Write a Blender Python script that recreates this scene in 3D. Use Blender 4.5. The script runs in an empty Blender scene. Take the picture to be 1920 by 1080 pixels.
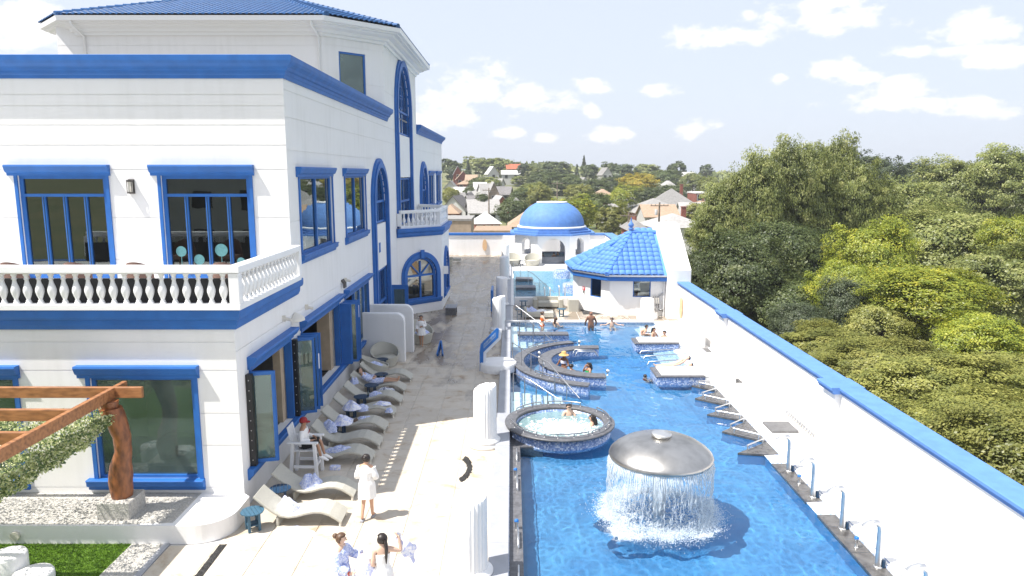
import bpy, bmesh, math, random
import numpy as np
from mathutils import Vector, Matrix, noise
R = math.radians
PI = math.pi
scene = bpy.context.scene
col = scene.collection

# ---------------------------------------------------------------- camera
PITCH = math.atan(215 / 1350)
CAMH = 8.6
cd = bpy.data.cameras.new('camera')
cd.sensor_width = 36.0
cd.lens = 1350 / 1920 * 36.0
cd.clip_start = 0.1
cd.clip_end = 9000
cam = bpy.data.objects.new('camera', cd)
cam.location = (0, 0, CAMH)
cam.rotation_euler = (PI / 2 - PITCH, 0, 0)
col.objects.link(cam)
scene.camera = cam

# ---------------------------------------------------------------- sun, sky, exposure
SHADOW = Vector((0.53, 0.22, -1.0)).normalized()       # the way the sunlight travels
sl = bpy.data.lights.new('sun', 'SUN')
sl.energy = 3.6
sl.angle = R(0.5)
sl.color = (1.0, 0.955, 0.89)
so = bpy.data.objects.new('sun', sl)
so.rotation_euler = SHADOW.to_track_quat('-Z', 'Y').to_euler()
so.location = (-30, -12, 60)
col.objects.link(so)
scene.view_settings.view_transform = 'Standard'
scene.view_settings.look = 'None'
scene.view_settings.gamma = 1.0
scene.view_settings.use_curve_mapping = False
scene.view_settings.exposure = 1.2

world = bpy.data.worlds.new('World')
scene.world = world
world.use_nodes = True


def build_sky():
    nt = world.node_tree
    N, L = nt.nodes, nt.links
    N.clear()
    def mth(op, a, b=None, clamp=False):
        n = N.new('ShaderNodeMath'); n.operation = op; n.use_clamp = clamp
        for i, v in enumerate((a, b)):
            if v is None: continue
            if isinstance(v, (int, float)): n.inputs[i].default_value = v
            else: L.new(v, n.inputs[i])
        return n.outputs[0]
    out = N.new('ShaderNodeOutputWorld')
    bg = N.new('ShaderNodeBackground')
    bg.inputs['Strength'].default_value = 0.15
    sky = N.new('ShaderNodeTexSky')
    sky.sky_type = 'NISHITA'
    sky.sun_disc = False
    sky.sun_elevation = math.asin(-SHADOW.z)
    sky.sun_rotation = math.atan2(-SHADOW.x, -SHADOW.y)
    sky.air_density = 1.0
    sky.dust_density = 2.2
    sky.ozone_density = 1.0
    tc = N.new('ShaderNodeTexCoord')
    sep = N.new('ShaderNodeSeparateXYZ')
    L.new(tc.outputs['Generated'], sep.inputs[0])
    az = mth('ARCTAN2', sep.outputs[0], sep.outputs[1])
    el = mth('ARCSINE', sep.outputs[2])
    uv = N.new('ShaderNodeCombineXYZ')
    L.new(az, uv.inputs[0]); L.new(el, uv.inputs[1])
    # billows of the clouds, in angle
    nz = N.new('ShaderNodeTexNoise')
    nz.inputs['Scale'].default_value = 15.0
    nz.inputs['Detail'].default_value = 8.0
    nz.inputs['Roughness'].default_value = 0.62
    st = N.new('ShaderNodeMapping'); st.inputs['Scale'].default_value = (1.0, 1.7, 1.0)
    L.new(uv.outputs[0], st.inputs[0]); L.new(st.outputs[0], nz.inputs['Vector'])
    # cumulus seen in the photograph: pixel centre, half width, half height
    spots = [(905, 160, 62, 40), (990, 185, 80, 30), (850, 222, 62, 32), (1115, 165, 30, 14), (1230, 168, 42, 13),
             (1110, 210, 18, 15), (1030, 256, 30, 12), (950, 250, 34, 12), (1135, 256, 48, 14), (1305, 242, 36, 17),
             (1380, 66, 100, 20), (1440, 45, 42, 26), (1405, 30, 24, 18), (1575, 36, 80, 30), (1570, 5, 60, 14), (1565, 128, 72, 28), (1600, 145, 55, 14),
             (1820, 52, 90, 34), (1715, 100, 95, 15), (1890, 106, 60, 22), (1715, 164, 75, 28), (1700, 196, 130, 18), (1465, 147, 22, 10), (1840, 200, 70, 16),
             (800, 215, 46, 44), (30, 45, 110, 48), (-60, 70, 120, 70), (640, -60, 90, 40), (2020, 60, 90, 40), (2090, 180, 90, 30), (-220, 150, 130, 60), (2300, 110, 110, 45)]
    acc = None
    for (px, py, w, h) in spots:
        w, h = w * 1.12, h * 1.15
        def ang(x, y):
            a, b = (x - 960) / 1350, -(y - 540) / 1350
            c, s = math.cos(PITCH), math.sin(PITCH)
            v = Vector((a, c + b * s, -s + b * c)).normalized()
            return math.atan2(v.x, v.y), math.asin(v.z)
        a0, e0 = ang(px, py)
        a1, _ = ang(px + w, py); _, e1 = ang(px, py - h)
        sb = N.new('ShaderNodeVectorMath'); sb.operation = 'SUBTRACT'; sb.inputs[1].default_value = (a0, e0, 0)
        L.new(uv.outputs[0], sb.inputs[0])
        ml = N.new('ShaderNodeVectorMath'); ml.operation = 'MULTIPLY'; ml.inputs[1].default_value = (1 / (a1 - a0), 1 / (e1 - e0), 0)
        L.new(sb.outputs[0], ml.inputs[0])
        ln = N.new('ShaderNodeVectorMath'); ln.operation = 'LENGTH'
        L.new(ml.outputs[0], ln.inputs[0])
        d = mth('SUBTRACT', 1.25, ln.outputs['Value'])
        acc = d if acc is None else mth('MAXIMUM', acc, d)
    # scattered cloud field for the rest of the sky, thinner overhead
    pl = N.new('ShaderNodeVectorMath'); pl.operation = 'SCALE'
    L.new(tc.outputs['Generated'], pl.inputs[0])
    L.new(mth('DIVIDE', 1.0, mth('ADD', mth('MAXIMUM', sep.outputs[2], 0.0), 0.22)), pl.inputs['Scale'])
    n2 = N.new('ShaderNodeTexNoise'); n2.inputs['Scale'].default_value = 1.3; n2.inputs['Detail'].default_value = 6.0
    L.new(pl.outputs[0], n2.inputs['Vector'])
    field = mth('MULTIPLY', mth('SUBTRACT', n2.outputs['Fac'], 0.62), 5.0)
    # the field starts above the elevations the placed clouds cover
    up = mth('MULTIPLY', mth('SUBTRACT', el, 0.30), 6.0, True)
    field = mth('ADD', mth('MULTIPLY', field, up), mth('MULTIPLY', mth('SUBTRACT', 1.0, up), -2.0))
    acc = mth('MAXIMUM', mth('MAXIMUM', acc, field), -1.2)
    dens = mth('ADD', mth('MULTIPLY', acc, 0.62), mth('MULTIPLY', mth('SUBTRACT', nz.outputs['Fac'], 0.5), 2.7))
    mr = N.new('ShaderNodeMapRange'); mr.interpolation_type = 'SMOOTHSTEP'
    mr.inputs['From Min'].default_value = 0.12; mr.inputs['From Max'].default_value = 0.62
    L.new(dens, mr.inputs['Value'])
    mix = N.new('ShaderNodeMix'); mix.data_type = 'RGBA'
    L.new(mth('MULTIPLY', mr.outputs['Result'], 0.90), mix.inputs['Factor'])
    tint = N.new('ShaderNodeMix'); tint.data_type = 'RGBA'; tint.blend_type = 'MIX'
    tint.inputs['Factor'].default_value = SKY_VEIL
    tint.inputs[7].default_value = (SKY_MIST[0], SKY_MIST[1], SKY_MIST[2], 1)
    L.new(sky.outputs[0], tint.inputs[6])
    L.new(tint.outputs[2], mix.inputs[6])
    mix.inputs[7].default_value = (3.5, 3.45, 3.40, 1)
    L.new(mix.outputs[2], bg.inputs['Color'])
    L.new(bg.outputs[0], out.inputs['Surface'])


SKY_VEIL = 0.90                      # thin high haze that whitens the whole sky
SKY_MIST = (2.28, 2.46, 2.84)
build_sky()

# ---------------------------------------------------------------- helpers
ORG = {}                             # world origin of every object that has children


def setp(o, label=None, cat=None, group=None, kind=None):
    if label: o['label'] = label
    if cat: o['category'] = cat
    if group: o['group'] = group
    if kind: o['kind'] = kind
    return o


def thing(name, label, cat, loc=(0, 0, 0), group=None, kind=None):
    o = bpy.data.objects.new(name, None)
    o.empty_display_size = 0.2
    o.location = loc
    col.objects.link(o)
    ORG[o.name] = Vector(loc)
    return setp(o, label, cat, group, kind)


class MB:
    """Collects faces; build() links them as one mesh object."""
    def __init__(s):
        s.v, s.f, s.m, s.sm = [], [], [], []

    def add(s, vs, fs, mi=0, smooth=False):
        b = len(s.v)
        s.v.extend([tuple(v) for v in vs])
        for f in fs:
            s.f.append(tuple(i + b for i in f)); s.m.append(mi); s.sm.append(smooth)
        return s

    def box(s, x0, x1, y0, y1, z0, z1, mi=0):
        return s.add([(x0, y0, z0), (x1, y0, z0), (x1, y1, z0), (x0, y1, z0), (x0, y0, z1), (x1, y0, z1), (x1, y1, z1), (x0, y1, z1)],
                     [(3, 2, 1, 0), (4, 5, 6, 7), (0, 1, 5, 4), (1, 2, 6, 5), (2, 3, 7, 6), (3, 0, 4, 7)], mi)

    def bbox(s, x0, x1, y0, y1, z0, z1, b=0.01, mi=0):
        """box with chamfered vertical and top edges"""
        r0 = [(x0 + b, y0), (x1 - b, y0), (x1, y0 + b), (x1, y1 - b), (x1 - b, y1), (x0 + b, y1), (x0, y1 - b), (x0, y0 + b)]
        cx, cy = (x0 + x1) / 2, (y0 + y1) / 2
        r1 = [(x + (b if x < cx else -b) * .7, y + (b if y < cy else -b) * .7) for x, y in r0]
        vs = [(x, y, z0) for x, y in r0] + [(x, y, z1 - b) for x, y in r0] + [(x, y, z1) for x, y in r1]
        fs = [tuple(range(7, -1, -1)), tuple(range(16, 24))]
        for k in (0, 8):
            fs += [(k + i, k + (i + 1) % 8, k + 8 + (i + 1) % 8, k + 8 + i) for i in range(8)]
        return s.add(vs, fs, mi)

    def obar(s, p, q, w, h, up=(0, 0, 1), mi=0):
        """square bar from p to q"""
        p, q = Vector(p), Vector(q)
        d = (q - p).normalized()
        u = Vector(up)
        if abs(d.dot(u)) > .98: u = Vector((1, 0, 0))
        a = d.cross(u).normalized() * w / 2
        b = a.cross(d).normalized() * h / 2
        vs = [p - a - b, p + a - b, p + a + b, p - a + b, q - a - b, q + a - b, q + a + b, q - a + b]
        return s.add(vs, [(0, 1, 2, 3), (7, 6, 5, 4), (0, 4, 5, 1), (1, 5, 6, 2), (2, 6, 7, 3), (3, 7, 4, 0)], mi)

    def tube(s, pts, r, n=8, caps=True, mi=0, smooth=True, closed=False):
        pts = [Vector(p) for p in pts]
        rs = r if isinstance(r, (list, tuple)) else [r] * len(pts)
        m = len(pts)
        rings = []
        up = None
        for i, p in enumerate(pts):
            if closed: d = pts[(i + 1) % m] - pts[i - 1]
            else: d = pts[min(i + 1, m - 1)] - pts[max(i - 1, 0)]
            d = d.normalized() if d.length > 1e-9 else Vector((0, 0, 1))
            if up is None: up = Vector((0, 0, 1)) if abs(d.z) < .9 else Vector((1, 0, 0))
            a = d.cross(up)
            if a.length < 1e-4: a = d.cross(Vector((0, 1, 0.1)))
            a.normalize(); b = a.cross(d).normalized(); up = b
            rr = rs[i]
            rx, ry = rr if isinstance(rr, tuple) else (rr, rr)
            rings.append([p + a * rx * math.cos(2 * PI * k / n) + b * ry * math.sin(2 * PI * k / n) for k in range(n)])
        return s.loft(rings, caps and not closed, mi, smooth, wrap=closed)

    def loft(s, rings, caps=True, mi=0, smooth=True, wrap=False):
        n = len(rings[0]); vs = [v for r in rings for v in r]
        fs = []
        m = len(rings)
        for i in range(m if wrap else m - 1):
            j = (i + 1) % m
            fs += [(i * n + k, i * n + (k + 1) % n, j * n + (k + 1) % n, j * n + k) for k in range(n)]
        s.add(vs, fs, mi, smooth)
        if caps and not wrap:
            s.add(rings[0], [tuple(range(n - 1, -1, -1))], mi); s.add(rings[-1], [tuple(range(n))], mi)
        return s

    def lathe(s, prof, c=(0, 0, 0), n=16, mi=0, smooth=True, caps=True, a0=0.0):
        c = Vector(c)
        rings = [[c + Vector((r * math.cos(a0 + 2 * PI * k / n), r * math.sin(a0 + 2 * PI * k / n), z)) for k in range(n)] for r, z in prof]
        return s.loft(rings, caps, mi, smooth)

    def prism(s, poly, z0, z1, mi=0, top=True, bottom=True):
        n = len(poly)
        vs = [(x, y, z0) for x, y in poly] + [(x, y, z1) for x, y in poly]
        fs = [(i, (i + 1) % n, n + (i + 1) % n, n + i) for i in range(n)]
        if bottom: fs.append(tuple(range(n - 1, -1, -1)))
        if top: fs.append(tuple(range(n, 2 * n)))
        return s.add(vs, fs, mi)

    def quad(s, a, b, c, d, mi=0, smooth=False):
        return s.add([a, b, c, d], [(0, 1, 2, 3)], mi, smooth)

    def grid(s, fn, nu, nv, mi=0, smooth=True):
        vs = [fn(i / nu, j / nv) for j in range(nv + 1) for i in range(nu + 1)]
        fs = [(j * (nu + 1) + i, j * (nu + 1) + i + 1, (j + 1) * (nu + 1) + i + 1, (j + 1) * (nu + 1) + i) for j in range(nv) for i in range(nu)]
        return s.add(vs, fs, mi, smooth)

    def sphere(s, c, r, n=8, m=6, mi=0):
        rx, ry, rz = r if isinstance(r, tuple) else (r, r, r)
        c = Vector(c)
        rings = []
        for j in range(m + 1):
            t = -PI / 2 + PI * (j * .98 + .06) / m if 0 < j < m else (-PI / 2 + .12 if j == 0 else PI / 2 - .12)
            rings.append([c + Vector((rx * math.cos(t) * math.cos(2 * PI * k / n), ry * math.cos(t) * math.sin(2 * PI * k / n), rz * math.sin(t))) for k in range(n)])
        return s.loft(rings, True, mi)

    def mesh(s, name, mats, org=(0, 0, 0)):
        me = bpy.data.meshes.new(name)
        ox, oy, oz = org
        me.from_pydata([(x - ox, y - oy, z - oz) for x, y, z in s.v], [], s.f)
        for m in (mats if isinstance(mats, (list, tuple)) else [mats]): me.materials.append(m)
        me.polygons.foreach_set('material_index', s.m)
        me.polygons.foreach_set('use_smooth', s.sm)
        me.update()
        return me

    def build(s, name, mats, parent=None, label=None, cat=None, group=None, kind=None, org=None):
        if org is None:
            if parent is not None: org = ORG[parent.name]
            else:
                a = np.array(s.v); lo, hi = a.min(0), a.max(0)
                org = Vector(((lo[0] + hi[0]) / 2, (lo[1] + hi[1]) / 2, lo[2]))
        org = Vector(org)
        me = s.mesh(name, mats, org)
        return place(me, name, org, parent, label, cat, group, kind)


def place(me, name, loc, parent=None, label=None, cat=None, group=None, kind=None, rot=None, scale=None):
    o = bpy.data.objects.new(name, me)
    col.objects.link(o)
    loc = Vector(loc)
    if parent is not None:
        o.parent = parent
        o.location = loc - ORG[parent.name]
    else: o.location = loc
    ORG[o.name] = loc
    if rot is not None: o.rotation_euler = rot
    if scale is not None: o.scale = scale if isinstance(scale, (tuple, list)) else (scale,) * 3
    return setp(o, label, cat, group, kind)


def copy_tree(o, parent=None):
    c = o.copy(); col.objects.link(c)
    if parent is not None: c.parent = parent
    for ch in list(o.children): copy_tree(ch, c)
    return c


class Fr:
    """A wall's own frame: u along the wall, z up, d outwards."""
    def __init__(s, o, u, n):
        s.o, s.u, s.n = Vector(o), Vector(u).normalized(), Vector(n).normalized()

    def p(s, u, z, d=0.0):
        v = s.o + s.u * u + s.n * d
        return Vector((v.x, v.y, v.z + z))

    def box(s, mb, u0, u1, z0, z1, d0, d1, mi=0):
        vs = [s.p(u, z, d) for z in (z0, z1) for (u, d) in ((u0, d0), (u1, d0), (u1, d1), (u0, d1))]
        return mb.add(vs, [(3, 2, 1, 0), (4, 5, 6, 7), (0, 1, 5, 4), (1, 2, 6, 5), (2, 3, 7, 6), (3, 0, 4, 7)], mi)

    def prof(s, mb, u0, u1, pts, mi=0):
        """a moulding: profile (d, z) run from u0 to u1"""
        n = len(pts)
        vs = [s.p(u0, z, d) for d, z in pts] + [s.p(u1, z, d) for d, z in pts]
        fs = [(i, (i + 1) % n, n + (i + 1) % n, n + i) for i in range(n)] + [tuple(range(n - 1, -1, -1)), tuple(range(n, 2 * n))]
        return mb.add(vs, fs, mi)

    def wall(s, mb, u0, u1, z0, z1, holes=(), arches=(), grooves=(), dep=.3, gin=.018, mi=0):
        """wall face with openings, their reveals and recessed joints. arches: (uc, half width, z0, spring z)"""
        hs = list(holes) + [(uc - hw, uc + hw, a0, zs + hw * rat) for uc, hw, a0, zs, rat in arches]
        us = sorted({u0, u1, *[h[0] for h in hs], *[h[1] for h in hs]})
        zs_ = {z0, z1, *[h[2] for h in hs], *[h[3] for h in hs]}
        gr = []
        for g in grooves:
            if z0 + .06 < g < z1 - .06 and all(abs(g - z) > .05 for z in zs_): gr.append((g - .016, g + .016))
        for a, b in gr: zs_ |= {a, b}
        zs_ = sorted(z for z in zs_ if z0 - 1e-6 <= z <= z1 + 1e-6)
        us = [u for u in us if u0 - 1e-6 <= u <= u1 + 1e-6]
        for i in range(len(us) - 1):
            for j in range(len(zs_) - 1):
                a, b, c, e = us[i], us[i + 1], zs_[j], zs_[j + 1]
                mu, mz = (a + b) / 2, (c + e) / 2
                if any(h[0] < mu < h[1] and h[2] < mz < h[3] for h in hs): continue
                ing = any(x < mz < y for x, y in gr)
                d = -gin if ing else 0
                mb.quad(s.p(a, c, d), s.p(b, c, d), s.p(b, e, d), s.p(a, e, d), mi)
                if ing:
                    mb.quad(s.p(a, c, 0), s.p(b, c, 0), s.p(b, c, d), s.p(a, c, d), mi)
                    mb.quad(s.p(a, e, d), s.p(b, e, d), s.p(b, e, 0), s.p(a, e, 0), mi)
        for h in holes:
            a, b, c, e = h
            for (p, q) in (((a, c), (b, c)), ((b, c), (b, e)), ((b, e), (a, e)), ((a, e), (a, c))):
                mb.quad(s.p(p[0], p[1], 0), s.p(q[0], q[1], 0), s.p(q[0], q[1], -dep), s.p(p[0], p[1], -dep), mi)
        for uc, hw, a0, zs, rat in arches:
            n = 14; zt = zs + hw * rat
            arc = [(uc - hw * math.cos(PI * k / n), zs + hw * rat * math.sin(PI * k / n)) for k in range(n + 1)]
            for k in range(n):
                (a, b), (c, e) = arc[k], arc[k + 1]
                mb.quad(s.p(a, b), s.p(c, e), s.p(c, zt), s.p(a, zt), mi)
            path = [(uc - hw, a0)] + arc + [(uc + hw, a0), (uc - hw, a0)]
            for k in range(len(path) - 1):
                p, q = path[k], path[k + 1]
                mb.quad(s.p(*p, 0), s.p(*q, 0), s.p(*q, -dep), s.p(*p, -dep), mi)
        return mb

    def band(s, mb, path, w, d0, d1, mi=0, closed=False, smooth=False):
        """a flat moulding of width w that follows a (u, z) path on its outer (left) side"""
        m = len(path)
        off = []
        for i in range(m):
            def nrm(p, q):
                t = Vector((q[0] - p[0], q[1] - p[1])).normalized(); return Vector((-t.y, t.x))
            a = nrm(path[i - 1], path[i]) if (i > 0 or closed) else None
            b = nrm(path[i], path[(i + 1) % m]) if (i < m - 1 or closed) else None
            if a is None: nn = b
            elif b is None: nn = a
            else:
                nn = (a + b).normalized(); nn = nn / max(.35, nn.dot(a))
            off.append((path[i][0] + nn.x * w, path[i][1] + nn.y * w))
        for i in range(m if closed else m - 1):
            j = (i + 1) % m
            a, b, c, e = path[i], path[j], off[j], off[i]
            f = lambda q, d: s.p(q[0], q[1], d)
            mb.quad(f(a, d1), f(b, d1), f(c, d1), f(e, d1), mi)
            mb.quad(f(e, d0), f(c, d0), f(c, d1), f(e, d1), mi)
            mb.quad(f(a, d0), f(b, d0), f(b, d1), f(a, d1), mi)
        if not closed:
            for i in (0, m - 1):
                a, e = path[i], off[i]
                mb.quad(s.p(*a, d0), s.p(*e, d0), s.p(*e, d1), s.p(*a, d1), mi)
        return mb

    def pane(s, mb, u0, u1, z0, z1, d, t=.012, mi=0):
        return s.box(mb, u0, u1, z0, z1, d - t, d, mi)


def arcpath(uc, hw, z0, zs, rat=1.0, n=18):
    """jamb, arc, jamb - clockwise so that band() grows outwards"""
    return [(uc - hw, z0)] + [(uc - hw * math.cos(PI * k / n), zs + hw * rat * math.sin(PI * k / n)) for k in range(n + 1)] + [(uc + hw, z0)]


def sweep(mb, path, prof, side=1, mi=0, closed=False, caps=True):
    """moulding profile (offset outwards, z) along a plan path with mitred corners"""
    m = len(path); rings = []
    P = [Vector((p[0], p[1])) for p in path]
    for i in range(m):
        def nrm(p, q):
            t = (q - p).normalized(); return Vector((t.y, -t.x)) * side
        a = nrm(P[i - 1], P[i]) if (i > 0 or closed) else None
        b = nrm(P[i], P[(i + 1) % m]) if (i < m - 1 or closed) else None
        if a is None: nn = b
        elif b is None: nn = a
        else:
            nn = (a + b).normalized(); nn = nn / max(.3, nn.dot(a))
        rings.append([(P[i].x + nn.x * d, P[i].y + nn.y * d, z) for d, z in prof])
    return mb.loft(rings, caps and not closed, mi, False, wrap=closed)


def fast_mesh(name, verts, quads, mats, midx=None, smooth=False):
    me = bpy.data.meshes.new(name)
    nv, nq = len(verts), len(quads)
    k = quads.shape[1]
    me.vertices.add(nv); me.vertices.foreach_set('co', np.asarray(verts, dtype=np.float32).ravel())
    me.loops.add(nq * k); me.loops.foreach_set('vertex_index', np.asarray(quads, dtype=np.int32).ravel())
    me.polygons.add(nq)
    me.polygons.foreach_set('loop_start', np.arange(0, nq * k, k, dtype=np.int32))
    for m in (mats if isinstance(mats, (list, tuple)) else [mats]): me.materials.append(m)
    if midx is not None: me.polygons.foreach_set('material_index', np.asarray(midx, dtype=np.int32))
    if smooth: me.polygons.foreach_set('use_smooth', np.ones(nq, dtype=bool))
    me.update(calc_edges=True)
    return me


# ---------------------------------------------------------------- materials
M = {}


def mat(name, colr, rough=.6, var=.0, vscale=3.0, col2=None, bump=0.0, bscale=20.0, metal=0.0, spec=.5, detail=4.0, ramp=(.35, .65), stretch=None, trans=None, objvar=0.0):
    m = bpy.data.materials.new(name); m.use_nodes = True
    nt = m.node_tree; N, L = nt.nodes, nt.links
    b = N['Principled BSDF']
    b.inputs['Base Color'].default_value = (*colr, 1)
    b.inputs['Roughness'].default_value = rough
    b.inputs['Metallic'].default_value = metal
    b.inputs['Specular IOR Level'].default_value = spec
    co = N.new('ShaderNodeTexCoord')
    vec = co.outputs['Object']
    if stretch:
        mp = N.new('ShaderNodeMapping'); mp.inputs['Scale'].default_value = stretch
        L.new(vec, mp.inputs[0]); vec = mp.outputs[0]
    cur = None
    if col2 is not None or var:
        c2 = col2 if col2 is not None else tuple(max(0, c * (1 - var)) for c in colr)
        n = N.new('ShaderNodeTexNoise'); n.inputs['Scale'].default_value = vscale; n.inputs['Detail'].default_value = detail
        L.new(vec, n.inputs['Vector'])
        r = N.new('ShaderNodeValToRGB')
        r.color_ramp.elements[0].position = ramp[0]; r.color_ramp.elements[1].position = ramp[1]
        r.color_ramp.elements[0].color = (*c2, 1); r.color_ramp.elements[1].color = (*colr, 1)
        L.new(n.outputs['Fac'], r.inputs[0]); cur = r.outputs[0]
    if objvar:
        oi = N.new('ShaderNodeObjectInfo')
        hv = N.new('ShaderNodeHueSaturation')
        mr = N.new('ShaderNodeMapRange'); mr.inputs['To Min'].default_value = 1 - objvar; mr.inputs['To Max'].default_value = 1 + objvar
        L.new(oi.outputs['Random'], mr.inputs['Value']); L.new(mr.outputs[0], hv.inputs['Value'])
        if cur is not None: L.new(cur, hv.inputs['Color'])
        else: hv.inputs['Color'].default_value = (*colr, 1)
        cur = hv.outputs[0]
    if cur is not None: L.new(cur, b.inputs['Base Color'])
    if bump:
        n = N.new('ShaderNodeTexNoise'); n.inputs['Scale'].default_value = bscale; n.inputs['Detail'].default_value = 5
        L.new(vec, n.inputs['Vector'])
        bp = N.new('ShaderNodeBump'); bp.inputs['Strength'].default_value = bump; bp.inputs['Distance'].default_value = .02
        L.new(n.outputs['Fac'], bp.inputs['Height']); L.new(bp.outputs[0], b.inputs['Normal'])
    M[name] = m
    return m


def stucco(name, colr, dirt):
    """painted render: faint streaks and patches, fine grain"""
    m = mat(name, colr, .75, bump=.25, bscale=60, spec=.3)
    nt = m.node_tree; N, L = nt.nodes, nt.links
    b = N['Principled BSDF']; co = [n for n in N if n.type == 'TEX_COORD'][0]
    mp = N.new('ShaderNodeMapping'); mp.inputs['Scale'].default_value = (1.6, 1.6, .18)
    L.new(co.outputs['Object'], mp.inputs[0])
    n1 = N.new('ShaderNodeTexNoise'); n1.inputs['Scale'].default_value = 2.2; n1.inputs['Detail'].default_value = 6
    L.new(mp.outputs[0], n1.inputs['Vector'])
    n2 = N.new('ShaderNodeTexNoise'); n2.inputs['Scale'].default_value = .55; n2.inputs['Detail'].default_value = 3
    L.new(co.outputs['Object'], n2.inputs['Vector'])
    ml = N.new('ShaderNodeMath'); ml.operation = 'MULTIPLY'
    L.new(n1.outputs['Fac'], ml.inputs[0]); L.new(n2.outputs['Fac'], ml.inputs[1])
    mr = N.new('ShaderNodeMapRange'); mr.inputs['From Min'].default_value = .22; mr.inputs['From Max'].default_value = .45
    L.new(ml.outputs[0], mr.inputs['Value'])
    mx = N.new('ShaderNodeMix'); mx.data_type = 'RGBA'
    mx.inputs[6].default_value = (*colr, 1); mx.inputs[7].default_value = (*dirt, 1)
    L.new(mr.outputs[0], mx.inputs['Factor']); L.new(mx.outputs[2], b.inputs['Base Color'])
    return m


stucco('white', (.82, .81, .80), (.765, .755, .74))
mat('white_gloss', (.80, .80, .80), .35)
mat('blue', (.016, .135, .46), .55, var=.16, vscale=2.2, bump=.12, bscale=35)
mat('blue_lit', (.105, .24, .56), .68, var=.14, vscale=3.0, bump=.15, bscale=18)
mat('blue_tile', (.090, .24, .63), .66, var=.12, vscale=2.5, objvar=.09)
mat('navy_tile', (.018, .10, .28), .42, var=.25, vscale=2.0, bump=.2, bscale=14)
mat('navy', (.012, .045, .10), .5, var=.2, vscale=8)
mat('teal_wood', (.045, .125, .195), .55, var=.2, vscale=12, stretch=(1, 8, 1))
mat('black', (.012, .012, .013), .45)
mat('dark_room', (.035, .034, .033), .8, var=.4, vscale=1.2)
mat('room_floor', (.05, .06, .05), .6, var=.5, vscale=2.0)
mat('tan_jamb', (.46, .36, .25), .7, var=.15, vscale=4)
mat('steel', (.80, .79, .77), .42, metal=1.0, var=.12, vscale=6, bump=.05, bscale=8)
mat('brushed', (.56, .54, .51), .36, metal=1.0, var=.30, vscale=2.2, detail=8, bump=.10, bscale=26)
mat('rail_steel', (.42, .42, .43), .35, metal=.9)
mat('granite', (.135, .135, .145), .4, col2=(.08, .08, .086), vscale=9, detail=8)
mat('granite_wet', (.12, .115, .11), .2, col2=(.06, .056, .054), vscale=5, detail=8)
mat('hatch_grey', (.15, .148, .15), .6, var=.15, vscale=4)
mat('roofing', (.24, .235, .23), .9, var=.2, vscale=1.5)
mat('stone_grey', (.36, .37, .40), .55, var=.12, vscale=3)
mat('deck_white', (.80, .79, .77), .6, var=.05, vscale=1.2)
mat('wicker', (.53, .51, .44), .75, var=.22, vscale=60, bump=.5, bscale=90, spec=.3)
mat('wicker_dark', (.22, .13, .10), .7, var=.3, vscale=50)
mat('orange_wood', (.38, .165, .062), .5, col2=(.19, .078, .027), vscale=2.2, detail=7, stretch=(1.5, 6, 6), ramp=(.3, .6), bump=.1)
mat('log', (.30, .105, .034), .42, col2=(.10, .032, .012), vscale=5, detail=6, stretch=(1.6, 1.6, .7), ramp=(.3, .62), bump=.35, bscale=14)
mat('skin_a', (.56, .33, .22), .5, var=.08, vscale=12)
mat('skin_b', (.25, .12, .07), .5, var=.1, vscale=12)
mat('skin_c', (.64, .43, .32), .5, var=.08, vscale=12)
mat('skin_d', (.42, .23, .14), .5, var=.08, vscale=12)
mat('hair_dark', (.022, .014, .011), .45, var=.3, vscale=30)
mat('hair_brown', (.12, .065, .035), .5, var=.4, vscale=30)
mat('cloth_white', (.82, .81, .80), .85, var=.06, vscale=10)
mat('cloth_black', (.014, .014, .016), .9)
mat('cap_red', (.33, .015, .02), .7, var=.2, vscale=20)
mat('orange_cloth', (.75, .13, .01), .7)
mat('green_cloth', (.02, .38, .11), .6)
mat('red_cloth', (.45, .03, .05), .7)
mat('straw', (.66, .40, .15), .8, var=.25, vscale=40)
mat('paddle_tan', (.72, .48, .27), .6, var=.12, vscale=4)
mat('gravel_white', (.62, .60, .55), .85, var=.2, vscale=6, objvar=.1)
mat('gravel_dark', (.05, .048, .046), .6, var=.5, vscale=9)
mat('bark', (.13, .085, .055), .9, var=.5, vscale=6, stretch=(3, 3, .6), bump=.5, bscale=12)
mat('dry_grass', (.42, .29, .12), .95, col2=(.24, .22, .08), vscale=.6, detail=8)
mat('asphalt', (.055, .055, .058), .9, var=.2, vscale=1.5)
mat('brick_red', (.27, .09, .06), .85, var=.25, vscale=1.5, objvar=.2)
mat('brick_tan', (.42, .33, .25), .85, var=.2, vscale=1.5, objvar=.1)
mat('siding_white', (.58, .57, .55), .7, var=.08, vscale=.8, objvar=.12)
mat('siding_grey', (.46, .46, .46), .75, var=.1, vscale=.8, objvar=.2)
mat('shingle_grey', (.31, .30, .29), .9, var=.22, vscale=2.5, objvar=.25)
mat('shingle_tan', (.35, .25, .175), .9, var=.2, vscale=2.5, objvar=.12)
mat('shingle_dark', (.17, .16, .16), .9, var=.3, vscale=2.5, objvar=.3)
mat('roof_red', (.42, .12, .06), .9, var=.2, vscale=2.5)
mat('pole_wood', (.25, .20, .16), .9, var=.3, vscale=3)
mat('sign_red', (.55, .03, .04), .5)
mat('sign_blue', (.012, .14, .46), .4)
mat('sign_pale', (.35, .45, .60), .4)
mat('teal_disc', (.09, .26, .28), .5, var=.2, vscale=12)
mat('lamp_glass', (.6, .57, .5), .3)
mat('lamp_metal', (.10, .09, .085), .4, metal=.6)
mat('cam_white', (.70, .66, .58), .5)
mat('foam_white', (.86, .90, .90), .6, var=.08, vscale=3.0)


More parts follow.
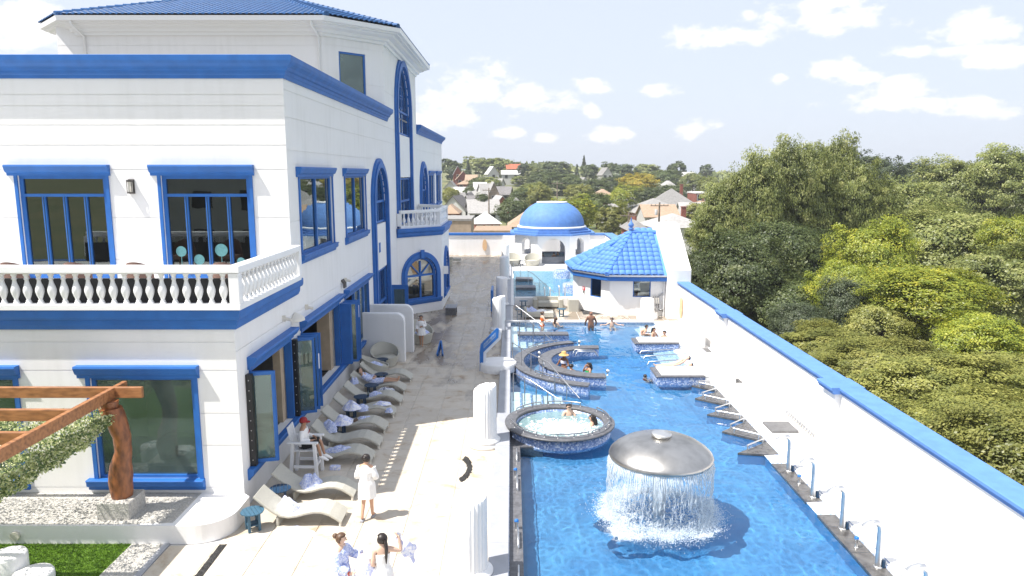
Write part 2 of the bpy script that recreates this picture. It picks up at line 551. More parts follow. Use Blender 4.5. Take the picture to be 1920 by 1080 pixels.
def m_glass(name, tint, f0=.05, rough=.0, wob=.006, film=0.0):
    """window glass: part mirror by Schlick's law, part tinted clear"""
    m = bpy.data.materials.new(name); m.use_nodes = True
    nt = m.node_tree; N, L = nt.nodes, nt.links
    N.clear()
    out = N.new('ShaderNodeOutputMaterial'); mx = N.new('ShaderNodeMixShader')
    tr = N.new('ShaderNodeBsdfTransparent'); tr.inputs[0].default_value = (*tint, 1)
    gl = N.new('ShaderNodeBsdfGlossy'); gl.inputs['Roughness'].default_value = rough; gl.inputs[0].default_value = (.9, .95, .95, 1)
    lw = N.new('ShaderNodeLayerWeight'); lw.inputs['Blend'].default_value = .5
    pw = N.new('ShaderNodeMath'); pw.operation = 'POWER'; pw.inputs[1].default_value = 5.0
    L.new(lw.outputs['Facing'], pw.inputs[0])
    co = N.new('ShaderNodeTexCoord'); nz = N.new('ShaderNodeTexNoise'); nz.inputs['Scale'].default_value = 1.3; nz.inputs['Detail'].default_value = 1
    bp = N.new('ShaderNodeBump'); bp.inputs['Strength'].default_value = wob * 10; bp.inputs['Distance'].default_value = .03
    L.new(co.outputs['Object'], nz.inputs['Vector']); L.new(nz.outputs['Fac'], bp.inputs['Height'])
    L.new(bp.outputs[0], gl.inputs['Normal'])
    mr = N.new('ShaderNodeMapRange'); mr.inputs['To Min'].default_value = f0
    L.new(pw.outputs[0], mr.inputs['Value'])
    base = tr.outputs[0]
    if film:
        df = N.new('ShaderNodeBsdfDiffuse'); df.inputs[0].default_value = (.33, .43, .40, 1)
        mf = N.new('ShaderNodeMixShader')
        n2 = N.new('ShaderNodeTexNoise'); n2.inputs['Scale'].default_value = .9; n2.inputs['Detail'].default_value = 5; L.new(co.outputs['Object'], n2.inputs['Vector'])
        m2 = N.new('ShaderNodeMath'); m2.operation = 'MULTIPLY'; m2.inputs[1].default_value = film * 2; L.new(n2.outputs['Fac'], m2.inputs[0])
        L.new(m2.outputs[0], mf.inputs[0]); L.new(base, mf.inputs[1]); L.new(df.outputs[0], mf.inputs[2]); base = mf.outputs[0]
    L.new(mr.outputs[0], mx.inputs[0]); L.new(base, mx.inputs[1]); L.new(gl.outputs[0], mx.inputs[2])
    L.new(mx.outputs[0], out.inputs[0])
    M[name] = m
    return m


m_glass('glass', (.46, .52, .50), .10)
m_glass('glass_side', (.38, .46, .44), .16)
m_glass('glass_teal', (.55, .68, .64), .06, film=.17)
m_glass('glass_grey', (.5, .6, .57), .06, film=.30)


def m_mosaic(name, cs):
    """small glazed mosaic, blue to white chips"""
    m = mat(name, (.2, .3, .6), .25)
    nt = m.node_tree; N, L = nt.nodes, nt.links
    b = N['Principled BSDF']; co = [n for n in N if n.type == 'TEX_COORD'][0]
    sn = N.new('ShaderNodeVectorMath'); sn.operation = 'SNAP'; sn.inputs[1].default_value = (.05, .05, .05)
    L.new(co.outputs['Object'], sn.inputs[0])
    wn = N.new('ShaderNodeTexWhiteNoise'); wn.noise_dimensions = '3D'
    L.new(sn.outputs[0], wn.inputs['Vector'])
    r = N.new('ShaderNodeValToRGB'); r.color_ramp.interpolation = 'CONSTANT'
    e = r.color_ramp.elements
    e[0].position = 0; e[0].color = (*cs[0], 1)
    e[1].position = .25; e[1].color = (*cs[1], 1)
    for p, c in ((.5, cs[2]), (.68, cs[3]), (.84, cs[4])):
        q = e.new(p); q.color = (*c, 1)
    L.new(wn.outputs['Value'], r.inputs[0]); L.new(r.outputs[0], b.inputs['Base Color'])
    return m


m_mosaic('mosaic', ((.13, .20, .40), (.18, .27, .50), (.26, .35, .57), (.38, .46, .63), (.56, .61, .70)))
m_mosaic('mosaic_pale', ((.30, .40, .62), (.50, .57, .70), (.66, .70, .76), (.72, .74, .77), (.76, .77, .78)))


def m_pool_floor():
    m = mat('pool_tile', (.115, .31, .535), .4, col2=(.08, .235, .45), vscale=.9, detail=3)
    return m


m_pool_floor()


def m_water(name, deep, body, amount, scale=1.0, strength=.5, rings=None):
    """rippled pool water: Fresnel sky reflection over part clear, part aerated blue water"""
    m = bpy.data.materials.new(name); m.use_nodes = True
    nt = m.node_tree; N, L = nt.nodes, nt.links
    N.clear()
    out = N.new('ShaderNodeOutputMaterial')
    tr = N.new('ShaderNodeBsdfTransparent'); tr.inputs[0].default_value = (*deep, 1)
    df = N.new('ShaderNodeBsdfDiffuse'); df.inputs[0].default_value = (*body, 1)
    gl = N.new('ShaderNodeBsdfGlossy'); gl.inputs['Roughness'].default_value = .06
    m1 = N.new('ShaderNodeMixShader'); m2 = N.new('ShaderNodeMixShader')
    fr = N.new('ShaderNodeFresnel'); fr.inputs[0].default_value = 1.33
    co = N.new('ShaderNodeTexCoord')
    mp = N.new('ShaderNodeMapping'); mp.inputs['Scale'].default_value = (1.0, 1.25, 1)
    L.new(co.outputs['Object'], mp.inputs[0])
    hs = None
    for sc, dt, w, dist in ((1.2 * scale, 2, 1.0, .8), (3.6 * scale, 3, .55, 1.2), (9.0 * scale, 3, .22, 1.0)):
        n = N.new('ShaderNodeTexNoise'); n.inputs['Scale'].default_value = sc; n.inputs['Detail'].default_value = dt
        n.inputs['Distortion'].default_value = dist
        L.new(mp.outputs[0], n.inputs['Vector'])
        # ridged: sharp crests
        a = N.new('ShaderNodeMath'); a.operation = 'SUBTRACT'; a.inputs[1].default_value = .5; L.new(n.outputs['Fac'], a.inputs[0])
        bb = N.new('ShaderNodeMath'); bb.operation = 'ABSOLUTE'; L.new(a.outputs[0], bb.inputs[0])
        c = N.new('ShaderNodeMath'); c.operation = 'MULTIPLY'; c.inputs[1].default_value = -2.0 * w; L.new(bb.outputs[0], c.inputs[0])
        if hs is None: hs = c.outputs[0]
        else:
            ad = N.new('ShaderNodeMath'); ad.operation = 'ADD'; L.new(hs, ad.inputs[0]); L.new(c.outputs[0], ad.inputs[1]); hs = ad.outputs[0]
    if rings:
        ds = N.new('ShaderNodeVectorMath'); ds.operation = 'SUBTRACT'; ds.inputs[1].default_value = rings
        ge = N.new('ShaderNodeNewGeometry'); L.new(ge.outputs['Position'], ds.inputs[0])
        ln = N.new('ShaderNodeVectorMath'); ln.operation = 'LENGTH'; L.new(ds.outputs[0], ln.inputs[0])
        wz = N.new('ShaderNodeTexNoise'); wz.inputs['Scale'].default_value = .9; L.new(ge.outputs['Position'], wz.inputs['Vector'])
        def mm(op, a, b):
            q = N.new('ShaderNodeMath'); q.operation = op
            for i_, v_ in enumerate((a, b)):
                if v_ is None: continue
                if isinstance(v_, (int, float)): q.inputs[i_].default_value = v_
                else: L.new(v_, q.inputs[i_])
            return q.outputs[0]
        ph = mm('ADD', mm('MULTIPLY', ln.outputs['Value'], 15.0), mm('MULTIPLY', wz.outputs['Fac'], 14.0))
        am = mm('DIVIDE', .55, mm('ADD', 1.0, mm('POWER', mm('DIVIDE', ln.outputs['Value'], 2.6), 3.0)))
        hs = mm('ADD', hs, mm('MULTIPLY', mm('SINE', ph, None), am))
    bp = N.new('ShaderNodeBump'); bp.inputs['Strength'].default_value = strength; bp.inputs['Distance'].default_value = .09
    L.new(hs, bp.inputs['Height'])
    for n in (df, gl, fr): L.new(bp.outputs[0], n.inputs['Normal'])
    m1.inputs[0].default_value = amount
    L.new(tr.outputs[0], m1.inputs[1]); L.new(df.outputs[0], m1.inputs[2])
    L.new(fr.outputs[0], m2.inputs[0]); L.new(m1.outputs[0], m2.inputs[1]); L.new(gl.outputs[0], m2.inputs[2])
    L.new(m2.outputs[0], out.inputs[0])
    M[name] = m
    return m


m_water('water', (.56, .84, .96), (.060, .25, .52), .40, 2.1, 1.25, (3.8, 17.5, -.1))
m_water('water_shallow', (.72, .90, .97), (.10, .30, .50), .16, 1.2, .8)
m_water('water_far', (.55, .85, .95), (.14, .40, .60), .5, .8, .6)
m_water('water_spa', (.75, .92, .90), (.34, .52, .52), .6, 1.6, .8)


def m_foam():
    """churned white water, broken into lace"""
    m = bpy.data.materials.new('foam_lace'); m.use_nodes = True
    nt = m.node_tree; N, L = nt.nodes, nt.links
    b = N['Principled BSDF']; b.inputs['Base Color'].default_value = (.84, .89, .92, 1); b.inputs['Roughness'].default_value = .6
    ge = N.new('ShaderNodeNewGeometry'); at = N.new('ShaderNodeAttribute'); at.attribute_name = 'cover'
    n = N.new('ShaderNodeTexNoise'); n.inputs['Scale'].default_value = 9.0; n.inputs['Detail'].default_value = 7; n.inputs['Roughness'].default_value = .7
    L.new(ge.outputs['Position'], n.inputs['Vector'])
    ad = N.new('ShaderNodeMath'); ad.operation = 'ADD'; L.new(n.outputs['Fac'], ad.inputs[0]); L.new(at.outputs['Fac'], ad.inputs[1])
    mr = N.new('ShaderNodeMapRange'); mr.interpolation_type = 'SMOOTHSTEP'; mr.inputs['From Min'].default_value = .50; mr.inputs['From Max'].default_value = 1.25; mr.inputs['To Max'].default_value = .88
    L.new(ad.outputs[0], mr.inputs['Value']); L.new(mr.outputs[0], b.inputs['Alpha'])
    M['foam_lace'] = m


m_foam()


def m_sheet():
    """a falling sheet of water torn into ribbons"""
    m = bpy.data.materials.new('sheet_lace'); m.use_nodes = True
    nt = m.node_tree; N, L = nt.nodes, nt.links
    b = N['Principled BSDF']; b.inputs['Base Color'].default_value = (.88, .92, .95, 1); b.inputs['Roughness'].default_value = .25
    at = N.new('ShaderNodeAttribute'); at.attribute_name = 'cover'
    co = N.new('ShaderNodeTexCoord'); mp = N.new('ShaderNodeMapping'); mp.inputs['Scale'].default_value = (13, 13, 2.4)
    L.new(co.outputs['Object'], mp.inputs[0])
    n = N.new('ShaderNodeTexNoise'); n.inputs['Scale'].default_value = 1.0; n.inputs['Detail'].default_value = 6; n.inputs['Roughness'].default_value = .68; n.inputs['Distortion'].default_value = .6
    L.new(mp.outputs[0], n.inputs['Vector'])
    ad = N.new('ShaderNodeMath'); ad.operation = 'ADD'; L.new(n.outputs['Fac'], ad.inputs[0]); L.new(at.outputs['Fac'], ad.inputs[1])
    mr = N.new('ShaderNodeMapRange'); mr.interpolation_type = 'SMOOTHSTEP'; mr.inputs['From Min'].default_value = .48; mr.inputs['From Max'].default_value = .86; mr.inputs['To Min'].default_value = .04; mr.inputs['To Max'].default_value = .80
    L.new(ad.outputs[0], mr.inputs['Value']); L.new(mr.outputs[0], b.inputs['Alpha'])
    M['sheet_lace'] = m


m_sheet()


def foam_obj(name, fn, nu, nv, cover, parent=None, **kw):
    mb = MB(); mb.grid(fn, nu, nv)
    o = mb.build(name, M['foam_lace'], parent, **kw)
    a = o.data.attributes.new('cover', 'FLOAT', 'POINT')
    a.data.foreach_set('value', [cover(i / nu, j / nv) for j in range(nv + 1) for i in range(nu + 1)])
    return o


def m_clear(name, tint):
    """clear water surface: refraction and reflection of real ripples"""
    m = bpy.data.materials.new(name); m.use_nodes = True
    b = m.node_tree.nodes['Principled BSDF']
    b.inputs['Base Color'].default_value = (*tint, 1); b.inputs['Roughness'].default_value = 0.0
    b.inputs['IOR'].default_value = 1.33; b.inputs['Transmission Weight'].default_value = 1.0
    M[name] = m


m_clear('clear_water', (.66, .91, .99))


def ripple(x, y):
    """height of the pool surface: short wind and jet ripples, rings from the fountain"""
    h = 0
    for sc, am, sd in ((.9, .009, 1), (2.2, .0070, 7), (5.6, .0042, 3), (9.5, .0016, 5)):
        n = noise.noise(Vector((x * sc + .35 * noise.noise(Vector((x * .8, y * .8, sd))), y * sc * .85, sd)))
        h += am * (1 - 2.2 * abs(n)) if sd != 1 else am * n * 2
    r = math.hypot(x - 3.8, y - 17.5)
    if r < 7: h += .010 * math.sin(7.5 * r + 3 * noise.noise(Vector((x * .7, y * .7, 9)))) / (1 + (r / 2.4) ** 2) * (r > .9)
    return h


def m_spray():
    m = bpy.data.materials.new('spray'); m.use_nodes = True
    nt = m.node_tree; N, L = nt.nodes, nt.links
    N.clear()
    out = N.new('ShaderNodeOutputMaterial')
    tr = N.new('ShaderNodeBsdfTransparent'); tr.inputs[0].default_value = (.93, .97, 1, 1)
    df = N.new('ShaderNodeBsdfDiffuse'); df.inputs[0].default_value = (.88, .92, .94, 1)
    tl = N.new('ShaderNodeBsdfTranslucent'); tl.inputs[0].default_value = (.88, .92, .94, 1)
    m0 = N.new('ShaderNodeMixShader'); m0.inputs[0].default_value = .5
    m1 = N.new('ShaderNodeMixShader'); m1.inputs[0].default_value = .80
    L.new(df.outputs[0], m0.inputs[1]); L.new(tl.outputs[0], m0.inputs[2])
    L.new(tr.outputs[0], m1.inputs[1]); L.new(m0.outputs[0], m1.inputs[2]); L.new(m1.outputs[0], out.inputs[0])
    M['spray'] = m


m_spray()


def m_paver():
    """sandstone slabs: cream with tan blotches, damp patches that also deepen the shade, tone differs slab to slab"""
    m = mat('paver', (.62, .56, .47), .6)
    nt = m.node_tree; N, L = nt.nodes, nt.links
    b = N['Principled BSDF']
    ge = N.new('ShaderNodeNewGeometry')
    n1 = N.new('ShaderNodeTexNoise'); n1.inputs['Scale'].default_value = 1.5; n1.inputs['Detail'].default_value = 9; n1.inputs['Roughness'].default_value = .68; n1.inputs['Distortion'].default_value = .6
    L.new(ge.outputs['Position'], n1.inputs['Vector'])
    r = N.new('ShaderNodeValToRGB'); e = r.color_ramp.elements
    e[0].position = .28; e[0].color = (.36, .25, .15, 1); e[1].position = .44; e[1].color = (.53, .465, .375, 1)
    q = e.new(.62); q.color = (.57, .515, .435, 1)
    L.new(n1.outputs['Fac'], r.inputs[0])
    # water that has been walked around: damp areas, smoother, and painted darker to deepen the building's shade past the loungers
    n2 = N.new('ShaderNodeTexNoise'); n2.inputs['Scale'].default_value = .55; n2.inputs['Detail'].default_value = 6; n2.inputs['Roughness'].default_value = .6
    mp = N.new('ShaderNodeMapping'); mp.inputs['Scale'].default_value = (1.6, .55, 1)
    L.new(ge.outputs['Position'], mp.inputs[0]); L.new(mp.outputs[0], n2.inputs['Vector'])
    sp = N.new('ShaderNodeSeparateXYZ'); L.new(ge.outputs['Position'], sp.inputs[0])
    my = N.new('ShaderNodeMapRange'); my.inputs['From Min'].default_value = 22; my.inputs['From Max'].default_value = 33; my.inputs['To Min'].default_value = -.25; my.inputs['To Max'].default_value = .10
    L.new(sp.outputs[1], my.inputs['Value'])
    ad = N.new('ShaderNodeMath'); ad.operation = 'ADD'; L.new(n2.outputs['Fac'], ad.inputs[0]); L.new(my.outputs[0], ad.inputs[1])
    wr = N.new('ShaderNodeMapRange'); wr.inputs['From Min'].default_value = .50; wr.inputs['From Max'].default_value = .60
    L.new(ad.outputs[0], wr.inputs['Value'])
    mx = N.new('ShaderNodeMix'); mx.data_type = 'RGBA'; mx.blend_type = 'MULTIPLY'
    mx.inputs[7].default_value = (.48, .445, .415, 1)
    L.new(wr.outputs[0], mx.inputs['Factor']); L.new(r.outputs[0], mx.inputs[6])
    oi = N.new('ShaderNodeObjectInfo'); hv = N.new('ShaderNodeHueSaturation')
    mr = N.new('ShaderNodeMapRange'); mr.inputs['To Min'].default_value = .93; mr.inputs['To Max'].default_value = 1.06
    L.new(oi.outputs['Random'], mr.inputs['Value']); L.new(mr.outputs[0], hv.inputs['Value']); L.new(mx.outputs[2], hv.inputs['Color'])
    L.new(hv.outputs[0], b.inputs['Base Color'])
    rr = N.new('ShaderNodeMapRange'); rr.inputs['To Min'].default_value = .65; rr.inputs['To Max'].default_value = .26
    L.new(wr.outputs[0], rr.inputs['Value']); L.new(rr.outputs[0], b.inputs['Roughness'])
    bp = N.new('ShaderNodeBump'); bp.inputs['Strength'].default_value = .2; bp.inputs['Distance'].default_value = .01
    L.new(n1.outputs['Fac'], bp.inputs['Height']); L.new(bp.outputs[0], b.inputs['Normal'])
    M['paver'] = m


m_paver()


def m_robe(name, a, b2, sc, stripe=True):
    m = mat(name, a, .9)
    nt = m.node_tree; N, L = nt.nodes, nt.links
    b = N['Principled BSDF']; co = [n for n in N if n.type == 'TEX_COORD'][0]
    n = N.new('ShaderNodeTexNoise'); n.inputs['Scale'].default_value = sc; n.inputs['Detail'].default_value = 3; n.inputs['Distortion'].default_value = 1.5
    L.new(co.outputs['Object'], n.inputs['Vector'])
    r = N.new('ShaderNodeValToRGB'); e = r.color_ramp.elements
    e[0].position = .45; e[0].color = (*b2, 1); e[1].position = .53; e[1].color = (*a, 1)
    L.new(n.outputs['Fac'], r.inputs[0]); L.new(r.outputs[0], b.inputs['Base Color'])
    M[name] = m


m_robe('robe_blue', (.66, .69, .82), (.30, .37, .66), 22)
m_robe('robe_pale', (.80, .80, .85), (.50, .54, .78), 9)
m_robe('stripe', (.8, .8, .8), (.03, .05, .16), 14)


def m_leaf(name, a, b2, c2):
    """leaf colour wanders over the crown in clumps and from leaf to leaf; light passes through"""
    m = bpy.data.materials.new(name); m.use_nodes = True
    nt = m.node_tree; N, L = nt.nodes, nt.links
    N.clear()
    out = N.new('ShaderNodeOutputMaterial')
    co = N.new('ShaderNodeTexCoord')
    n = N.new('ShaderNodeTexNoise'); n.inputs['Scale'].default_value = 6.0; n.inputs['Detail'].default_value = 3
    L.new(co.outputs['Object'], n.inputs['Vector'])
    at = N.new('ShaderNodeAttribute'); at.attribute_name = 'tone'
    ad = N.new('ShaderNodeMath'); ad.operation = 'ADD'; L.new(n.outputs['Fac'], ad.inputs[0]); L.new(at.outputs['Fac'], ad.inputs[1])
    r = N.new('ShaderNodeValToRGB'); e = r.color_ramp.elements
    e[0].position = .3; e[0].color = (*b2, 1); e[1].position = .62; e[1].color = (*a, 1)
    q = e.new(.88); q.color = (*c2, 1)
    L.new(ad.outputs[0], r.inputs[0])
    oi = N.new('ShaderNodeObjectInfo'); hv = N.new('ShaderNodeHueSaturation')
    mr = N.new('ShaderNodeMapRange'); mr.inputs['To Min'].default_value = .85; mr.inputs['To Max'].default_value = 1.15
    L.new(oi.outputs['Random'], mr.inputs['Value']); L.new(mr.outputs[0], hv.inputs['Value']); L.new(r.outputs[0], hv.inputs['Color'])
    df = N.new('ShaderNodeBsdfDiffuse'); tl = N.new('ShaderNodeBsdfTranslucent'); gl = N.new('ShaderNodeBsdfGlossy'); gl.inputs['Roughness'].default_value = .45
    m0 = N.new('ShaderNodeMixShader'); m0.inputs[0].default_value = .38
    m1 = N.new('ShaderNodeMixShader'); m1.inputs[0].default_value = .03
    L.new(hv.outputs[0], df.inputs[0]); L.new(hv.outputs[0], tl.inputs[0])
    L.new(df.outputs[0], m0.inputs[1]); L.new(tl.outputs[0], m0.inputs[2])
    L.new(m0.outputs[0], m1.inputs[1]); L.new(gl.outputs[0], m1.inputs[2])
    L.new(m1.outputs[0], out.inputs[0])
    M[name] = m


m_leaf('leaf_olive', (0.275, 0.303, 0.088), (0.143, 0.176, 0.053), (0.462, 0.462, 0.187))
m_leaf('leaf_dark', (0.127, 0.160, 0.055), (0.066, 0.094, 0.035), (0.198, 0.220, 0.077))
m_leaf('leaf_lime', (0.33, 0.36, 0.045), (0.17, 0.22, 0.035), (0.5, 0.46, 0.06))
m_leaf('leaf_hedge', (0.295, 0.3, 0.078), (0.165, 0.185, 0.05), (0.43, 0.41, 0.125))
m_leaf('leaf_yellow', (0.437, 0.346, 0.046), (0.237, 0.237, 0.040), (0.655, 0.491, 0.064))
m_leaf('leaf_blue', (0.127, 0.160, 0.083), (0.072, 0.099, 0.053), (0.187, 0.209, 0.099))
m_leaf('leaf_grass', (.15, .27, .03), (.10, .20, .02), (.24, .36, .06))
m_leaf('leaf_net', (0.56, 0.62, 0.26), (0.13, 0.2, 0.08), (0.9, 0.88, 0.62))
# ================================================================ ground, terrace, pools
def terr(x, y):
    z = float(np.interp(y, [-200, 78, 110, 180, 250, 330, 420, 520, 900, 8000], [-4.2, -4.2, -3.2, -.9, 1.0, 4.5, 8.5, 11, 11, 9]))
    if x > 12:                                        # the wooded slope on the right stays lower
        z = -4.2 + (z + 4.2) * max(.55, 1 - (x - 12) / 200)
    return z


xs = [-6000, -3000, -1500, -800, -400, -250, -160, -110, -80] + list(range(-60, 121, 12)) + [140, 170, 220, 300, 420, 600, 1000, 2000, 4000, 7000]
ys = [-3000, -800, -300, -120, -60, -20, 10, 30, 50, 65] + list(range(78, 180, 8)) + list(range(180, 540, 24)) + [600, 750, 1000, 1500, 2500, 4500, 8000]
gv = np.array([(x, y, terr(x, y) + (.25 * noise.noise(Vector((x * .05, y * .05, 3))) if y > 85 else 0)) for y in ys for x in xs])
nx = len(xs)
gq = np.array([(j * nx + i, j * nx + i + 1, (j + 1) * nx + i + 1, (j + 1) * nx + i) for j in range(len(ys) - 1) for i in range(nx - 1)])
m_ground = mat('ground_turf', (.085, .11, .035), .95, col2=(.17, .16, .07), vscale=.08, detail=9)
place(fast_mesh('ground', gv, gq, m_ground, smooth=True), 'ground', (0, 0, 0), kind='structure')

# concrete body of the terrace, with the pool basins left open
T = MB()
ZB = -4.3
T.box(-40, -.5, 7, 78, ZB, -.02)
T.box(-.5, 10.7, 41.35, 47.0, ZB, -.012)
T.box(3.9, 10.7, 47.0, 50.3, ZB, -.012)
T.box(-.5, .12, 47.0, 64.2, ZB, -.012)
T.box(-.5, 10.7, 64.2, 78, ZB, -.012)
T.box(8.36, 10.7, 7, 41.35, ZB, 0.0)
T.box(-.5, -.1, 7, 41.35, ZB, -.012)
T.box(-.1, 8.36, 7, 41.35, ZB, -1.25)
T.box(.12, 10.7, 50.3, 64.2, ZB, -1.25)
T.box(.12, 3.9, 47.0, 50.3, ZB, -1.25)
T.box(-12.9, -4, -8, 7, ZB, -.02)
terrace = T.build('terrace', M['deck_white'], kind='structure', org=(0, 30, 0))

# paving: slabs with open joints; near ones each a part
rng = random.Random(5)
slab_me = {}
def slab(w, h):
    k = (round(w, 3), round(h, 3))
    if k not in slab_me:
        g = .006; b = .006
        mb = MB(); mb.bbox(-w / 2 + g, w / 2 - g, -h / 2 + g, h / 2 - g, -.018, 0, b)
        slab_me[k] = mb.mesh('paving_slab', M['paver'])
    return slab_me[k]
walk = bpy.data.objects.new('walkway', None); col.objects.link(walk); ORG['walkway'] = Vector((0, 0, 0)); walk['kind'] = 'structure'
SW, SH = 1.066, .80
rest = MB(); cnt = 0
for j in range(82):
    y = 11.2 + SH * (j + .5)
    if y > 76.4: break
    for i in range(6):
        x = -6.9 + SW * (i + .5)
        if j < 49 and y > 11:
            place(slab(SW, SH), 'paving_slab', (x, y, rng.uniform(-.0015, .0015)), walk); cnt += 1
        else:
            rest.bbox(x - SW / 2 + .006, x + SW / 2 - .006, y - SH / 2 + .006, y + SH / 2 - .006, -.018, 0, .006)
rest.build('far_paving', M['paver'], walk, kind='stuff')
mb = MB()
for i in range(10):
    for j in range(5):
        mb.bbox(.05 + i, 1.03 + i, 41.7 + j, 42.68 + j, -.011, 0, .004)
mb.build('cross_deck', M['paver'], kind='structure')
mb = MB()
for i in range(10):
    for j in range(13):
        mb.bbox(-.45 + i * 1.1, .64 + i * 1.1, 64.3 + j, 65.29 + j, -.011, 0, .004)
mb.build('far_deck', M['deck_white'], kind='structure')

# raised kerb between walkway and pool
kerb = bpy.data.objects.new('kerb', None); col.objects.link(kerb); ORG['kerb'] = Vector((0, 0, 0)); kerb['kind'] = 'structure'
mb = MB(); mb.bbox(-.225, .225, -1.497, 1.497, 0, .19, .012); kme = mb.mesh('kerb_stone', M['stone_grey'])
for k in range(19):
    place(kme, 'kerb_stone', (-.30, 9.5 + 3 * k + 1.5, -.012), kerb)

# main pool
P = MB()
P.box(-.099, 8.35, 7, 41.34, -1.249, -.88)
pool = P.build('pool_floor', M['pool_tile'], kind='structure')
P = MB()
P.box(8.30, 8.358, 7, 41.34, -1.2, -.02)
P.box(-.098, -.06, 7, 41.34, -1.2, -.02)
P.box(-.06, 8.30, 41.28, 41.345, -1.2, -.02)
P.build('pool_wall', M['mosaic_pale'], kind='structure')
P = MB()
P.add([(8.30, 7, -.2), (8.43, 7, .016), (8.43, 28.85, .016), (8.30, 28.85, -.2), (8.435, 7, 0), (8.435, 28.85, 0)], [(0, 1, 2, 3), (1, 4, 5, 2)])
P.build('pool_edge_strip', M['mosaic'], kind='structure')
wx = np.linspace(-.06, 8.31, 165); wy = np.concatenate([np.arange(9, 26, .05), np.arange(26, 41.29, .10), [41.29]])
wv = np.array([(x, y, -.10 + ripple(x, y)) for y in wy for x in wx]); k_ = len(wx)
wq = np.array([(j * k_ + i, j * k_ + i + 1, (j + 1) * k_ + i + 1, (j + 1) * k_ + i) for j in range(len(wy) - 1) for i in range(k_ - 1)])
wo_ = place(fast_mesh('pool_water', wv, wq, M['clear_water'], smooth=True), 'pool_water', (0, 0, 0), kind='structure')
wo_.cycles.is_caustics_caster = True
sl.cycles.is_caustics_light = True
W = MB(); W.add([(.12, 47, -.1), (3.9, 47, -.1), (3.9, 50.3, -.1), (10.7, 50.3, -.1), (10.7, 64.2, -.1), (.12, 64.2, -.1)], [(0, 1, 2, 3, 4, 5)])
W.build('far_pool_water', M['water_far'], kind='structure')
# granite margin on the left, with the ledge it stands on
P = MB()
for k in range(7):
    P.bbox(-.055, .26, 8.0 + 2 * k + .004, 10.0 + 2 * k - .004, -1.2, -.035, .008)
P.bbox(-.055, 1.0, 22.0, 22.9, -1.2, -.05, .01)
P.build('pool_margin', M['granite'], kind='structure')
# white copings
P = MB()
P.bbox(-.05, 8.3, 41.25, 41.66, -.02, .06, .02)
P.build('pool_coping', M['deck_white'], kind='structure')
P = MB()
for k in range(16):
    y = 9.1 + k * 1.23
    P.bbox(8.44, 9.88, y + .003, y + 1.227, -.02, .014, .004)
P.build('side_deck', M['deck_white'], kind='structure')
# entry steps under water on the left
def steps(y0, y1):
    t = MB(); n = MB()
    for k in range(6):
        x = -.05 + .42 * k
        t.box(x, x + .42, y0, y1, -1.2, -.16 - .15 * k)
        n.box(x + .36, x + .425, y0 - .002, y1 + .002, -.2 - .15 * k, -.155 - .15 * k)
    o = t.build('pool_steps', M['white'], kind='structure')
    n.build('nosing', M['mosaic'], o)
steps(24.9, 28.0)
steps(35.6, 40.6)

# ================================================================ the big white building
BL = thing('resort_building', 'big white resort building with blue cornices, arched windows and a tiled octagonal tower', 'building', (-14, 38, 0))
FX = -6.9
RF = Fr((FX, 0, 0), (0, 1, 0), (1, 0, 0))
LF = Fr((0, 17.5, 0), (1, 0, 0), (0, -1, 0))
UF = Fr((0, 22.4, 0), (1, 0, 0), (0, -1, 0))
GR = [.62, 1.85, 2.95, 4.05, 5.9, 7.1, 8.2, 9.15, 9.95, 10.45]
LH = [(-15.1, -12.5, .85, 3.55), (-10.6, -8.0, .85, 3.55)]
mb = MB(); LF.wall(mb, -32, FX, 0, 5.0, LH, (), [.62, 1.75, 2.6, 3.72, 4.45], mi=0)
mb.build('wall', M['white'], BL)
UH = [(-15.2, -12.5, 5.34, 8.55), (-10.8, -8.08, 5.34, 8.55), (-19.6, -16.9, 5.34, 8.55)]
mb = MB(); UF.wall(mb, -32, FX, 5.3, 12.0, UH, (), [5.95, 7.25, 8.72, 9.45, 10.05, 10.62, 10.95])
mb.build('wall', M['white'], BL)
RL = [(18.3, 21.9, .95, 3.55), (23.0, 28.2, .95, 3.55), (29.2, 34.2, .95, 3.55)]
A1 = (37.6, 1.75, 0.05, 7.15, 1.0)
mb = MB(); RF.wall(mb, 17.5, 43.0, 0, 5.3, RL + [(35.85, 39.35, .05, 5.3)], (), [4.2])
mb.build('wall', M['white'], BL)
RU = [(23.55, 27.8, 5.95, 8.5), (29.95, 34.1, 5.95, 8.5)]
A2 = (46.6, 2.75, 5.35, 12.0, 1.0)
mb = MB()
RF.wall(mb, 22.4, 43.0, 5.3, 12.0, RU, [(37.6, 1.75, 5.3, 7.15, 1.0)], [7.1, 9.3, 10.3, 11.1])
RF.wall(mb, 43.0, 53.0, 5.3, 16.1, [], [(46.6, 2.75, 5.35, 12.4, 1.0)], [7.1, 9.3, 11.1, 13.0])
RF.wall(mb, 53.0, 71.5, 0, 12.0, [(60.4, 64.2, 5.95, 8.5), (66.2, 70.0, 5.95, 8.5)], [(56.4, 1.75, 5.3, 7.3, 1.0)], [7.1, 9.3, 10.3])
mb.build('wall', M['white'], BL)
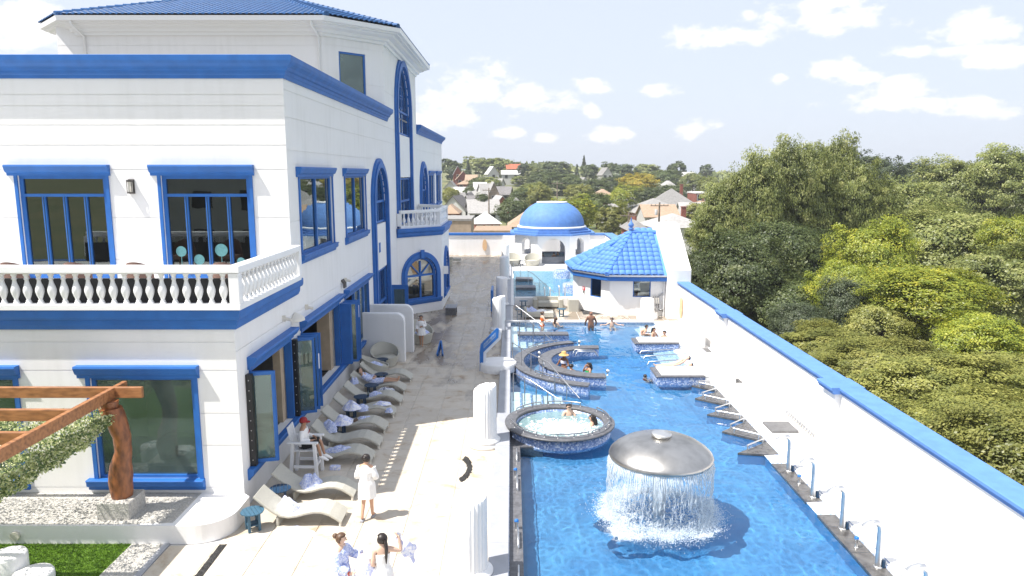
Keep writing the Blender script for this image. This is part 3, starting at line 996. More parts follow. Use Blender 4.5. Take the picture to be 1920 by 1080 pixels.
# backs, roofs and floors that close the volume
mb = MB()
mb.box(-32, FX - .31, 17.81, 22.4, 5.0, 5.28); mb.box(-32, FX, 17.5, 17.81, 5.0, 5.29); mb.box(FX - .31, FX, 17.81, 22.4, 5.0, 5.29)
rfm = MB(); rfm.box(-32, -7.0, 22.5, 71.4, 11.9, 12.0); rfm.build('flat_roof', M['roofing'], BL)
mb.box(-32, FX, 71.5, 71.7, 0, 12.0)
mb.build('roof_slab', M['white'], BL)
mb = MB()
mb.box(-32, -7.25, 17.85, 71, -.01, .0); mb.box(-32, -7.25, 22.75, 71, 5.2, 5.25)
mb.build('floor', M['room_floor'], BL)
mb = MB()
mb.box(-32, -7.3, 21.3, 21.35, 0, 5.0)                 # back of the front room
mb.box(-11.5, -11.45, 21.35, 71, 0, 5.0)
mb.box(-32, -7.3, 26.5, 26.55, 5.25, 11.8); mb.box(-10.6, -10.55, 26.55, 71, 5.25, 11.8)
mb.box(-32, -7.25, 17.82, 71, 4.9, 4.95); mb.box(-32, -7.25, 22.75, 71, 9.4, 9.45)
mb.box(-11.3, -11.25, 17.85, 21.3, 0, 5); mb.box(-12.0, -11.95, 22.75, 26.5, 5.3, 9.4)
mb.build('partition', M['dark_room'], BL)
mb = MB()
mb.box(-9.5, -9.1, 20.6, 21.2, 0, 4.4); mb.box(-8.9, -8.3, 19.6, 20.2, 0, .75); mb.box(-14.4, -13.6, 19.9, 20.5, 0, .75)
mb.build('interior_column', M['tan_jamb'], BL)

HDR = lambda z: [(0, z - .26), (.05, z - .26), (.06, z - .18), (.13, z - .14), (.15, z - .1), (.20, z + .02), (.185, z + .07), (0, z + .07)]
SIL = lambda z: [(0, z - .28), (.05, z - .28), (.07, z - .2), (.15, z - .15), (.16, z - .03), (.19, z - .01), (.17, z + .02), (0, z + .02)]


def window(F, u0, u1, z0, z1, mull=(), trans=(), glass='glass', header=True, sill=True, fw=.09, label=None, par=None, casing=.10, topwhole=False):
    """frame with its panes; header and sill mouldings outside"""
    mb = MB(); d0, d1 = -.16, -.05
    F.box(mb, u0, u0 + fw, z0, z1, d0, d1); F.box(mb, u1 - fw, u1, z0, z1, d0, d1)
    F.box(mb, u0 + fw, u1 - fw, z0, z0 + fw, d0, d1); F.box(mb, u0 + fw, u1 - fw, z1 - fw, z1, d0, d1)
    us = [u0 + fw] + [m for m in mull] + [u1 - fw]
    zs = [z0 + fw] + [t for t in trans] + [z1 - fw]
    for t in trans: F.box(mb, u0 + fw, u1 - fw, t - .045, t + .045, d0 + .003, d1 + .02)
    for m in mull:
        for j in range(len(zs) - (2 if topwhole else 1)):
            F.box(mb, m - .05, m + .05, zs[j] + (.045 if j else 0), zs[j + 1] - (.045 if j < len(zs) - 2 else 0), d0 + .006, d1 + .012)
    if casing:
        F.box(mb, u0 - casing, u0 - .002, z0 - .02, z1 + .02, .002, .05); F.box(mb, u1 + .002, u1 + casing, z0 - .02, z1 + .02, .002, .05)
    w = mb.build('window', M['blue'], par or BL, label, org=F.p((u0 + u1) / 2, z0))
    if topwhole: p = MB(); F.pane(p, us[0], us[-1], zs[-2] + .045, zs[-1], -.10); p.build('pane', M[glass], w)
    for i in range(len(us) - 1):
        for j in range(len(zs) - (2 if topwhole else 1)):
            p = MB(); F.pane(p, us[i] + (.05 if i else 0), us[i + 1] - (.05 if i < len(us) - 2 else 0), zs[j] + (.045 if j else 0), zs[j + 1] - (.045 if j < len(zs) - 2 else 0), -.10)
            p.build('pane', M[glass], w)
    if header:
        h = MB(); F.prof(h, u0 - .30, u1 + .16, HDR(z1 + .24)); h.build('header', M['blue'], w)
    if sill:
        h = MB(); F.prof(h, u0 - .26, u1 + .12, SIL(z0)); h.build('sill', M['blue'], w)
    return w


for a, b, c, e in LH: window(LF, a, b, c, e, glass='glass_teal')
for k, (a, b, c, e) in enumerate(UH):
    w = (b - a)
    mm = [a + w * q for q in (.26, .5, .74)]
    wo = window(UF, a, b, c, e, mm, [7.93], sill=False, fw=.12, topwhole=True)
    st = MB()
    for m in mm: UF.box(st, m - .012, m + .012, c + .1, 7.88, -.036, -.024)
    st.build('door_gap', M['navy'], wo)
    if k == 1:
        for (uu, zz, rr) in ((-10.38, 6.18, .165), (-9.83, 5.92, .165), (-9.12, 6.22, .20), (-8.52, 5.86, .13)):
            ds = MB(); n = 20
            ds.add([UF.p(uu + rr * math.cos(2 * PI * t / n), zz + rr * math.sin(2 * PI * t / n), -.095) for t in range(n)], [tuple(range(n))])
            UF.box(ds, uu - .008, uu + .008, 5.44, zz - rr, -.097, -.094)
            ds.build('window_sticker', M['teal_disc'], wo)
for a, b, c, e in RU: window(RF, a, b, c, e, [(a + b) / 2], glass='glass_side')
for a, b, c, e in [(60.4, 64.2, 5.95, 8.5), (66.2, 70.0, 5.95, 8.5)]: window(RF, a, b, c, e, [(a + b) / 2], glass='glass_side')


def archwin(F, uc, hw, z0, zs, rat, tw, td, secs, spokes=0, label=None, proud=.06):
    """arched surround with stacked infill. secs: list of (z0, z1, 'glass'|'panel'|'door')"""
    n = 18
    mb = MB()
    path = arcpath(uc, hw, z0, zs, rat, n)
    F.band(mb, path, tw * .62, -.05, td)
    F.band(mb, arcpath(uc, hw + tw * .62 + .002, z0, zs, rat, n), tw * .38, .002, td * .62)
    F.band(mb, arcpath(uc, hw - .16, z0, zs, rat, n), .158, -.2, -.03)
    w = mb.build('arched_window', M['blue'], BL, label, org=F.p(uc, z0))
    hi = hw - .16
    def half(z):
        if z <= zs: return hi
        q = min(1, (z - zs) / (hi * rat)); return hi * math.sqrt(max(0, 1 - q * q))
    for (a, b, kind) in secs:
        if kind == 'panel':
            p = MB(); F.box(p, uc - hi, uc + hi, a, b, -.2, .03); p.build('panel', M['white'], w); continue
        p = MB(); pts = []
        m = 12
        for k in range(m + 1):
            z = a + (b - a) * k / m; pts.append((uc + half(z), z))
        for k in range(m, -1, -1):
            z = a + (b - a) * k / m; pts.append((uc - half(z), z))
        p.add([F.p(u, z, -.12) for u, z in pts], [tuple(range(len(pts)))])
        p.build('pane', M['glass_side'], w)
        p = MB()
        F.box(p, uc - half(a), uc + half(a), a, a + .10, -.17, -.05)
        if b <= zs + .01: F.box(p, uc - half(b), uc + half(b), b - .10, b, -.171, -.051)
        zt = b if b <= zs else b - .02
        if kind == 'glass':
            F.box(p, uc - .05, uc + .05, a + .10, zt - .1, -.168, -.06)
            zm = min(zs, b) if b > zs else (a + b) / 2
            F.box(p, uc - half(zm), uc + half(zm), zm - .06, zm + .06, -.169, -.045)
            for k in range(1, spokes + 1):
                t = PI * k / (spokes + 1)
                if abs(t - PI / 2) < .1: continue
                q = F.p(uc, zs, -.1); e = F.p(uc + hi * math.cos(t), zs + hi * rat * math.sin(t), -.1)
                p.obar(q, e, .08, .08)
        p.build('glazing_bar', M['blue'], w)
    return w


def rosette(w, F, uc, zc, r):
    p = MB()
    for k in range(4):
        t = k * PI / 2 + PI / 4
        cu, cz = uc + r * .5 * math.cos(t), zc + r * .5 * math.sin(t)
        p.tube([F.p(cu + r * .5 * math.cos(a * PI / 6), cz + r * .5 * math.sin(a * PI / 6), -.09) for a in range(12)], .03, 5, closed=True)
    p.build('tracery', M['blue'], w)


w = archwin(RF, 37.6, 1.75, .05, 7.15, 1.0, .46, .2, [(6.05, 8.73, 'glass'), (3.65, 6.0, 'panel'), (.06, 3.6, 'glass')])
p = MB(); RF.box(p, 37.05, 37.4, 4.55, 5.05, .035, .06); p.build('plaque', M['blue'], w)
w = archwin(RF, 46.6, 2.75, 5.35, 12.4, 1.0, .55, .2, [(11.0, 14.95, 'glass'), (8.35, 10.95, 'panel'), (5.4, 8.3, 'glass')])
rosette(w, RF, 46.6, 13.3, .8)
archwin(RF, 56.4, 1.75, 5.36, 7.3, 1.0, .46, .2, [(5.5, 8.9, 'glass')])

# lower side: sill run, openings with folded leaves, stone jambs
w1 = MB(); RF.prof(w1, 17.8, 34.75, SIL(.95)); w1.build('sill', M['blue'], BL)
for a, b, c, e in RL:
    h = MB(); RF.prof(h, a - .1, b + .12, [(d * 1.35, z) for d, z in HDR(3.80)]); h.build('header', M['blue'], BL)
    f = MB(); RF.box(f, a, a + .08, c, e, -.2, .03); RF.box(f, b - .08, b, c, e, -.2, .03); RF.box(f, a + .08, b - .08, e - .1, e, -.2, .02)
    f.build('window_frame', M['blue'], BL)
for u, wd in ((21.45, .32), (27.45, .42)):
    f = MB(); RF.box(f, u, u + wd, .95, 3.42, -.7, -.21); f.build('stone_jamb', M['tan_jamb'], BL)
leaf_n = 0
def leaf(u, ang, wl=.62, z0=.98, z1=3.46):
    """one folding glazed leaf hinged at u, standing out from the wall"""
    a = R(ang)
    F = Fr(RF.p(u, 0, .02), (math.sin(a), math.cos(a), 0), (math.cos(a), -math.sin(a), 0))
    mb = MB()
    F.box(mb, 0, .075, z0, z1, -.03, .03); F.box(mb, wl - .075, wl, z0, z1, -.03, .03)
    F.box(mb, .075, wl - .075, z0, z0 + .09, -.03, .03); F.box(mb, .075, wl - .075, z1 - .09, z1, -.03, .03)
    o = mb.build('folding_leaf', M['blue'], BL, org=F.p(0, z0))
    p = MB(); F.pane(p, .075, wl - .075, z0 + .09, z1 - .09, .004); p.build('pane', M['glass_teal'], o)
    return o, F
for u, a in ((18.25, 76), (18.36, 84), (22.15, 70), (22.55, 78), (22.9, 80), (28.55, 74), (28.8, 80), (29.1, 82)): leaf(u, a)
for u, un in ((18.0, 18.16), (21.95, 22.1)):
    f = MB(); RF.box(f, u, un, .98, 3.46, .012, .16)
    o = f.build('jamb_strip', M['black'], BL)
    d = MB()
    for k in range(9): d.sphere(RF.p((u + un) / 2 - .09, 1.15 + k * .27, .09), .014, 6, 4)
    d.build('stud', M['steel'], o)
for k in range(5):                                       # stacked blue shutters on the second pier
    f = MB(); RF.box(f, 28.28 + k * .05, 28.32 + k * .05, .98, 3.46, .02, .42 + .02 * (k % 2)); f.build('shutter', M['blue'], BL)
f = MB()
for u in (31.2, 32.2, 33.2): RF.box(f, u - .06, u + .06, 1.0, 3.44, -.14, -.02)
f.build('mullion', M['blue'], BL)
for a, b in ((31.26, 32.14), (32.26, 33.14), (33.26, 34.1)):
    f = MB(); RF.pane(f, a, b, 1.0, 3.44, -.08); f.build('pane', M['glass_teal'], BL)
# pebble planting just inside the open windows
pm = MB(); pm.sphere((0, 0, 0), (.055, .045, .035), 6, 4); pme = pm.mesh('pebbles', M['gravel_white'])
pb = MB(); r2 = random.Random(3)
for k in range(1500):
    y = r2.choice((r2.uniform(19.2, 21.3), r2.uniform(24.5, 27.4)))
    cx = -8.55 + .55 * math.sin((y - 19) * 1.2)
    x = cx + r2.gauss(0, .5)
    if x > -7.35 or x < -10: continue
    h = .75 + .18 * math.exp(-((x - cx) / .6) ** 2) + r2.uniform(0, .04)
    s = r2.uniform(.03, .065)
    pb.add([(x - s, y, h), (x, y - s, h), (x + s, y, h), (x, y + s, h), (x, y, h + s * .8), (x, y, h - s)], [(0, 1, 4), (1, 2, 4), (2, 3, 4), (3, 0, 4)])
pb.build('pebbles', M['gravel_white'], BL, kind='stuff')
f = MB(); f.box(-10.6, -7.26, 18.6, 21.25, 0, .72); f.box(-10.6, -7.26, 23.4, 28.0, 0, .72); f.build('planter_bed', M['tan_jamb'], BL)

# cornices and trims
CORN = [(0, 11.42), (.05, 11.42), (.07, 11.52), (.10, 11.55), (.12, 11.63), (.19, 11.66), (.22, 11.74), (.33, 11.83), (.37, 11.90), (.38, 12.05), (.32, 12.07), (-.3, 12.07)]
mb = MB(); sweep(mb, [(-32, 22.4), (FX, 22.4), (FX, 40.6)], CORN); mb.build('cornice', M['blue'], BL)
mb = MB(); sweep(mb, [(FX, 53.0), (FX, 71.6), (-20, 71.6)], CORN); mb.build('cornice', M['blue'], BL)
TRIM = [(0, 4.78), (.06, 4.78), (.09, 4.84), (.12, 4.90), (.13, 5.02), (.20, 5.06), (.23, 5.12), (.24, 5.28), (.22, 5.31), (-.2, 5.31)]
mb = MB(); sweep(mb, [(-32, 17.5), (FX, 17.5), (FX, 22.75)], TRIM); mb.build('balcony_trim', M['blue'], BL)

BALP = [(.072, 0), (.072, .05), (.052, .06), (.06, .085), (.04, .11), (.052, .15), (.078, .22), (.098, .30), (.10, .36), (.085, .43), (.055, .52), (.043, .58), (.046, .615), (.066, .63), (.046, .65), (.05, .70), (.066, .72), (.066, .78)]
bm_ = MB(); bm_.lathe(BALP, n=12); bal_me = bm_.mesh('baluster', M['white_gloss'])


def balustrade(path, zb, par=BL, step=.296, post=True, sc=1.0):
    base = MB()
    PR = lambda w, z0, z1: [(-w, z0), (w, z0), (w, z1 - .015), (w - .015, z1), (-w + .015, z1), (-w, z1 - .015)]
    sweep(base, path, PR(.13, zb, zb + .14))
    sweep(base, path, PR(.15, zb + .92, zb + 1.08))
    sweep(base, path, PR(.09, zb + .885, zb + .918))
    for i, (x, y) in enumerate(path):
        base.box(x - .12, x + .12, y - .12, y + .12, zb + .142, zb + .90)
    o = base.build('balustrade', M['white_gloss'], par)
    for i in range(len(path) - 1):
        a, b = Vector((*path[i], 0)), Vector((*path[i + 1], 0)); L_ = (b - a).length
        n = max(1, int(L_ / step))
        for k in range(1, n):
            q = a.lerp(b, k / n)
            place(bal_me, 'baluster', (q.x, q.y, zb + .135), o, scale=(1, 1, .98))
    return o


balustrade([(-16.3, 17.34), (-6.74, 17.34), (-6.74, 22.38)], 5.31)

# half-octagon bay with its balcony
BP = [(FX, 43.0), (-4.45, 45.35), (-4.45, 50.6), (FX, 53.0)]
CH = Fr((FX, 43.0, 0), (2.45, 2.35, 0), (2.35, -2.45, 0))
CL = math.hypot(2.45, 2.35)
mb = MB()
CH.wall(mb, 0, CL, 0, 5.0, [], [(1.75, 1.16, .85, 2.35, 1.0)], [.62, 4.2])
SBF = Fr((-4.45, 45.35, 0), (0, 1, 0), (1, 0, 0))
SBF.wall(mb, 0, 5.25, 0, 5.0, [], [(2.6, 1.16, .85, 2.35, 1.0)], [.62, 4.2])
BK = Fr((-4.45, 50.6, 0), (-2.45, 2.4, 0), (2.4, 2.45, 0))
BK.wall(mb, 0, 3.43, 0, 5.0)
mb.prism([(FX, 43.0), (-4.45, 45.35), (-4.45, 50.6), (FX, 53.0)], 5.0, 5.29)
mb.build('bay', M['white'], BL)
mb = MB(); mb.prism([(FX, 43.4), (-4.8, 45.5), (-4.8, 50.4), (FX, 52.6)], .0, .02); mb.box(FX - .05, FX, 43.4, 52.6, .02, 4.9); mb.build('bay_room', M['dark_room'], BL)
mb = MB(); sweep(mb, BP, TRIM); mb.build('balcony_trim', M['blue'], BL)
balustrade([(FX + .15, 43.28), (-4.62, 45.42), (-4.62, 50.5), (FX + .15, 52.8)], 5.31, step=.33)
archwin(CH, 1.75, 1.16, .85, 2.35, 1.0, .32, .14, [(.86, 3.36, 'glass')], 3)
archwin(SBF, 2.6, 1.16, .85, 2.35, 1.0, .32, .14, [(.86, 3.36, 'glass')], 3)
for F, u0, u1 in ((CH, .15, 3.3), (SBF, 1.0, 4.2)):
    h = MB(); F.prof(h, u0, u1, SIL(.85)); h.build('sill', M['blue'], BL)
f = MB(); CH.box(f, 1.62, 1.88, 3.46, 3.95, .15, .24); f.build('keystone', M['blue'], BL)
# glass leaf of the open side door, small boxes, lamp
f = MB(); f.box(-6.88, -5.9, 40.4, 40.45, .05, 2.35); o = f.build('open_door', M['blue'], BL)
f = MB(); f.box(-6.7, -6.1, 40.38, 40.399, .35, 2.1); f.build('pane', M['glass_teal'], o)
for (y, z) in ((21.2, 4.28), (23.6, 4.18), (29.3, 4.25)):
    f = MB(); RF.box(f, y, y + .06, z - .08, z + .10, .0, .1); f.tube([RF.p(y + .03, z, .1), RF.p(y + .03, z - .03, .26)], .05, 8)
    f.build('security_camera', M['cam_white'], BL)
f = MB()
def shell(u, v):
    a = PI * u; r = .42 * math.sin(PI * (.1 + .9 * v) / 2)
    return RF.p(22.4 + .42 * math.cos(a) * math.sin(v * PI / 2), 4.0 + .26 * (1 - v) * 1.0 + .0 * u, .02 + .3 * math.sin(a) * math.sin(v * PI / 2))
f.grid(shell, 10, 6); f.build('shell_uplight', M['cam_white'], BL)
f = MB(); UF.box(f, -11.80, -11.62, 7.98, 8.42, .0, .03); UF.box(f, -11.79, -11.63, 8.34, 8.40, .03, .17); UF.box(f, -11.79, -11.63, 7.99, 8.03, .03, .17)
for a in (-11.79, -11.645): UF.box(f, a, a + .015, 8.03, 8.34, .155, .17)
o = f.build('wall_lamp', M['lamp_metal'], BL)
f = MB(); UF.box(f, -11.76, -11.66, 8.03, 8.34, .05, .14); f.build('lamp_glass', M['lamp_glass'], o)
f = MB()
for y in (28.75, 28.95): f.tube([RF.p(y, 4.35, .02), RF.p(y, 4.2, .12), RF.p(y, 4.02, .12)], .05, 7)
f.build('floodlight', M['lamp_metal'], BL)
for (y, z) in ((22.75, 2.3), (29.0, 2.75), (36.0, 1.35), (45.95, 2.2)):
    f = MB(); F = RF if y < 40 else Fr((-4.45, 0, 0), (0, 1, 0), (1, 0, 0))
    F.box(f, y, y + .14, z, z + .5, .02 if y > 40 else (.5 if y < 30 else .2), .6 if y < 30 else .34); f.build('notice', M['white_gloss'], BL)

# octagonal tower
TP = [(-22.7, 44), (-22.7, 37.4), (-9.5, 37.4), (FX - .001, 40.0)]
CFR = Fr((-9.5, 37.4, 0), (2.6, 2.6, 0), (1, -1, 0)); CW = math.hypot(2.6, 2.6)
TF = Fr((0, 37.4, 0), (1, 0, 0), (0, -1, 0))
mb = MB()
TF.wall(mb, -22.7, -9.5, 12.0, 16.1, [], [], [13.2, 14.9])
CFR.wall(mb, 0, CW, 12.0, 16.1, [(.95, 2.55, 12.1, 14.75)], [], [13.2, 15.0], dep=.25)
RF.wall(mb, 40.0, 43.0, 12.0, 16.1, [], [], [13.0])
RF.wall(mb, 52.99, 53.0, 12.0, 16.1)
mb.box(-22.7, FX - .3, 52.9, 53.0, 12, 16.1); mb.box(-22.7, -22.6, 37.5, 53, 12, 16.1)
mb.build('tower_wall', M['white'], BL)
window(CFR, .95, 2.55, 12.1, 14.75, (), (), 'glass_grey', False, False, casing=0)
mb = MB(); mb.box(-20, -8.4, 43.0, 43.1, 12.1, 16.0); mb.add([(-12, 40.0, 12), (-8.6, 43, 12), (-8.6, 43, 16), (-12, 40, 16)], [(0, 1, 2, 3)]); mb.build('partition', M['dark_room'], BL)
EP = [(-21.9, 54.2), (-24.0, 51.6), (-24.0, 38.8), (-21.9, 36.7), (-9.2, 36.7), (-6.2, 39.7), (-6.2, 53.2), (-9, 55.8)]
ECOR = [(-1.0, 15.36), (-.58, 15.37), (-.56, 15.50), (-.42, 15.53), (-.38, 15.66), (-.12, 15.74), (-.06, 15.82), (.12, 15.84), (.14, 15.90), (.30, 15.92), (.34, 16.13), (.26, 16.15), (-1.0, 16.16)]
mb = MB(); sweep(mb, EP, ECOR, side=1, closed=True); mb.build('eaves', M['white_gloss'], BL)
# tiled roof: each slope laid with barrel tiles in rows
APX = Vector((-15.0, 45.6, 19.3))
ER = [Vector((x + (.22 if x > -15 else -.22) , y + (-.22 if y < 45 else .22), 16.165)) for x, y in EP]
tv, tf = [], []
def tile_slope(tv, tf, a, b, top, w, l, rise, skip=()):
    """rows of barrel tiles over the triangle a, b, top; returns tile placements"""
    u = (b - a); L_ = u.length; u.normalize()
    foot = a + u * (top - a).dot(u)
    v = (top - foot); H_ = v.length; v.normalize(); n = u.cross(v).normalized()
    fa = (foot - a).dot(u)
    out = []
    rows = int(H_ / l) + 1
    for r in range(rows):
        y0 = r * l
        t = min(1, (y0 + l * .4) / H_)
        x0, x1 = fa * t, L_ + (fa - L_) * t
        k0, k1 = math.ceil((x0 + w * .2) / w - .5), math.floor((x1 - w * .2) / w - .5)
        for k in range(k0, k1 + 1):
            out.append((a + u * ((k + .5) * w) + v * y0 + n * .02, u, v, n))
    return out
def tile_geo(w, l, rise, seg=5):
    vs, fs = [], []
    for j, (yy, lift) in enumerate(((-.04, rise * .42), (l + .03, 0.0))):
        for k in range(seg + 1):
            t = PI * k / seg
            vs.append((-w * .5 * math.cos(t) * 1.02, yy, lift + rise * math.sin(t)))
    for k in range(seg): fs.append((k, k + 1, seg + 2 + k, seg + 1 + k))
    b = len(vs)
    for k in range(seg + 1):
        t = PI * k / seg
        vs.append((-w * .5 * math.cos(t) * .86, -.04, rise * .42 + rise * math.sin(t) * .72 - .015))
    for k in range(seg): fs.append((k + 1, k, b + k, b + k + 1))
    return vs, fs
TW, TLn = .30, .40
g_v, g_f = tile_geo(TW, TLn, .075)
tb = MB()
ne = len(ER)
for i in (2, 3, 4, 5):
    a, b = ER[i], ER[(i + 1) % ne]
    for (o, u, v, n) in tile_slope(None, None, a, b, APX, TW, TLn, .075):
        tb.add([o + u * x + v * y + n * z for x, y, z in g_v], g_f, 0, True)
rb = MB()
rb.add(list(ER) + [APX], [(i, (i + 1) % ne, ne) for i in range(ne)])
ro = rb.build('tower_roof', M['navy_tile'], BL)
tb.build('roof_tiles', M['navy_tile'], ro, kind='stuff')
def ridge(mb, a, b, r, step):
    d = (b - a); n = int(d.length / step)
    for k in range(n):
        p, q = a + d * (k / n), a + d * ((k + 1.12) / n)
        mb.tube([p + Vector((0, 0, .05)), q + Vector((0, 0, .03))], [r * 1.1, r * .9], 8)
rg = MB()
for i in (3, 4, 5, 6): ridge(rg, ER[i], APX, .14, .42)
rg.build('ridge_tiles', M['navy_tile'], ro)
# gutters downpipes
dp = MB()
for x in (-21.4, -9.75):
    dp.tube([(x, 36.45, 16.0), (x, 36.5, 15.75), (x + .1, 37.0, 15.45), (x + .12, 37.3, 15.3), (x + .12, 37.32, 12.0)], .06, 8)
dp.build('downpipe', M['white_gloss'], BL)
# ================================================================ tiled hut and its tall white gable wall
HUT = thing('pool_hut', 'small white pool hut with a bright blue barrel tile roof and ball finial', 'hut', (6.8, 46.6, 0))
E_ = [Vector(p) for p in ((9.3, 42.75, 2.56), (5.75, 42.95, 2.56), (3.9, 45.3, 2.56), (3.75, 48.4, 2.56), (5.6, 50.5, 2.56), (9.3, 50.6, 2.56))]
HR0, HR1 = Vector((7.7, 46.6, 4.80)), Vector((9.3, 46.6, 4.80))
WPL = []
for e in E_:
    d = Vector((7.7, 46.6)) - e.xy
    WPL.append(e.xy + d.normalized() * .42 if e.x < 9 else Vector((9.3, e.y + (.38 if e.y < 46 else -.38))))
def wfr(a, b):
    d = (b - a); n = Vector((d.y, -d.x))
    return Fr((a.x, a.y, 0), (d.x, d.y, 0), (n.x, n.y, 0)), d.length
mb = MB()
for i in range(5):
    F, L_ = wfr(WPL[i + 1], WPL[i])
    holes = []
    if i == 0: holes = [(7.36 - WPL[1].x, 8.43 - WPL[1].x, 1.16, 2.18)]; HF0 = F
    if i == 1: holes = [(1.0, 1.95, .98, 2.16)]; HF1 = F
    F.wall(mb, 0, L_, 0, 2.6, holes, dep=.15)
mb.build('wall', M['white'], HUT)
window(HF0, 7.36 - WPL[1].x, 8.43 - WPL[1].x, 1.16, 2.18, (), (), 'glass_side', False, False, fw=.05, par=HUT, casing=0)
window(HF1, 1.0, 1.95, .98, 2.16, (), (), 'glass', False, False, fw=.05, par=HUT, casing=0)
mb = MB(); mb.box(5, 9.2, 46.2, 46.3, 0, 2.5); mb.box(4.4, 9.2, 43.6, 50, 0.0, .01); mb.build('partition', M['dark_room'], HUT)
mb = MB(); sweep(mb, [(e.x, e.y) for e in E_], [(-.45, 2.40), (-.05, 2.42), (.0, 2.45), (.05, 2.47), (.06, 2.56), (-.45, 2.57)], side=-1); mb.build('soffit', M['white_gloss'], HUT)
mb = MB(); sweep(mb, [(e.x, e.y) for e in E_], [(-.01, 2.18), (.015, 2.22), (.02, 2.415), (-.06, 2.418), (-.12, 2.40), (-.10, 2.17)], side=-1); mb.build('fascia', M['blue'], HUT)
ov = .1
RE = [e + (e - Vector((7.7, 46.6, 2.56))).normalized() * ov for e in E_]; RE[0].x = 9.3; RE[5].x = 9.3
mb = MB(); mb.add(RE + [HR0, HR1], [(1, 0, 7, 6), (2, 1, 6), (3, 2, 6), (4, 3, 6), (5, 4, 6, 7)]); roof = mb.build('roof', M['blue_tile'], HUT)
hw_, hl_ = .38, .45
hv, hf = tile_geo(hw_, hl_, .085, 6)
tm = MB(); tm.add(hv, hf, 0, True); tile_me = tm.mesh('roof_tile', M['blue_tile'])
ntile = 0
for (a, b, tp, clipx) in ((RE[1], Vector((13.0, RE[0].y, 2.56)), HR0, 9.32), (RE[2], RE[1], HR0, 99), (RE[3], RE[2], HR0, 99)):
    for (o, u, v, n) in tile_slope(None, None, a, b, tp if clipx > 50 else tp, hw_, hl_, .1):
        if o.x > clipx - .1: continue
        q = Matrix((u, v, n)).transposed().to_euler()
        t = place(tile_me, 'roof_tile', (0, 0, 0), None, rot=q); t.parent = roof; t.location = o - ORG[roof.name]; ntile += 1
# the front slope is a trapezium: fill its right part that the triangle leaves out
u = (RE[0] - RE[1]); u.z = 0; u.normalize(); v = (HR1 - Vector((9.3, RE[0].y, 2.56))); v.x = 0; H2 = v.length; v.normalize(); n = u.cross(v).normalized()
have = [o.location + ORG[roof.name] for o in roof.children]
for r in range(int(H2 / hl_) + 1):
    for k in range(12):
        o = RE[1] + u * ((k + .5) * hw_) + v * (r * hl_) + n * .02
        if o.x > 9.22 or any((h - o).length < .2 for h in have): continue
        t_ = (r * hl_ + .2) / H2
        if o.x < RE[1].x + (HR0.x - RE[1].x) * t_ + .1: continue
        t = place(tile_me, 'roof_tile', (0, 0, 0), None, rot=Matrix((u, v, n)).transposed().to_euler()); t.parent = roof; t.location = o - ORG[roof.name]; ntile += 1
rg = MB()
for i in (1, 2, 3): ridge(rg, RE[i], HR0, .15, .42)
ridge(rg, HR0, HR1, .15, .4)
rg.build('ridge_tiles', M['blue_tile'], HUT)
fi = MB(); fi.lathe([(.14, 4.75), (.16, 4.9), (.10, 4.98), (.17, 5.04), (.17, 5.10), (.09, 5.16), (.17, 5.24), (.18, 5.34), (.10, 5.46), (.04, 5.56), (.05, 5.62), (.012, 5.80)], (7.7, 46.6, 0), 12)
fi.build('finial', M['blue_lit'], HUT)
f = MB(); HF1.box(f, .33, .55, 1.28, 1.5, .01, .03); o = f.build('notice', M['sign_red'], HUT)
f = MB(); HF1.box(f, .42, .46, 1.32, 1.43, .031, .034); HF1.box(f, .37, .51, 1.43, 1.46, .031, .034); f.build('print', M['white_gloss'], o)
f = MB(); f.tube([HF1.p(.46, 1.24, .04), HF1.p(.46, 1.12, .06)], .04, 6); f.build('call_point', M['lamp_metal'], HUT)

PY = thing('gable_wall', 'tall white gable shaped wall standing at the right end of the tiled hut', 'wall', (10, 46, 0))
mb = MB()
pr = [(42.2, 0), (42.2, 2.95), (45.9, 5.45), (47.3, 5.45), (51.0, 2.95), (51.0, 0)]
mb.add([(9.3, y, z) for y, z in pr] + [(10.6, y, z) for y, z in pr], [(0, 1, 2, 3, 4, 5), (11, 10, 9, 8, 7, 6)] + [(i + 6, (i + 1) % 6 + 6, (i + 1) % 6, i) for i in range(6)])
mb.build('wall_body', M['white'], PY)
f = MB(); f.lathe([(.035, 0), (.035, 2.3)], (9.2, 43.0, 0), 8); f.build('downpipe', M['white_gloss'], PY)

# ================================================================ boundary walls with blue coping
BWL = thing('boundary_wall', 'long white boundary wall with bright blue coping beside the pool', 'wall', (10.2, 25, 0))
mb = MB(); mb.box(9.9, 10.36, 5, 42.195, -4.2, 2.06); mb.build('wall_body', M['white'], BWL)
CAP = lambda x0, x1, z: [(x0, z), (x0 - .0, z + .03), (x0 - .03, z + .05), (x0 - .03, z + .10), (x0 - .07, z + .12), (x0 - .07, z + .19), (x0 - .05, z + .205), (x1 + .05, z + .205), (x1 + .07, z + .19), (x1 + .07, z + .12), (x1, z + .05), (x1, z)]
def capbox(mb, x0, x1, y0, y1, z):
    pr = CAP(x0, x1, z); n = len(pr)
    mb.add([(x, y0, zz) for x, zz in pr] + [(x, y1, zz) for x, zz in pr], [(i, (i + 1) % n, n + (i + 1) % n, n + i) for i in range(n)] + [tuple(range(n)), tuple(range(2 * n - 1, n - 1, -1))])
mb = MB(); piers = [9.8, 21.3, 32.8]; e = [5.0] + [q for p in piers for q in (p - .52, p + .52)] + [42.19]
for k in range(0, len(e), 2): capbox(mb, 9.86, 10.44, e[k], e[k + 1], 2.06)
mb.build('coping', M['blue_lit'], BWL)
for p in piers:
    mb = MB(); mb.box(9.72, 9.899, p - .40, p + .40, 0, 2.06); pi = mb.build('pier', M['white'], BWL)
    mb = MB(); capbox(mb, 9.62, 10.50, p - .52, p + .52, 2.062); mb.build('coping', M['blue_lit'], pi)
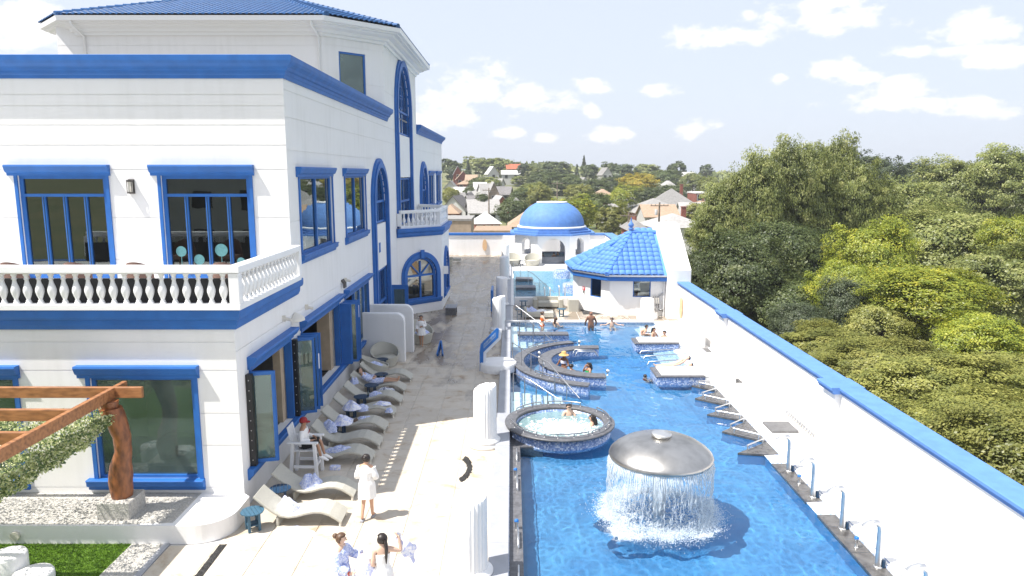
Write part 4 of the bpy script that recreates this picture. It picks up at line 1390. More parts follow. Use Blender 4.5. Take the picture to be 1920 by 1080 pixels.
# slotted grille at its foot, oval board
f = MB(); f.box(9.86, 9.898, 22.3, 24.95, .06, .26)
o = f.build('wall_grille', M['cam_white'], BWL)
f = MB()
for k in range(26):
    y = 22.4 + k * .097
    f.obar((9.855, y, .08 if k % 2 else .24), (9.855, y + .097, .24 if k % 2 else .08), .012, .03, up=(1, 0, 0))
for k in range(10): f.box(9.85, 9.859, 22.5 + k * .25, 22.6 + k * .25, .11, .20)
f.build('grille_bars', M['stone_grey'], o)

BW2 = thing('boundary_wall', 'far white boundary wall with blue coping closing the terrace below the houses', 'wall', (0, 76.8, 0))
mb = MB(); mb.box(-7.4, .3, 76.5, 77.1, -4.2, 2.1); mb.build('wall_body', M['white'], BW2)
mb = MB(); mb.box(-7.4, .4, 76.40, 77.2, 2.1, 2.32); mb.build('coping', M['blue'], BW2)
mb = MB(); mb.box(-1.0, .3, 76.28, 76.499, 0, 2.1); mb.build('pier', M['white'], BW2)
BW3 = thing('boundary_wall', 'white boundary wall with blue coping between the tiled hut and the domed pavilion', 'wall', (10.2, 64, 0))
mb = MB(); mb.box(9.9, 10.6, 51.0, 77, -4.2, 2.1); mb.box(.301, 9.9, 76.5, 77.1, -4.2, 2.1); mb.build('wall_body', M['white'], BW3)
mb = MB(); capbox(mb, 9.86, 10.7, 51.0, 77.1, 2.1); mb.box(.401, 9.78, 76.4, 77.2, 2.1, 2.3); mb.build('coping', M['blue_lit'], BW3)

# ================================================================ domed pavilion
GC = Vector((3.95, 71.7, 0))
GZ = thing('domed_pavilion', 'white octagonal pavilion with arches and a flat topped blue dome', 'pavilion', tuple(GC))
ap = 3.65; sd = 2 * ap * math.tan(PI / 8)
mb = MB()
for k in range(8):
    a = -PI / 2 + k * PI / 4
    n = Vector((math.cos(a), math.sin(a), 0)); u = Vector((-n.y, n.x, 0))
    F = Fr(GC + n * ap, u, n)
    hw = 1.1 if k % 2 == 0 else .62
    F.wall(mb, -sd / 2, sd / 2, 0, 2.75, [], [(0, hw, .02 if k % 2 == 0 else .85, 1.45 if k % 2 == 0 else 1.85, .95 if k % 2 == 0 else 1.0)], dep=.42)
    G = Fr(GC + n * (ap - .42), u, n)
    G.wall(mb, -sd / 2 + .17, sd / 2 - .17, 0, 2.75, [], [(0, hw, .02 if k % 2 == 0 else .85, 1.45 if k % 2 == 0 else 1.85, .95 if k % 2 == 0 else 1.0)], dep=.01)
mb.build('arcade', M['white'], GZ)
def octa(r): return [(GC.x + r / math.cos(PI / 8) * math.cos(PI / 8 + k * PI / 4), GC.y + r / math.cos(PI / 8) * math.sin(PI / 8 + k * PI / 4)) for k in range(8)]
mb = MB(); mb.prism(octa(4.1), 2.76, 2.93); mb.prism(octa(3.75), 2.93, 3.12); mb.build('eaves', M['blue_lit'], GZ)
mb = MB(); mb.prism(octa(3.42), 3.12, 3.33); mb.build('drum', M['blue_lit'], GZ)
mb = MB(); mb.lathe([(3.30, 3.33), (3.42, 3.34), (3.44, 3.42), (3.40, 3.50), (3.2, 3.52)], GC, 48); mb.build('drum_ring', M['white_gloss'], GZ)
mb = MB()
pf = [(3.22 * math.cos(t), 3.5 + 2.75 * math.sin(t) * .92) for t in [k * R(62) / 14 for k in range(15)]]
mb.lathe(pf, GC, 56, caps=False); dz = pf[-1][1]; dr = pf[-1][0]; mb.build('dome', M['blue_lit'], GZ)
mb = MB(); mb.lathe([(dr, dz), (dr + .03, dz + .03), (dr, dz + .10), (dr - .2, dz + .11)], GC, 40); mb.build('dome_cap', M['white_gloss'], GZ)
mb = MB(); mb.lathe([(2.6, 0), (2.6, .62), (2.35, .62), (2.35, .4)], GC, 28, caps=False); mb.build('tub_wall', M['stone_grey'], GZ)
mb = MB(); mb.lathe([(2.36, .48), (.01, .48)], GC, 28, caps=False); mb.build('tub_water', M['water_spa'], GZ)

# ================================================================ broken fluted columns
def column(x, y, h, slope, label, seed):
    t = thing('fluted_column', label, 'column', (x, y, 0), 'broken white columns along the kerb')
    n = 96; r = .375
    def ring(z, k=1.0, cut=None):
        out = []
        for i in range(n):
            a = 2 * PI * i / n
            rr = r * k * (1 - .055 * (abs(math.sin(a * 12)) ** .6))
            zz = z
            if cut: zz = z + slope[0] * rr * math.cos(a) + slope[1] * rr * math.sin(a) + .035 * noise.noise(Vector((math.cos(a) * 1.7, math.sin(a) * 1.7, seed)))
            out.append((x + rr * math.cos(a), y + rr * math.sin(a), zz))
        return out
    mb = MB(); mb.loft([ring(.30, 1.02), ring(.36), ring(h * .6, .985), ring(h - .05, .97, True), ring(h, .92, True)], True)
    mb.build('shaft', M['white'], t)
    mb = MB(); mb.lathe([(.50, 0), (.53, .03), (.53, .10), (.48, .135), (.46, .16), (.485, .18), (.49, .22), (.44, .25), (.42, .285), (.38, .31)], (x, y, 0), 40); mb.build('base', M['white'], t)
    return t
column(-.89, 14.3, 1.86, (.10, .12), 'white fluted broken column nearest the camera beside the walkway', 1)
column(-.86, 22.0, 1.92, (.26, .10), 'white broken column with a slanted top just before the spa tub', 2)
column(-.72, 38.6, 1.95, (.25, .0), 'white broken column behind the blue slanted information board', 3)
column(-.66, 46.2, 1.95, (-.1, .1), 'white broken column between the daybed and the damp walkway', 4)
column(-.62, 57.5, 2.0, (.1, .1), 'white broken column beside the far pool steps', 5)
column(-.60, 66.5, 2.05, (.35, .0), 'farthest white broken column, before the domed pavilion', 6)
t = thing('column_stub', 'short white column stump standing before the tiled hut wall', 'column', (8.1, 43.0 - .62, 0))
mb = MB(); mb.lathe([(.62, 0), (.62, .16), (.55, .2), (.55, .3), (.46, .36), (.42, .45), (.40, 1.1), (.36, 1.22), (.2, 1.26)], (8.1, 42.38, 0), 36); mb.build('drum', M['white'], t)

# ================================================================ spa tub
SP = Vector((1.62, 23.45, 0))
SPA = thing('spa_tub', 'round bubbling spa tub with grey stone rim and low steel rails', 'spa tub', (SP.x, SP.y, -1.2))
mb = MB(); mb.lathe([(1.72, -.30), (1.72, .20), (1.48, .20), (1.48, -.4)], SP, 56, caps=False); mb.build('shell', M['mosaic'], SPA)
mb = MB(); mb.lathe([(1.30, -1.2), (1.30, -.40), (1.715, -.302)], SP, 56, caps=False); mb.build('submerged_wall', M['pool_tile'], SPA)
mb = MB(); mb.lathe([(1.48, .23), (1.48, .29), (1.50, .305), (1.83, .305), (1.86, .29), (1.86, .24), (1.74, .21), (1.48, .21)], SP, 56, caps=False); mb.build('rim', M['granite'], SPA)
mb = MB(); mb.lathe([(1.49, -.4), (.01, -.4)], SP, 40, caps=False); mb.build('floor', M['pool_tile'], SPA)
mb = MB(); mb.lathe([(1.49, .12), (1.0, .12), (.5, .12), (.01, .12)], SP, 40, caps=False); mb.build('water', M['water_spa'], SPA)
rr = random.Random(9); mb = MB()
def foam_ring(c, r0, r1, z, amp, seed, na=72, nr=10, hole=0.0):
    """churned foam: a lumpy sheet with a ragged edge"""
    def f(u, v):
        a = 2 * PI * u; e = 1 + .30 * noise.noise(Vector((math.cos(a) * 2.2, math.sin(a) * 2.2, seed))) + .12 * noise.noise(Vector((math.cos(a) * 7, math.sin(a) * 7, seed)))
        r = r0 + (r1 * e - r0) * v
        x, y = c[0] + r * math.cos(a), c[1] + r * math.sin(a)
        k = math.sin(PI * min(1, v * .85 + .15))
        return (x, y, z - .012 + k * (.012 + amp * (.6 + .9 * noise.noise(Vector((x * 5, y * 5, seed))) + .5 * noise.noise(Vector((x * 14, y * 14, seed))))))
    return f
foam_obj('foam', foam_ring((SP.x + .1, SP.y - .22), .02, 1.15, .125, .03, 2.0), 72, 14, lambda u, v: .62 - 1.0 * v ** 2, SPA, kind='stuff')
for k in range(420):
    a = rr.uniform(0, 2 * PI); q = rr.gauss(.9, .22); x, y = SP.x + .1 + q * math.cos(a) * 1.1, SP.y - .22 + q * math.sin(a)
    if (Vector((x, y)) - SP.xy).length > 1.34: continue
    s = rr.uniform(.012, .045); mb.sphere((x, y, .122), (s * 1.5, s, s * .3), 6, 3)
mb.build('foam', M['foam_white'], SPA, kind='stuff')
def arcrail(parent, c, r, a0, a1, z, n=14, h=.14, tr=.022):
    mb = MB(); pts = [(c.x + r * math.cos(a0 + (a1 - a0) * k / n), c.y + r * math.sin(a0 + (a1 - a0) * k / n), z + h) for k in range(n + 1)]
    mb.tube(pts, tr, 7)
    for k in (0, n // 3, 2 * n // 3, n):
        p = pts[k]; mb.tube([(p[0], p[1], z), p], tr * .8, 6); mb.lathe([(.032, 0), (.028, .015), (.01, .02)], (p[0], p[1], z), 8)
    return mb.build('rail', M['rail_steel'], parent)
for a0, a1 in ((190, 240), (250, 300), (-55, -15), (-5, 35), (60, 100), (110, 150)): arcrail(SPA, SP, 1.68, R(a0), R(a1), .31)

# ================================================================ curved underwater benches
def curved_bench(c, ro, ri, a0, a1, label, zt=.28, hook=True):
    t = thing('curved_bench', label, 'curved bench', (c[0], c[1], -1.2))
    n = 40
    def sec(a, z0, z1, r0, r1):
        u = (math.cos(a), math.sin(a))
        return [(c[0] + r * u[0], c[1] + r * u[1], z) for r, z in ((r0, z0), (r1, z0), (r1, z1), (r0, z1))]
    mb = MB(); mb.loft([sec(R(a0 + (a1 - a0) * k / n), -.30, zt - .06, ri + .03, ro - .03) for k in range(n + 1)], True, 0, False); mb.build('wall', M['mosaic'], t)
    mb = MB(); mb.loft([sec(R(a0 + (a1 - a0) * k / n), -1.2, -.302, ri + .10, ro - .20) for k in range(n + 1)], True, 0, False); mb.build('submerged_wall', M['pool_tile'], t)
    mb = MB()
    def seg(a, b):
        s_ = [sec(R(a + (b - a) * k / 6), zt - .06, zt, ri, ro) for k in range(7)]
        mb.loft(s_, True, 0, False)
    m = 9
    for k in range(m):
        d = (a1 - a0) / m
        seg(a0 + d * k + .12, a0 + d * (k + 1) - .12)
    mb.build('coping', M['granite'], t)
    return t
c1 = curved_bench((4.15, 31.5), 4.10, 3.62, 107, 254, 'outer curved pool bench with dark stone top, nearest the kerb')
c2 = curved_bench((4.0, 31.6), 2.82, 2.22, 85, 268, 'inner curved pool bench with dark stone top where bathers lean')
for (x, y) in ((1.25, 32.2), (3.3, 34.45), (4.0, 29.15), (1.35, 30.3)):
    f = MB(); f.lathe([(.05, .28), (.03, .30), (.025, .36), (.07, .40), (.08, .45), (.06, .50), (.02, .53)], (x, y, 0), 10); f.build('steel_knob', M['steel'], c2)
for a0, a1 in ((120, 150), (215, 235)): arcrail(c1, Vector((4.15, 31.5, 0)), 3.86, R(a0), R(a1), .28, 8, .16)
mb = MB(); mb.tube([(2.9, 33.4, .1), (3.0, 33.45, .30), (3.9, 33.3, .30), (4.0, 33.25, .1)], .025, 7); mb.tube([(3.0, 33.1, .1), (3.1, 33.15, .30), (3.95, 33.0, .30), (4.05, 32.95, .1)], .025, 7); mb.build('grab_rail', M['rail_steel'], c2)

# long bench further up the pool
t = thing('curved_bench', 'straight stone topped pool bench in front of the orange bikini bather', 'bench', (1.4, 37.2, -1.2))
mb = MB(); mb.box(.3, 3.0, 36.9, 37.5, -.30, .20); mb.build('wall', M['mosaic'], t)
mb = MB(); mb.box(.3, 3.0, 36.9, 37.5, -1.2, -.302); mb.build('submerged_wall', M['pool_tile'], t)
mb = MB()
for k in range(3): mb.bbox(.28 + k * .9, 1.17 + k * .9, 36.85, 37.55, .20, .27, .012)
mb.build('coping', M['granite'], t)

# ================================================================ steel hand rails at the pool steps
def handrail(pts, posts, label):
    t = thing('handrail', label, 'handrail', (pts[0][0], pts[0][1], -.2), 'steel hand rails of the pool steps')
    mb = MB(); mb.tube(pts, .021, 8); mb.build('rail', M['rail_steel'], t)
    for p, z in posts:
        mb = MB(); mb.tube([(p[0], p[1], z), p], .022, 7); mb.build('post', M['rail_steel'], t)
def along(pts, ts):
    out = []; P_ = [Vector(p) for p in pts]
    ln = [0]
    for i in range(len(P_) - 1): ln.append(ln[-1] + (P_[i + 1] - P_[i]).length)
    for t in ts:
        d = t * ln[-1]
        for i in range(len(P_) - 1):
            if ln[i] <= d <= ln[i + 1] + 1e-6:
                out.append(P_[i].lerp(P_[i + 1], (d - ln[i]) / (ln[i + 1] - ln[i] + 1e-9))); break
    return out
for pts, nz, lab in (
        ([(-.35, 41.0, .2), (-.35, 41.0, 1.05), (.25, 40.9, 1.05), (1.7, 39.4, .2)], 4, 'steel hand rail of the far pool steps, nearest the orange bikini bather'),
        ([(-.35, 36.3, .2), (-.35, 36.3, 1.12), (.9, 36.2, 1.10), (2.2, 35.6, .12)], 4, 'steel hand rail rising beside the long straight pool bench'),
        ([(.02, 31.5, .0), (.02, 31.5, 1.10), (.75, 29.9, 1.02), (1.5, 28.6, .95), (2.6, 26.7, .05)], 6, 'steel hand rail curving down past the inner curved bench'),
        ([(.05, 26.9, .0), (.05, 26.9, 1.0), (.7, 26.4, .85), (1.75, 25.6, .35)], 4, 'steel hand rail coming down beside the spa tub'),
        ([(.1, 62.0, -.1), (.1, 62.0, 1.0), (1.6, 55.5, .9), (3.1, 52.0, .0)], 4, 'long steel hand rail in the far pool')):
    ps = along(pts[1:], [k / nz for k in range(0, nz)])
    handrail(pts, [(p, -.5) for p in ps], lab)
t = thing('pool_step_block', 'pair of dark stepped ledges with rails at the left side of the far pool', 'step', (1.2, 55, -1.2))
for y, x1 in ((53.6, 1.8), (58.0, 1.7)):
    mb = MB(); mb.bbox(.3, x1, y, y + 1.2, -1.2, .10, .02); mb.build('ledge', M['granite'], t)
for (x, y) in ((4.45, 52.6), (4.2, 60.0)):
    t = thing('mosaic_drum', 'round blue mosaic drum standing in the far pool, ' + ('the nearer one with jets' if y < 55 else 'the farther one'), 'drum', (x, y, -1.2))
    mb = MB(); mb.lathe([(.72, -1.2), (.72, .55), (.66, .60), (.1, .60)], (x, y, 0), 28); mb.build('drum_body', M['mosaic'], t)
for k, (x, y) in enumerate(((2.25, 48.8), (2.62, 48.8), (3.3, 49.6), (3.7, 49.6))):
    f = MB(); f.tube([(x, y, -.3), (x, y, .75), (x - .04, y + .1, .86), (x - .04, y + .22, .82)], .05, 7)
    f.build('spout_post', M['steel'], None, 'small steel spout post in the far pool, ' + ['left of the two near the shaded steps', 'right of the two near the shaded steps', 'left of the two by the mosaic drums', 'right of the two by the mosaic drums'][k], 'spout', 'spout posts of the far pool')

# ================================================================ mosaic beds on the right
def bed_block(x0, x1, y0, y1, label):
    t = thing('mosaic_counter', label, 'counter', ((x0 + x1) / 2, (y0 + y1) / 2, -1.2))
    mb = MB(); mb.bbox(x0, x1, y0, y1, -.32, .26, .06); mb.build('body', M['mosaic'], t)
    mb = MB(); mb.bbox(x0 + .3, x1, y0 + .3, y1 - .2, -1.2, -.322, .06); mb.build('submerged_wall', M['pool_tile'], t)
    mb = MB(); mb.bbox(x0 - .03, x1, y0 - .03, y1 + .03, .262, .30, .05); mb.build('rim', M['granite'], t)
    mb = MB(); mb.bbox(x0 + .22, x1 - .0, y0 + .10, y1 - .08, .302, .36, .02); mb.build('top', M['deck_white'], t)
bed_block(6.0, 8.2, 28.9, 30.35, 'blue mosaic counter with white top nearest the zigzag seats')
bed_block(6.1, 8.3, 34.8, 35.95, 'blue mosaic counter with white top in front of the three huddled bathers')
P = MB(); P.bbox(8.0, 9.3, 28.88, 30.5, -1.2, .42, .04); P.bbox(8.3, 9.6, 34.85, 36.0, -1.2, .95, .04); P.bbox(8.9, 9.9, 30.5, 41.2, -1.2, .02, .02)
P.build('poolside_plinths', M['deck_white'], kind='structure')
P = MB()
for y0, y1 in ((30.5, 34.8), (36.1, 40.4)): P.add([(7.0, y0, -.55), (7.0, y1, -.55), (8.9, y1, .32), (8.9, y0, .32), (8.9, y1, -1.2), (8.9, y0, -1.2)], [(0, 3, 2, 1), (3, 5, 4, 2)])
bedm = P.build('reclining_beds', M['mosaic_pale'], kind='structure')
P = MB()
for y0, y1 in ((30.5, 34.8),): P.bbox(8.9, 9.12, y0, y1, .02, .33, .02)
P.build('bed_ledge', M['stone_grey'], kind='structure')
for k, y in enumerate((31.0, 32.2, 33.2, 34.2)):
    f = MB(); f.tube([(8.3, y, .02), (8.25, y, .16), (6.3, y + .02, .03), (6.2, y, -.2)], .022, 6); f.build('bed_rail', M['rail_steel'], None, 'low steel rail dividing the reclining beds, ' + ['beside the nearer mosaic counter', 'on the far side of the lying man', 'second from the farther mosaic counter', 'beside the farther mosaic counter'][k], 'rail', 'rails between the reclining beds')

# ================================================================ zigzag massage seats
seats = [((7.40, 28.66), (8.31, 28.84), (8.31, 27.90)), ((7.12, 26.98), (8.31, 27.89), (8.31, 26.02)), ((7.08, 25.08), (8.31, 26.01), (8.31, 24.38)), ((7.12, 23.33), (8.31, 24.37), (8.31, 22.38)), ((7.06, 21.42), (8.31, 22.37), (8.31, 21.22))]
for i, (a, b, c) in enumerate(seats):
    t = thing('massage_ledge', ['farthest dark pointed pool ledge against the mosaic counter', 'second farthest dark pointed pool ledge with steel rails', 'middle dark pointed pool ledge of the zigzag row', 'dark pointed pool ledge level with the grey floor hatch', 'nearest dark pointed pool ledge right beside the mushroom fountain'][i], 'pool ledge', (8, b[1], -1.2), 'dark zigzag ledges along the pool edge')
    mb = MB(); mb.prism([a, c, b], -.13, -.03); mb.build('slab', M['granite_wet'], t)
    mb = MB(); mb.prism([a, c, b], -1.2, -.132); mb.build('submerged_wall', M['pool_tile'], t)
    for p, q in ((a, b), (a, c)):
        if i == 4 and q is c: continue
        P0, Q0 = Vector((*p, 0)), Vector((*q, 0)); d = Q0 - P0
        p1, q1 = P0 + d * .18 + Vector((.10, 0, .14)), P0 + d * .82 + Vector((.04, 0, .14))
        mb = MB(); mb.tube([p1, q1], .026, 7)
        for s_ in (.05, .95):
            w_ = p1.lerp(q1, s_); mb.tube([(w_.x, w_.y, -.03), w_], .022, 6)
        mb.build('rail', M['steel'], t)
# granite shelf with the goose-neck spouts
P = MB()
for y0, y1 in ((18.05, 20.65), (13.6, 17.35), (9, 12.9)):
    n = int((y1 - y0) / .62); h = (y1 - y0) / n
    for k in range(n): P.add([(7.84, y0 + k * h + .004, -.055), (8.33, y0 + k * h + .004, -.055), (8.33, y0 + (k + 1) * h - .004, -.055), (7.84, y0 + (k + 1) * h - .004, -.055), (7.84, y0 + k * h + .004, -.2), (7.84, y0 + (k + 1) * h - .004, -.2)], [(0, 1, 2, 3), (0, 3, 5, 4)])
P.build('spout_shelf', M['granite_wet'], kind='structure')
P = MB(); P.box(7.846, 8.30, 9, 21.2, -1.2, -.13); P.build('shelf_base', M['pool_tile'], kind='structure')
P = MB()
for y0, y1 in ((17.35, 18.05), (20.65, 21.3), (12.9, 13.6)): P.quad((7.84, y0, -.06), (8.33, y0, -.06), (8.62, y1 - .1, .018), (7.84, y1, -.06))
for y in (18.3, 21.5, 13.9): P.add([(8.40, y, .017), (9.0, y - .25, .017), (8.5, y - .55, .017), (8.36, y - .5, .017)], [(0, 1, 2, 3)])
P.build('mosaic_inlay', M['mosaic_pale'], kind='structure')
sp0 = thing('pool_spout', 'x', 'spout', (8.14, 20.08, -.055), 'goose neck pool spouts along the shelf')
b0 = sp0.location.copy()
mb = MB(); mb.tube([(8.14, 20.08, -.05), (8.14, 20.08, .82), (8.12, 20.08, .93), (8.05, 20.08, 1.0), (7.95, 20.08, 1.02), (7.84, 20.08, .98), (7.74, 20.08, .90)], [.07, .07, .07, .07, (.075, .055), (.09, .045), (.105, .035)], 12); mb.build('neck', M['steel'], sp0)
mb = MB(); mb.lathe([(.09, -.055), (.09, -.03), (.055, -.02)], (8.14, 20.08, 0), 12); mb.build('flange', M['steel'], sp0)
mb = MB(); mb.tube([(8.25, 20.06, -.05), (8.25, 20.06, .12)], .045, 8); mb.build('valve', M['navy'], sp0)
labs = ['goose neck pool spout farthest from the camera, next to the last zigzag ledge', 'second goose neck pool spout counted from the zigzag ledges', 'goose neck pool spout at the mosaic gap in the dark shelf', 'goose neck pool spout standing near the lower right corner', 'goose neck pool spout cut off by the lower edge of the photo']
for k, y in enumerate((20.08, 18.35, 16.6, 14.85, 13.05)):
    o = sp0 if k == 0 else copy_tree(sp0)
    o.location = (8.14, y, -.055); o['label'] = labs[k]
for k, (x, y) in enumerate(((8.10, 19.2), (8.06, 15.7), (.10, 19.65), (.11, 16.55))):
    t = thing('pool_tap', 'small steel pool tap with a blue button ' + ['between the two farthest goose neck spouts', 'between the two nearest goose neck spouts', 'on the dark left margin, the farther one', 'on the dark left margin, the nearer one'][k], 'tap', (x, y, -.05), 'button taps on the pool margins')
    mb = MB(); mb.lathe([(.05, -.05), (.035, -.03), (.035, .12), (.06, .14), (.06, .17)], (x, y, 0), 10); mb.build('stem', M['steel'], t)
    mb = MB(); mb.lathe([(.055, .172), (.05, .21), (.02, .225)], (x, y, 0), 10); mb.build('button', M['sign_blue'], t)
labs = ['farthest low grab bar on the dark left pool margin, near the spa tub', 'low grab bar on the dark left pool margin between the two taps', 'low grab bar on the dark left pool margin just past the nearer tap', 'nearest low grab bar on the dark left pool margin']
for k, y in enumerate((20.7, 18.7, 15.6, 13.9)):
    f = MB(); f.tube([(.14, y, -.04), (.14, y, .10), (.14, y + .75, .10), (.14, y + .75, -.04)], .022, 7)
    f.build('grab_bar', M['steel'], None, labs[k], 'grab bar', 'grab bars on the left margin')
f = MB(); f.bbox(8.70, 9.60, 23.02, 23.98, .014, .10, .02); o = f.build('floor_hatch', M['hatch_grey'], None, 'grey square hatch cover on the white deck beside the wall grille', 'hatch')
f = MB(); f.lathe([(.2, .101), (.18, .112), (.05, .114)], (9.15, 23.5, 0), 20); f.build('hatch_boss', M['hatch_grey'], o)
for (x0, x1, y0, y1, lb) in ((9.15, 9.75, 34.0, 34.85, 'dark grate in the white deck behind the reclining beds'), (9.25, 9.6, 28.9, 29.5, 'small grey floor grate at the corner of the white block')):
    f = MB()
    for k in range(9): f.bbox(x0 + (x1 - x0) * k / 9, x0 + (x1 - x0) * (k + .7) / 9, y0, y1, .015, .04, .004)
    f.build('floor_grate', M['hatch_grey'], None, lb, 'grate')
f = MB()
for (x, y, h) in ((9.05, 30.2, .8), (9.0, 35.2, .9)):
    f = MB(); f.lathe([(.09, .0), (.04, .05), (.03, .5), (.05, .55), (.02, .7)], (x, y, .3), 8); f.tube([(x, y, .75), (x + .2, y + .1, .8), (x + .32, y + .1, .7)], .03, 6)
    f.build('deck_shower', M['steel'], None, 'small steel tap standing on the white block ' + ('behind the nearer mosaic counter' if y < 33 else 'behind the farther mosaic counter'), 'tap')

# ================================================================ mushroom fountain
FC = Vector((3.80, 17.5, 0))
FO = thing('mushroom_fountain', 'brushed steel mushroom fountain pouring water into the pool', 'fountain', (FC.x, FC.y, -1.2))
mb = MB(); mb.lathe([(1.24, 1.44), (1.30, 1.455), (1.32, 1.50), (1.29, 1.57), (1.20, 1.66), (1.02, 1.785), (.80, 1.885), (.55, 1.95), (.28, 1.985), (.05, 1.99)], FC, 72, caps=False); mb.add([(FC.x + 1.24 * math.cos(2 * PI * k / 72), FC.y + 1.24 * math.sin(2 * PI * k / 72), 1.44) for k in range(72)], [tuple(range(71, -1, -1))]); mb.build('cap', M['brushed'], FO)
mb = MB(); mb.lathe([(.20, 1.97), (.20, 2.02), (.255, 2.025), (.255, 2.065), (.24, 2.08), (.05, 2.083)], FC, 32); mb.build('cap_plate', M['steel'], FO)
mb = MB(); mb.lathe([(.17, -1.2), (.17, 1.45)], FC, 20); mb.build('stem', M['steel'], FO)
rr = random.Random(21)
mb = MB()
for k in range(1700):
    a = rr.uniform(0, 2 * PI); r0 = 1.275 + rr.gauss(0, .018)
    z1 = 1.45 - 1.50 * (rr.random() ** 1.1); ln = rr.uniform(.05, .24); z0 = max(-.09, z1 - ln)
    if z1 - z0 < .03: continue
    fall = lambda z: r0 + .05 * math.sqrt(max(0, 1.45 - z)) + .0
    w = rr.uniform(.0035, .009)
    pts = []
    for q in range(4):
        z = z1 + (z0 - z1) * q / 3; r = fall(z); aa = a + .010 * math.sin(q * 2 + k)
        pts.append((FC.x + r * math.cos(aa), FC.y + r * math.sin(aa), z))
    mb.tube(pts, [w * .3, w, w * .9, w * .3], 4, caps=False)
for k in range(150):                                        # the sheet is closed just under the lip
    a = 2 * PI * k / 150
    for z1, ln, w in ((1.45, rr.uniform(.12, .42), .016),):
        pts = [(FC.x + (1.272 + .045 * q) * math.cos(a + .01 * q), FC.y + (1.272 + .045 * q) * math.sin(a + .01 * q), z1 - ln * q / 2) for q in range(3)]
        mb.tube(pts, [w, w * .9, w * .2], 4, caps=False)
def sheet(u, v):
    a = 2 * PI * u; r = 1.285 + .06 * v ** .6 + .012 * math.sin(a * 23 + v * 3) + .02 * noise.noise(Vector((math.cos(a) * 3, math.sin(a) * 3, v * 2)))
    return (FC.x + r * math.cos(a), FC.y + r * math.sin(a), 1.452 - 1.54 * v)
so_ = MB(); so_.grid(sheet, 180, 16); so_ = so_.build('water_sheet', M['sheet_lace'], None, 'torn translucent curtain of water hanging from the fountain cap', 'falling water', None, 'stuff')
at_ = so_.data.attributes.new('cover', 'FLOAT', 'POINT'); at_.data.foreach_set('value', [.16 - .22 * min(1, (j / 16) * 1.6) + .16 * max(0, j / 16 - .7) * 3 + .05 * math.sin(i * .7) for j in range(17) for i in range(181)])
mb.build('falling_water', M['spray'], None, 'white strands of water falling from the steel mushroom fountain', 'falling water', None, 'stuff')
mb = MB()
def drop(x, y, z, s): mb.add([(x - s, y, z), (x, y - s, z), (x + s, y, z), (x, y + s, z), (x, y, z + s), (x, y, z - s)], [(0, 1, 4), (1, 2, 4), (2, 3, 4), (3, 0, 4), (1, 0, 5), (2, 1, 5), (3, 2, 5), (0, 3, 5)])
for k in range(14000):
    a = rr.uniform(0, 2 * PI); q = rr.gauss(0, .17); r = 1.34 + q + .1 * (rr.random() ** 3)
    h = abs(rr.gauss(0, .13)) * max(.15, 1 - abs(q) * 2.2)
    drop(FC.x + r * math.cos(a), FC.y + r * math.sin(a), -.095 + h, rr.uniform(.004, .013))
for k in range(1500):
    a = rr.uniform(0, 2 * PI); r = 1.34 + rr.gauss(0, .30); s = rr.uniform(.010, .024)
    drop(FC.x + r * math.cos(a), FC.y + r * math.sin(a), -.09 + abs(rr.gauss(0, .22)), s * .5)
foam_obj('fountain_foam', foam_ring(FC, .45, 1.85, -.093, .035, 5.0), 110, 20, lambda u, v: .42 - 4.2 * (v - .60) ** 2 - .9 * max(0, v - .72), None, label='lace of white foam floating round the mushroom fountain', cat='foam', kind='stuff')
for k in range(2600):
    a = rr.uniform(0, 2 * PI); r = 1.3 * math.sqrt(rr.random())
    drop(FC.x + r * math.cos(a), FC.y + r * math.sin(a), -.097 + rr.uniform(0, .02), rr.uniform(.008, .03))
mb.build('splash', M['spray'], None, 'white splash ring where the fountain water hits the pool', 'splash', None, 'stuff')

# ================================================================ things on the walkway, pool side
t = thing('information_board', 'bent blue information board on the walkway with its lettered arm slanting up', 'sign', (-1.2, 31, 0))
BO = [(-1.42, 0), (-1.27, 0), (-1.26, .84), (-.60, 1.50), (-.57, 1.88), (-.66, 1.93), (-1.28, 1.31), (-1.38, 1.18), (-1.42, .84)]
def boardpoly(mb, dx, y0, y1, pts, dz=0):
    n = len(pts)
    mb.add([(x + dx, y0, z + dz) for x, z in pts] + [(x + dx, y1, z + dz) for x, z in pts], [tuple(range(n)), tuple(range(2 * n - 1, n - 1, -1))] + [(i, (i + 1) % n, n + (i + 1) % n, n + i) for i in range(n)])
mb = MB(); boardpoly(mb, 0, 30.75, 30.83, BO); mb.build('board', M['sign_blue'], t)
mb = MB(); boardpoly(mb, .12, 30.835, 30.95, BO, -.06); mb.box(-1.28, -1.16, 30.835, 30.95, 0, .02); mb.build('backing', M['white_gloss'], t)
mb = MB(); boardpoly(mb, 0, 30.743, 30.749, [(-1.24, 1.02), (-.72, 1.54), (-.72, 1.74), (-1.24, 1.22)]); o = mb.build('face', M['sign_pale'], t)
mb = MB()
for k in range(9):
    x = -1.21 + k * .054; z = 1.06 + k * .054
    h = (.10, .13, .08, .12, .11, .07, .13, .10, .12)[k]
    boardpoly(mb, 0, 30.737, 30.742, [(x, z + .03), (x + .032, z + .062), (x + .032, z + .062 + h), (x, z + .03 + h)])
mb.build('lettering', M['sign_blue'], o)
mb = MB(); mb.lathe([(.82, 0), (.82, .34), (.78, .38), (.05, .385)], (-.62, 31.0, 0), 44); mb.build('round_bench', M['white'], None, 'low round white plaster bench tucked under the slanted board', 'bench')
t = thing('information_board', 'blue floor sign beside the white columns further up the walkway', 'sign', (-1.25, 46, 0))
mb = MB(); mb.bbox(-1.34, -1.2, 44.6, 46.6, 0, 1.35, .03); mb.build('board', M['sign_blue'], t)
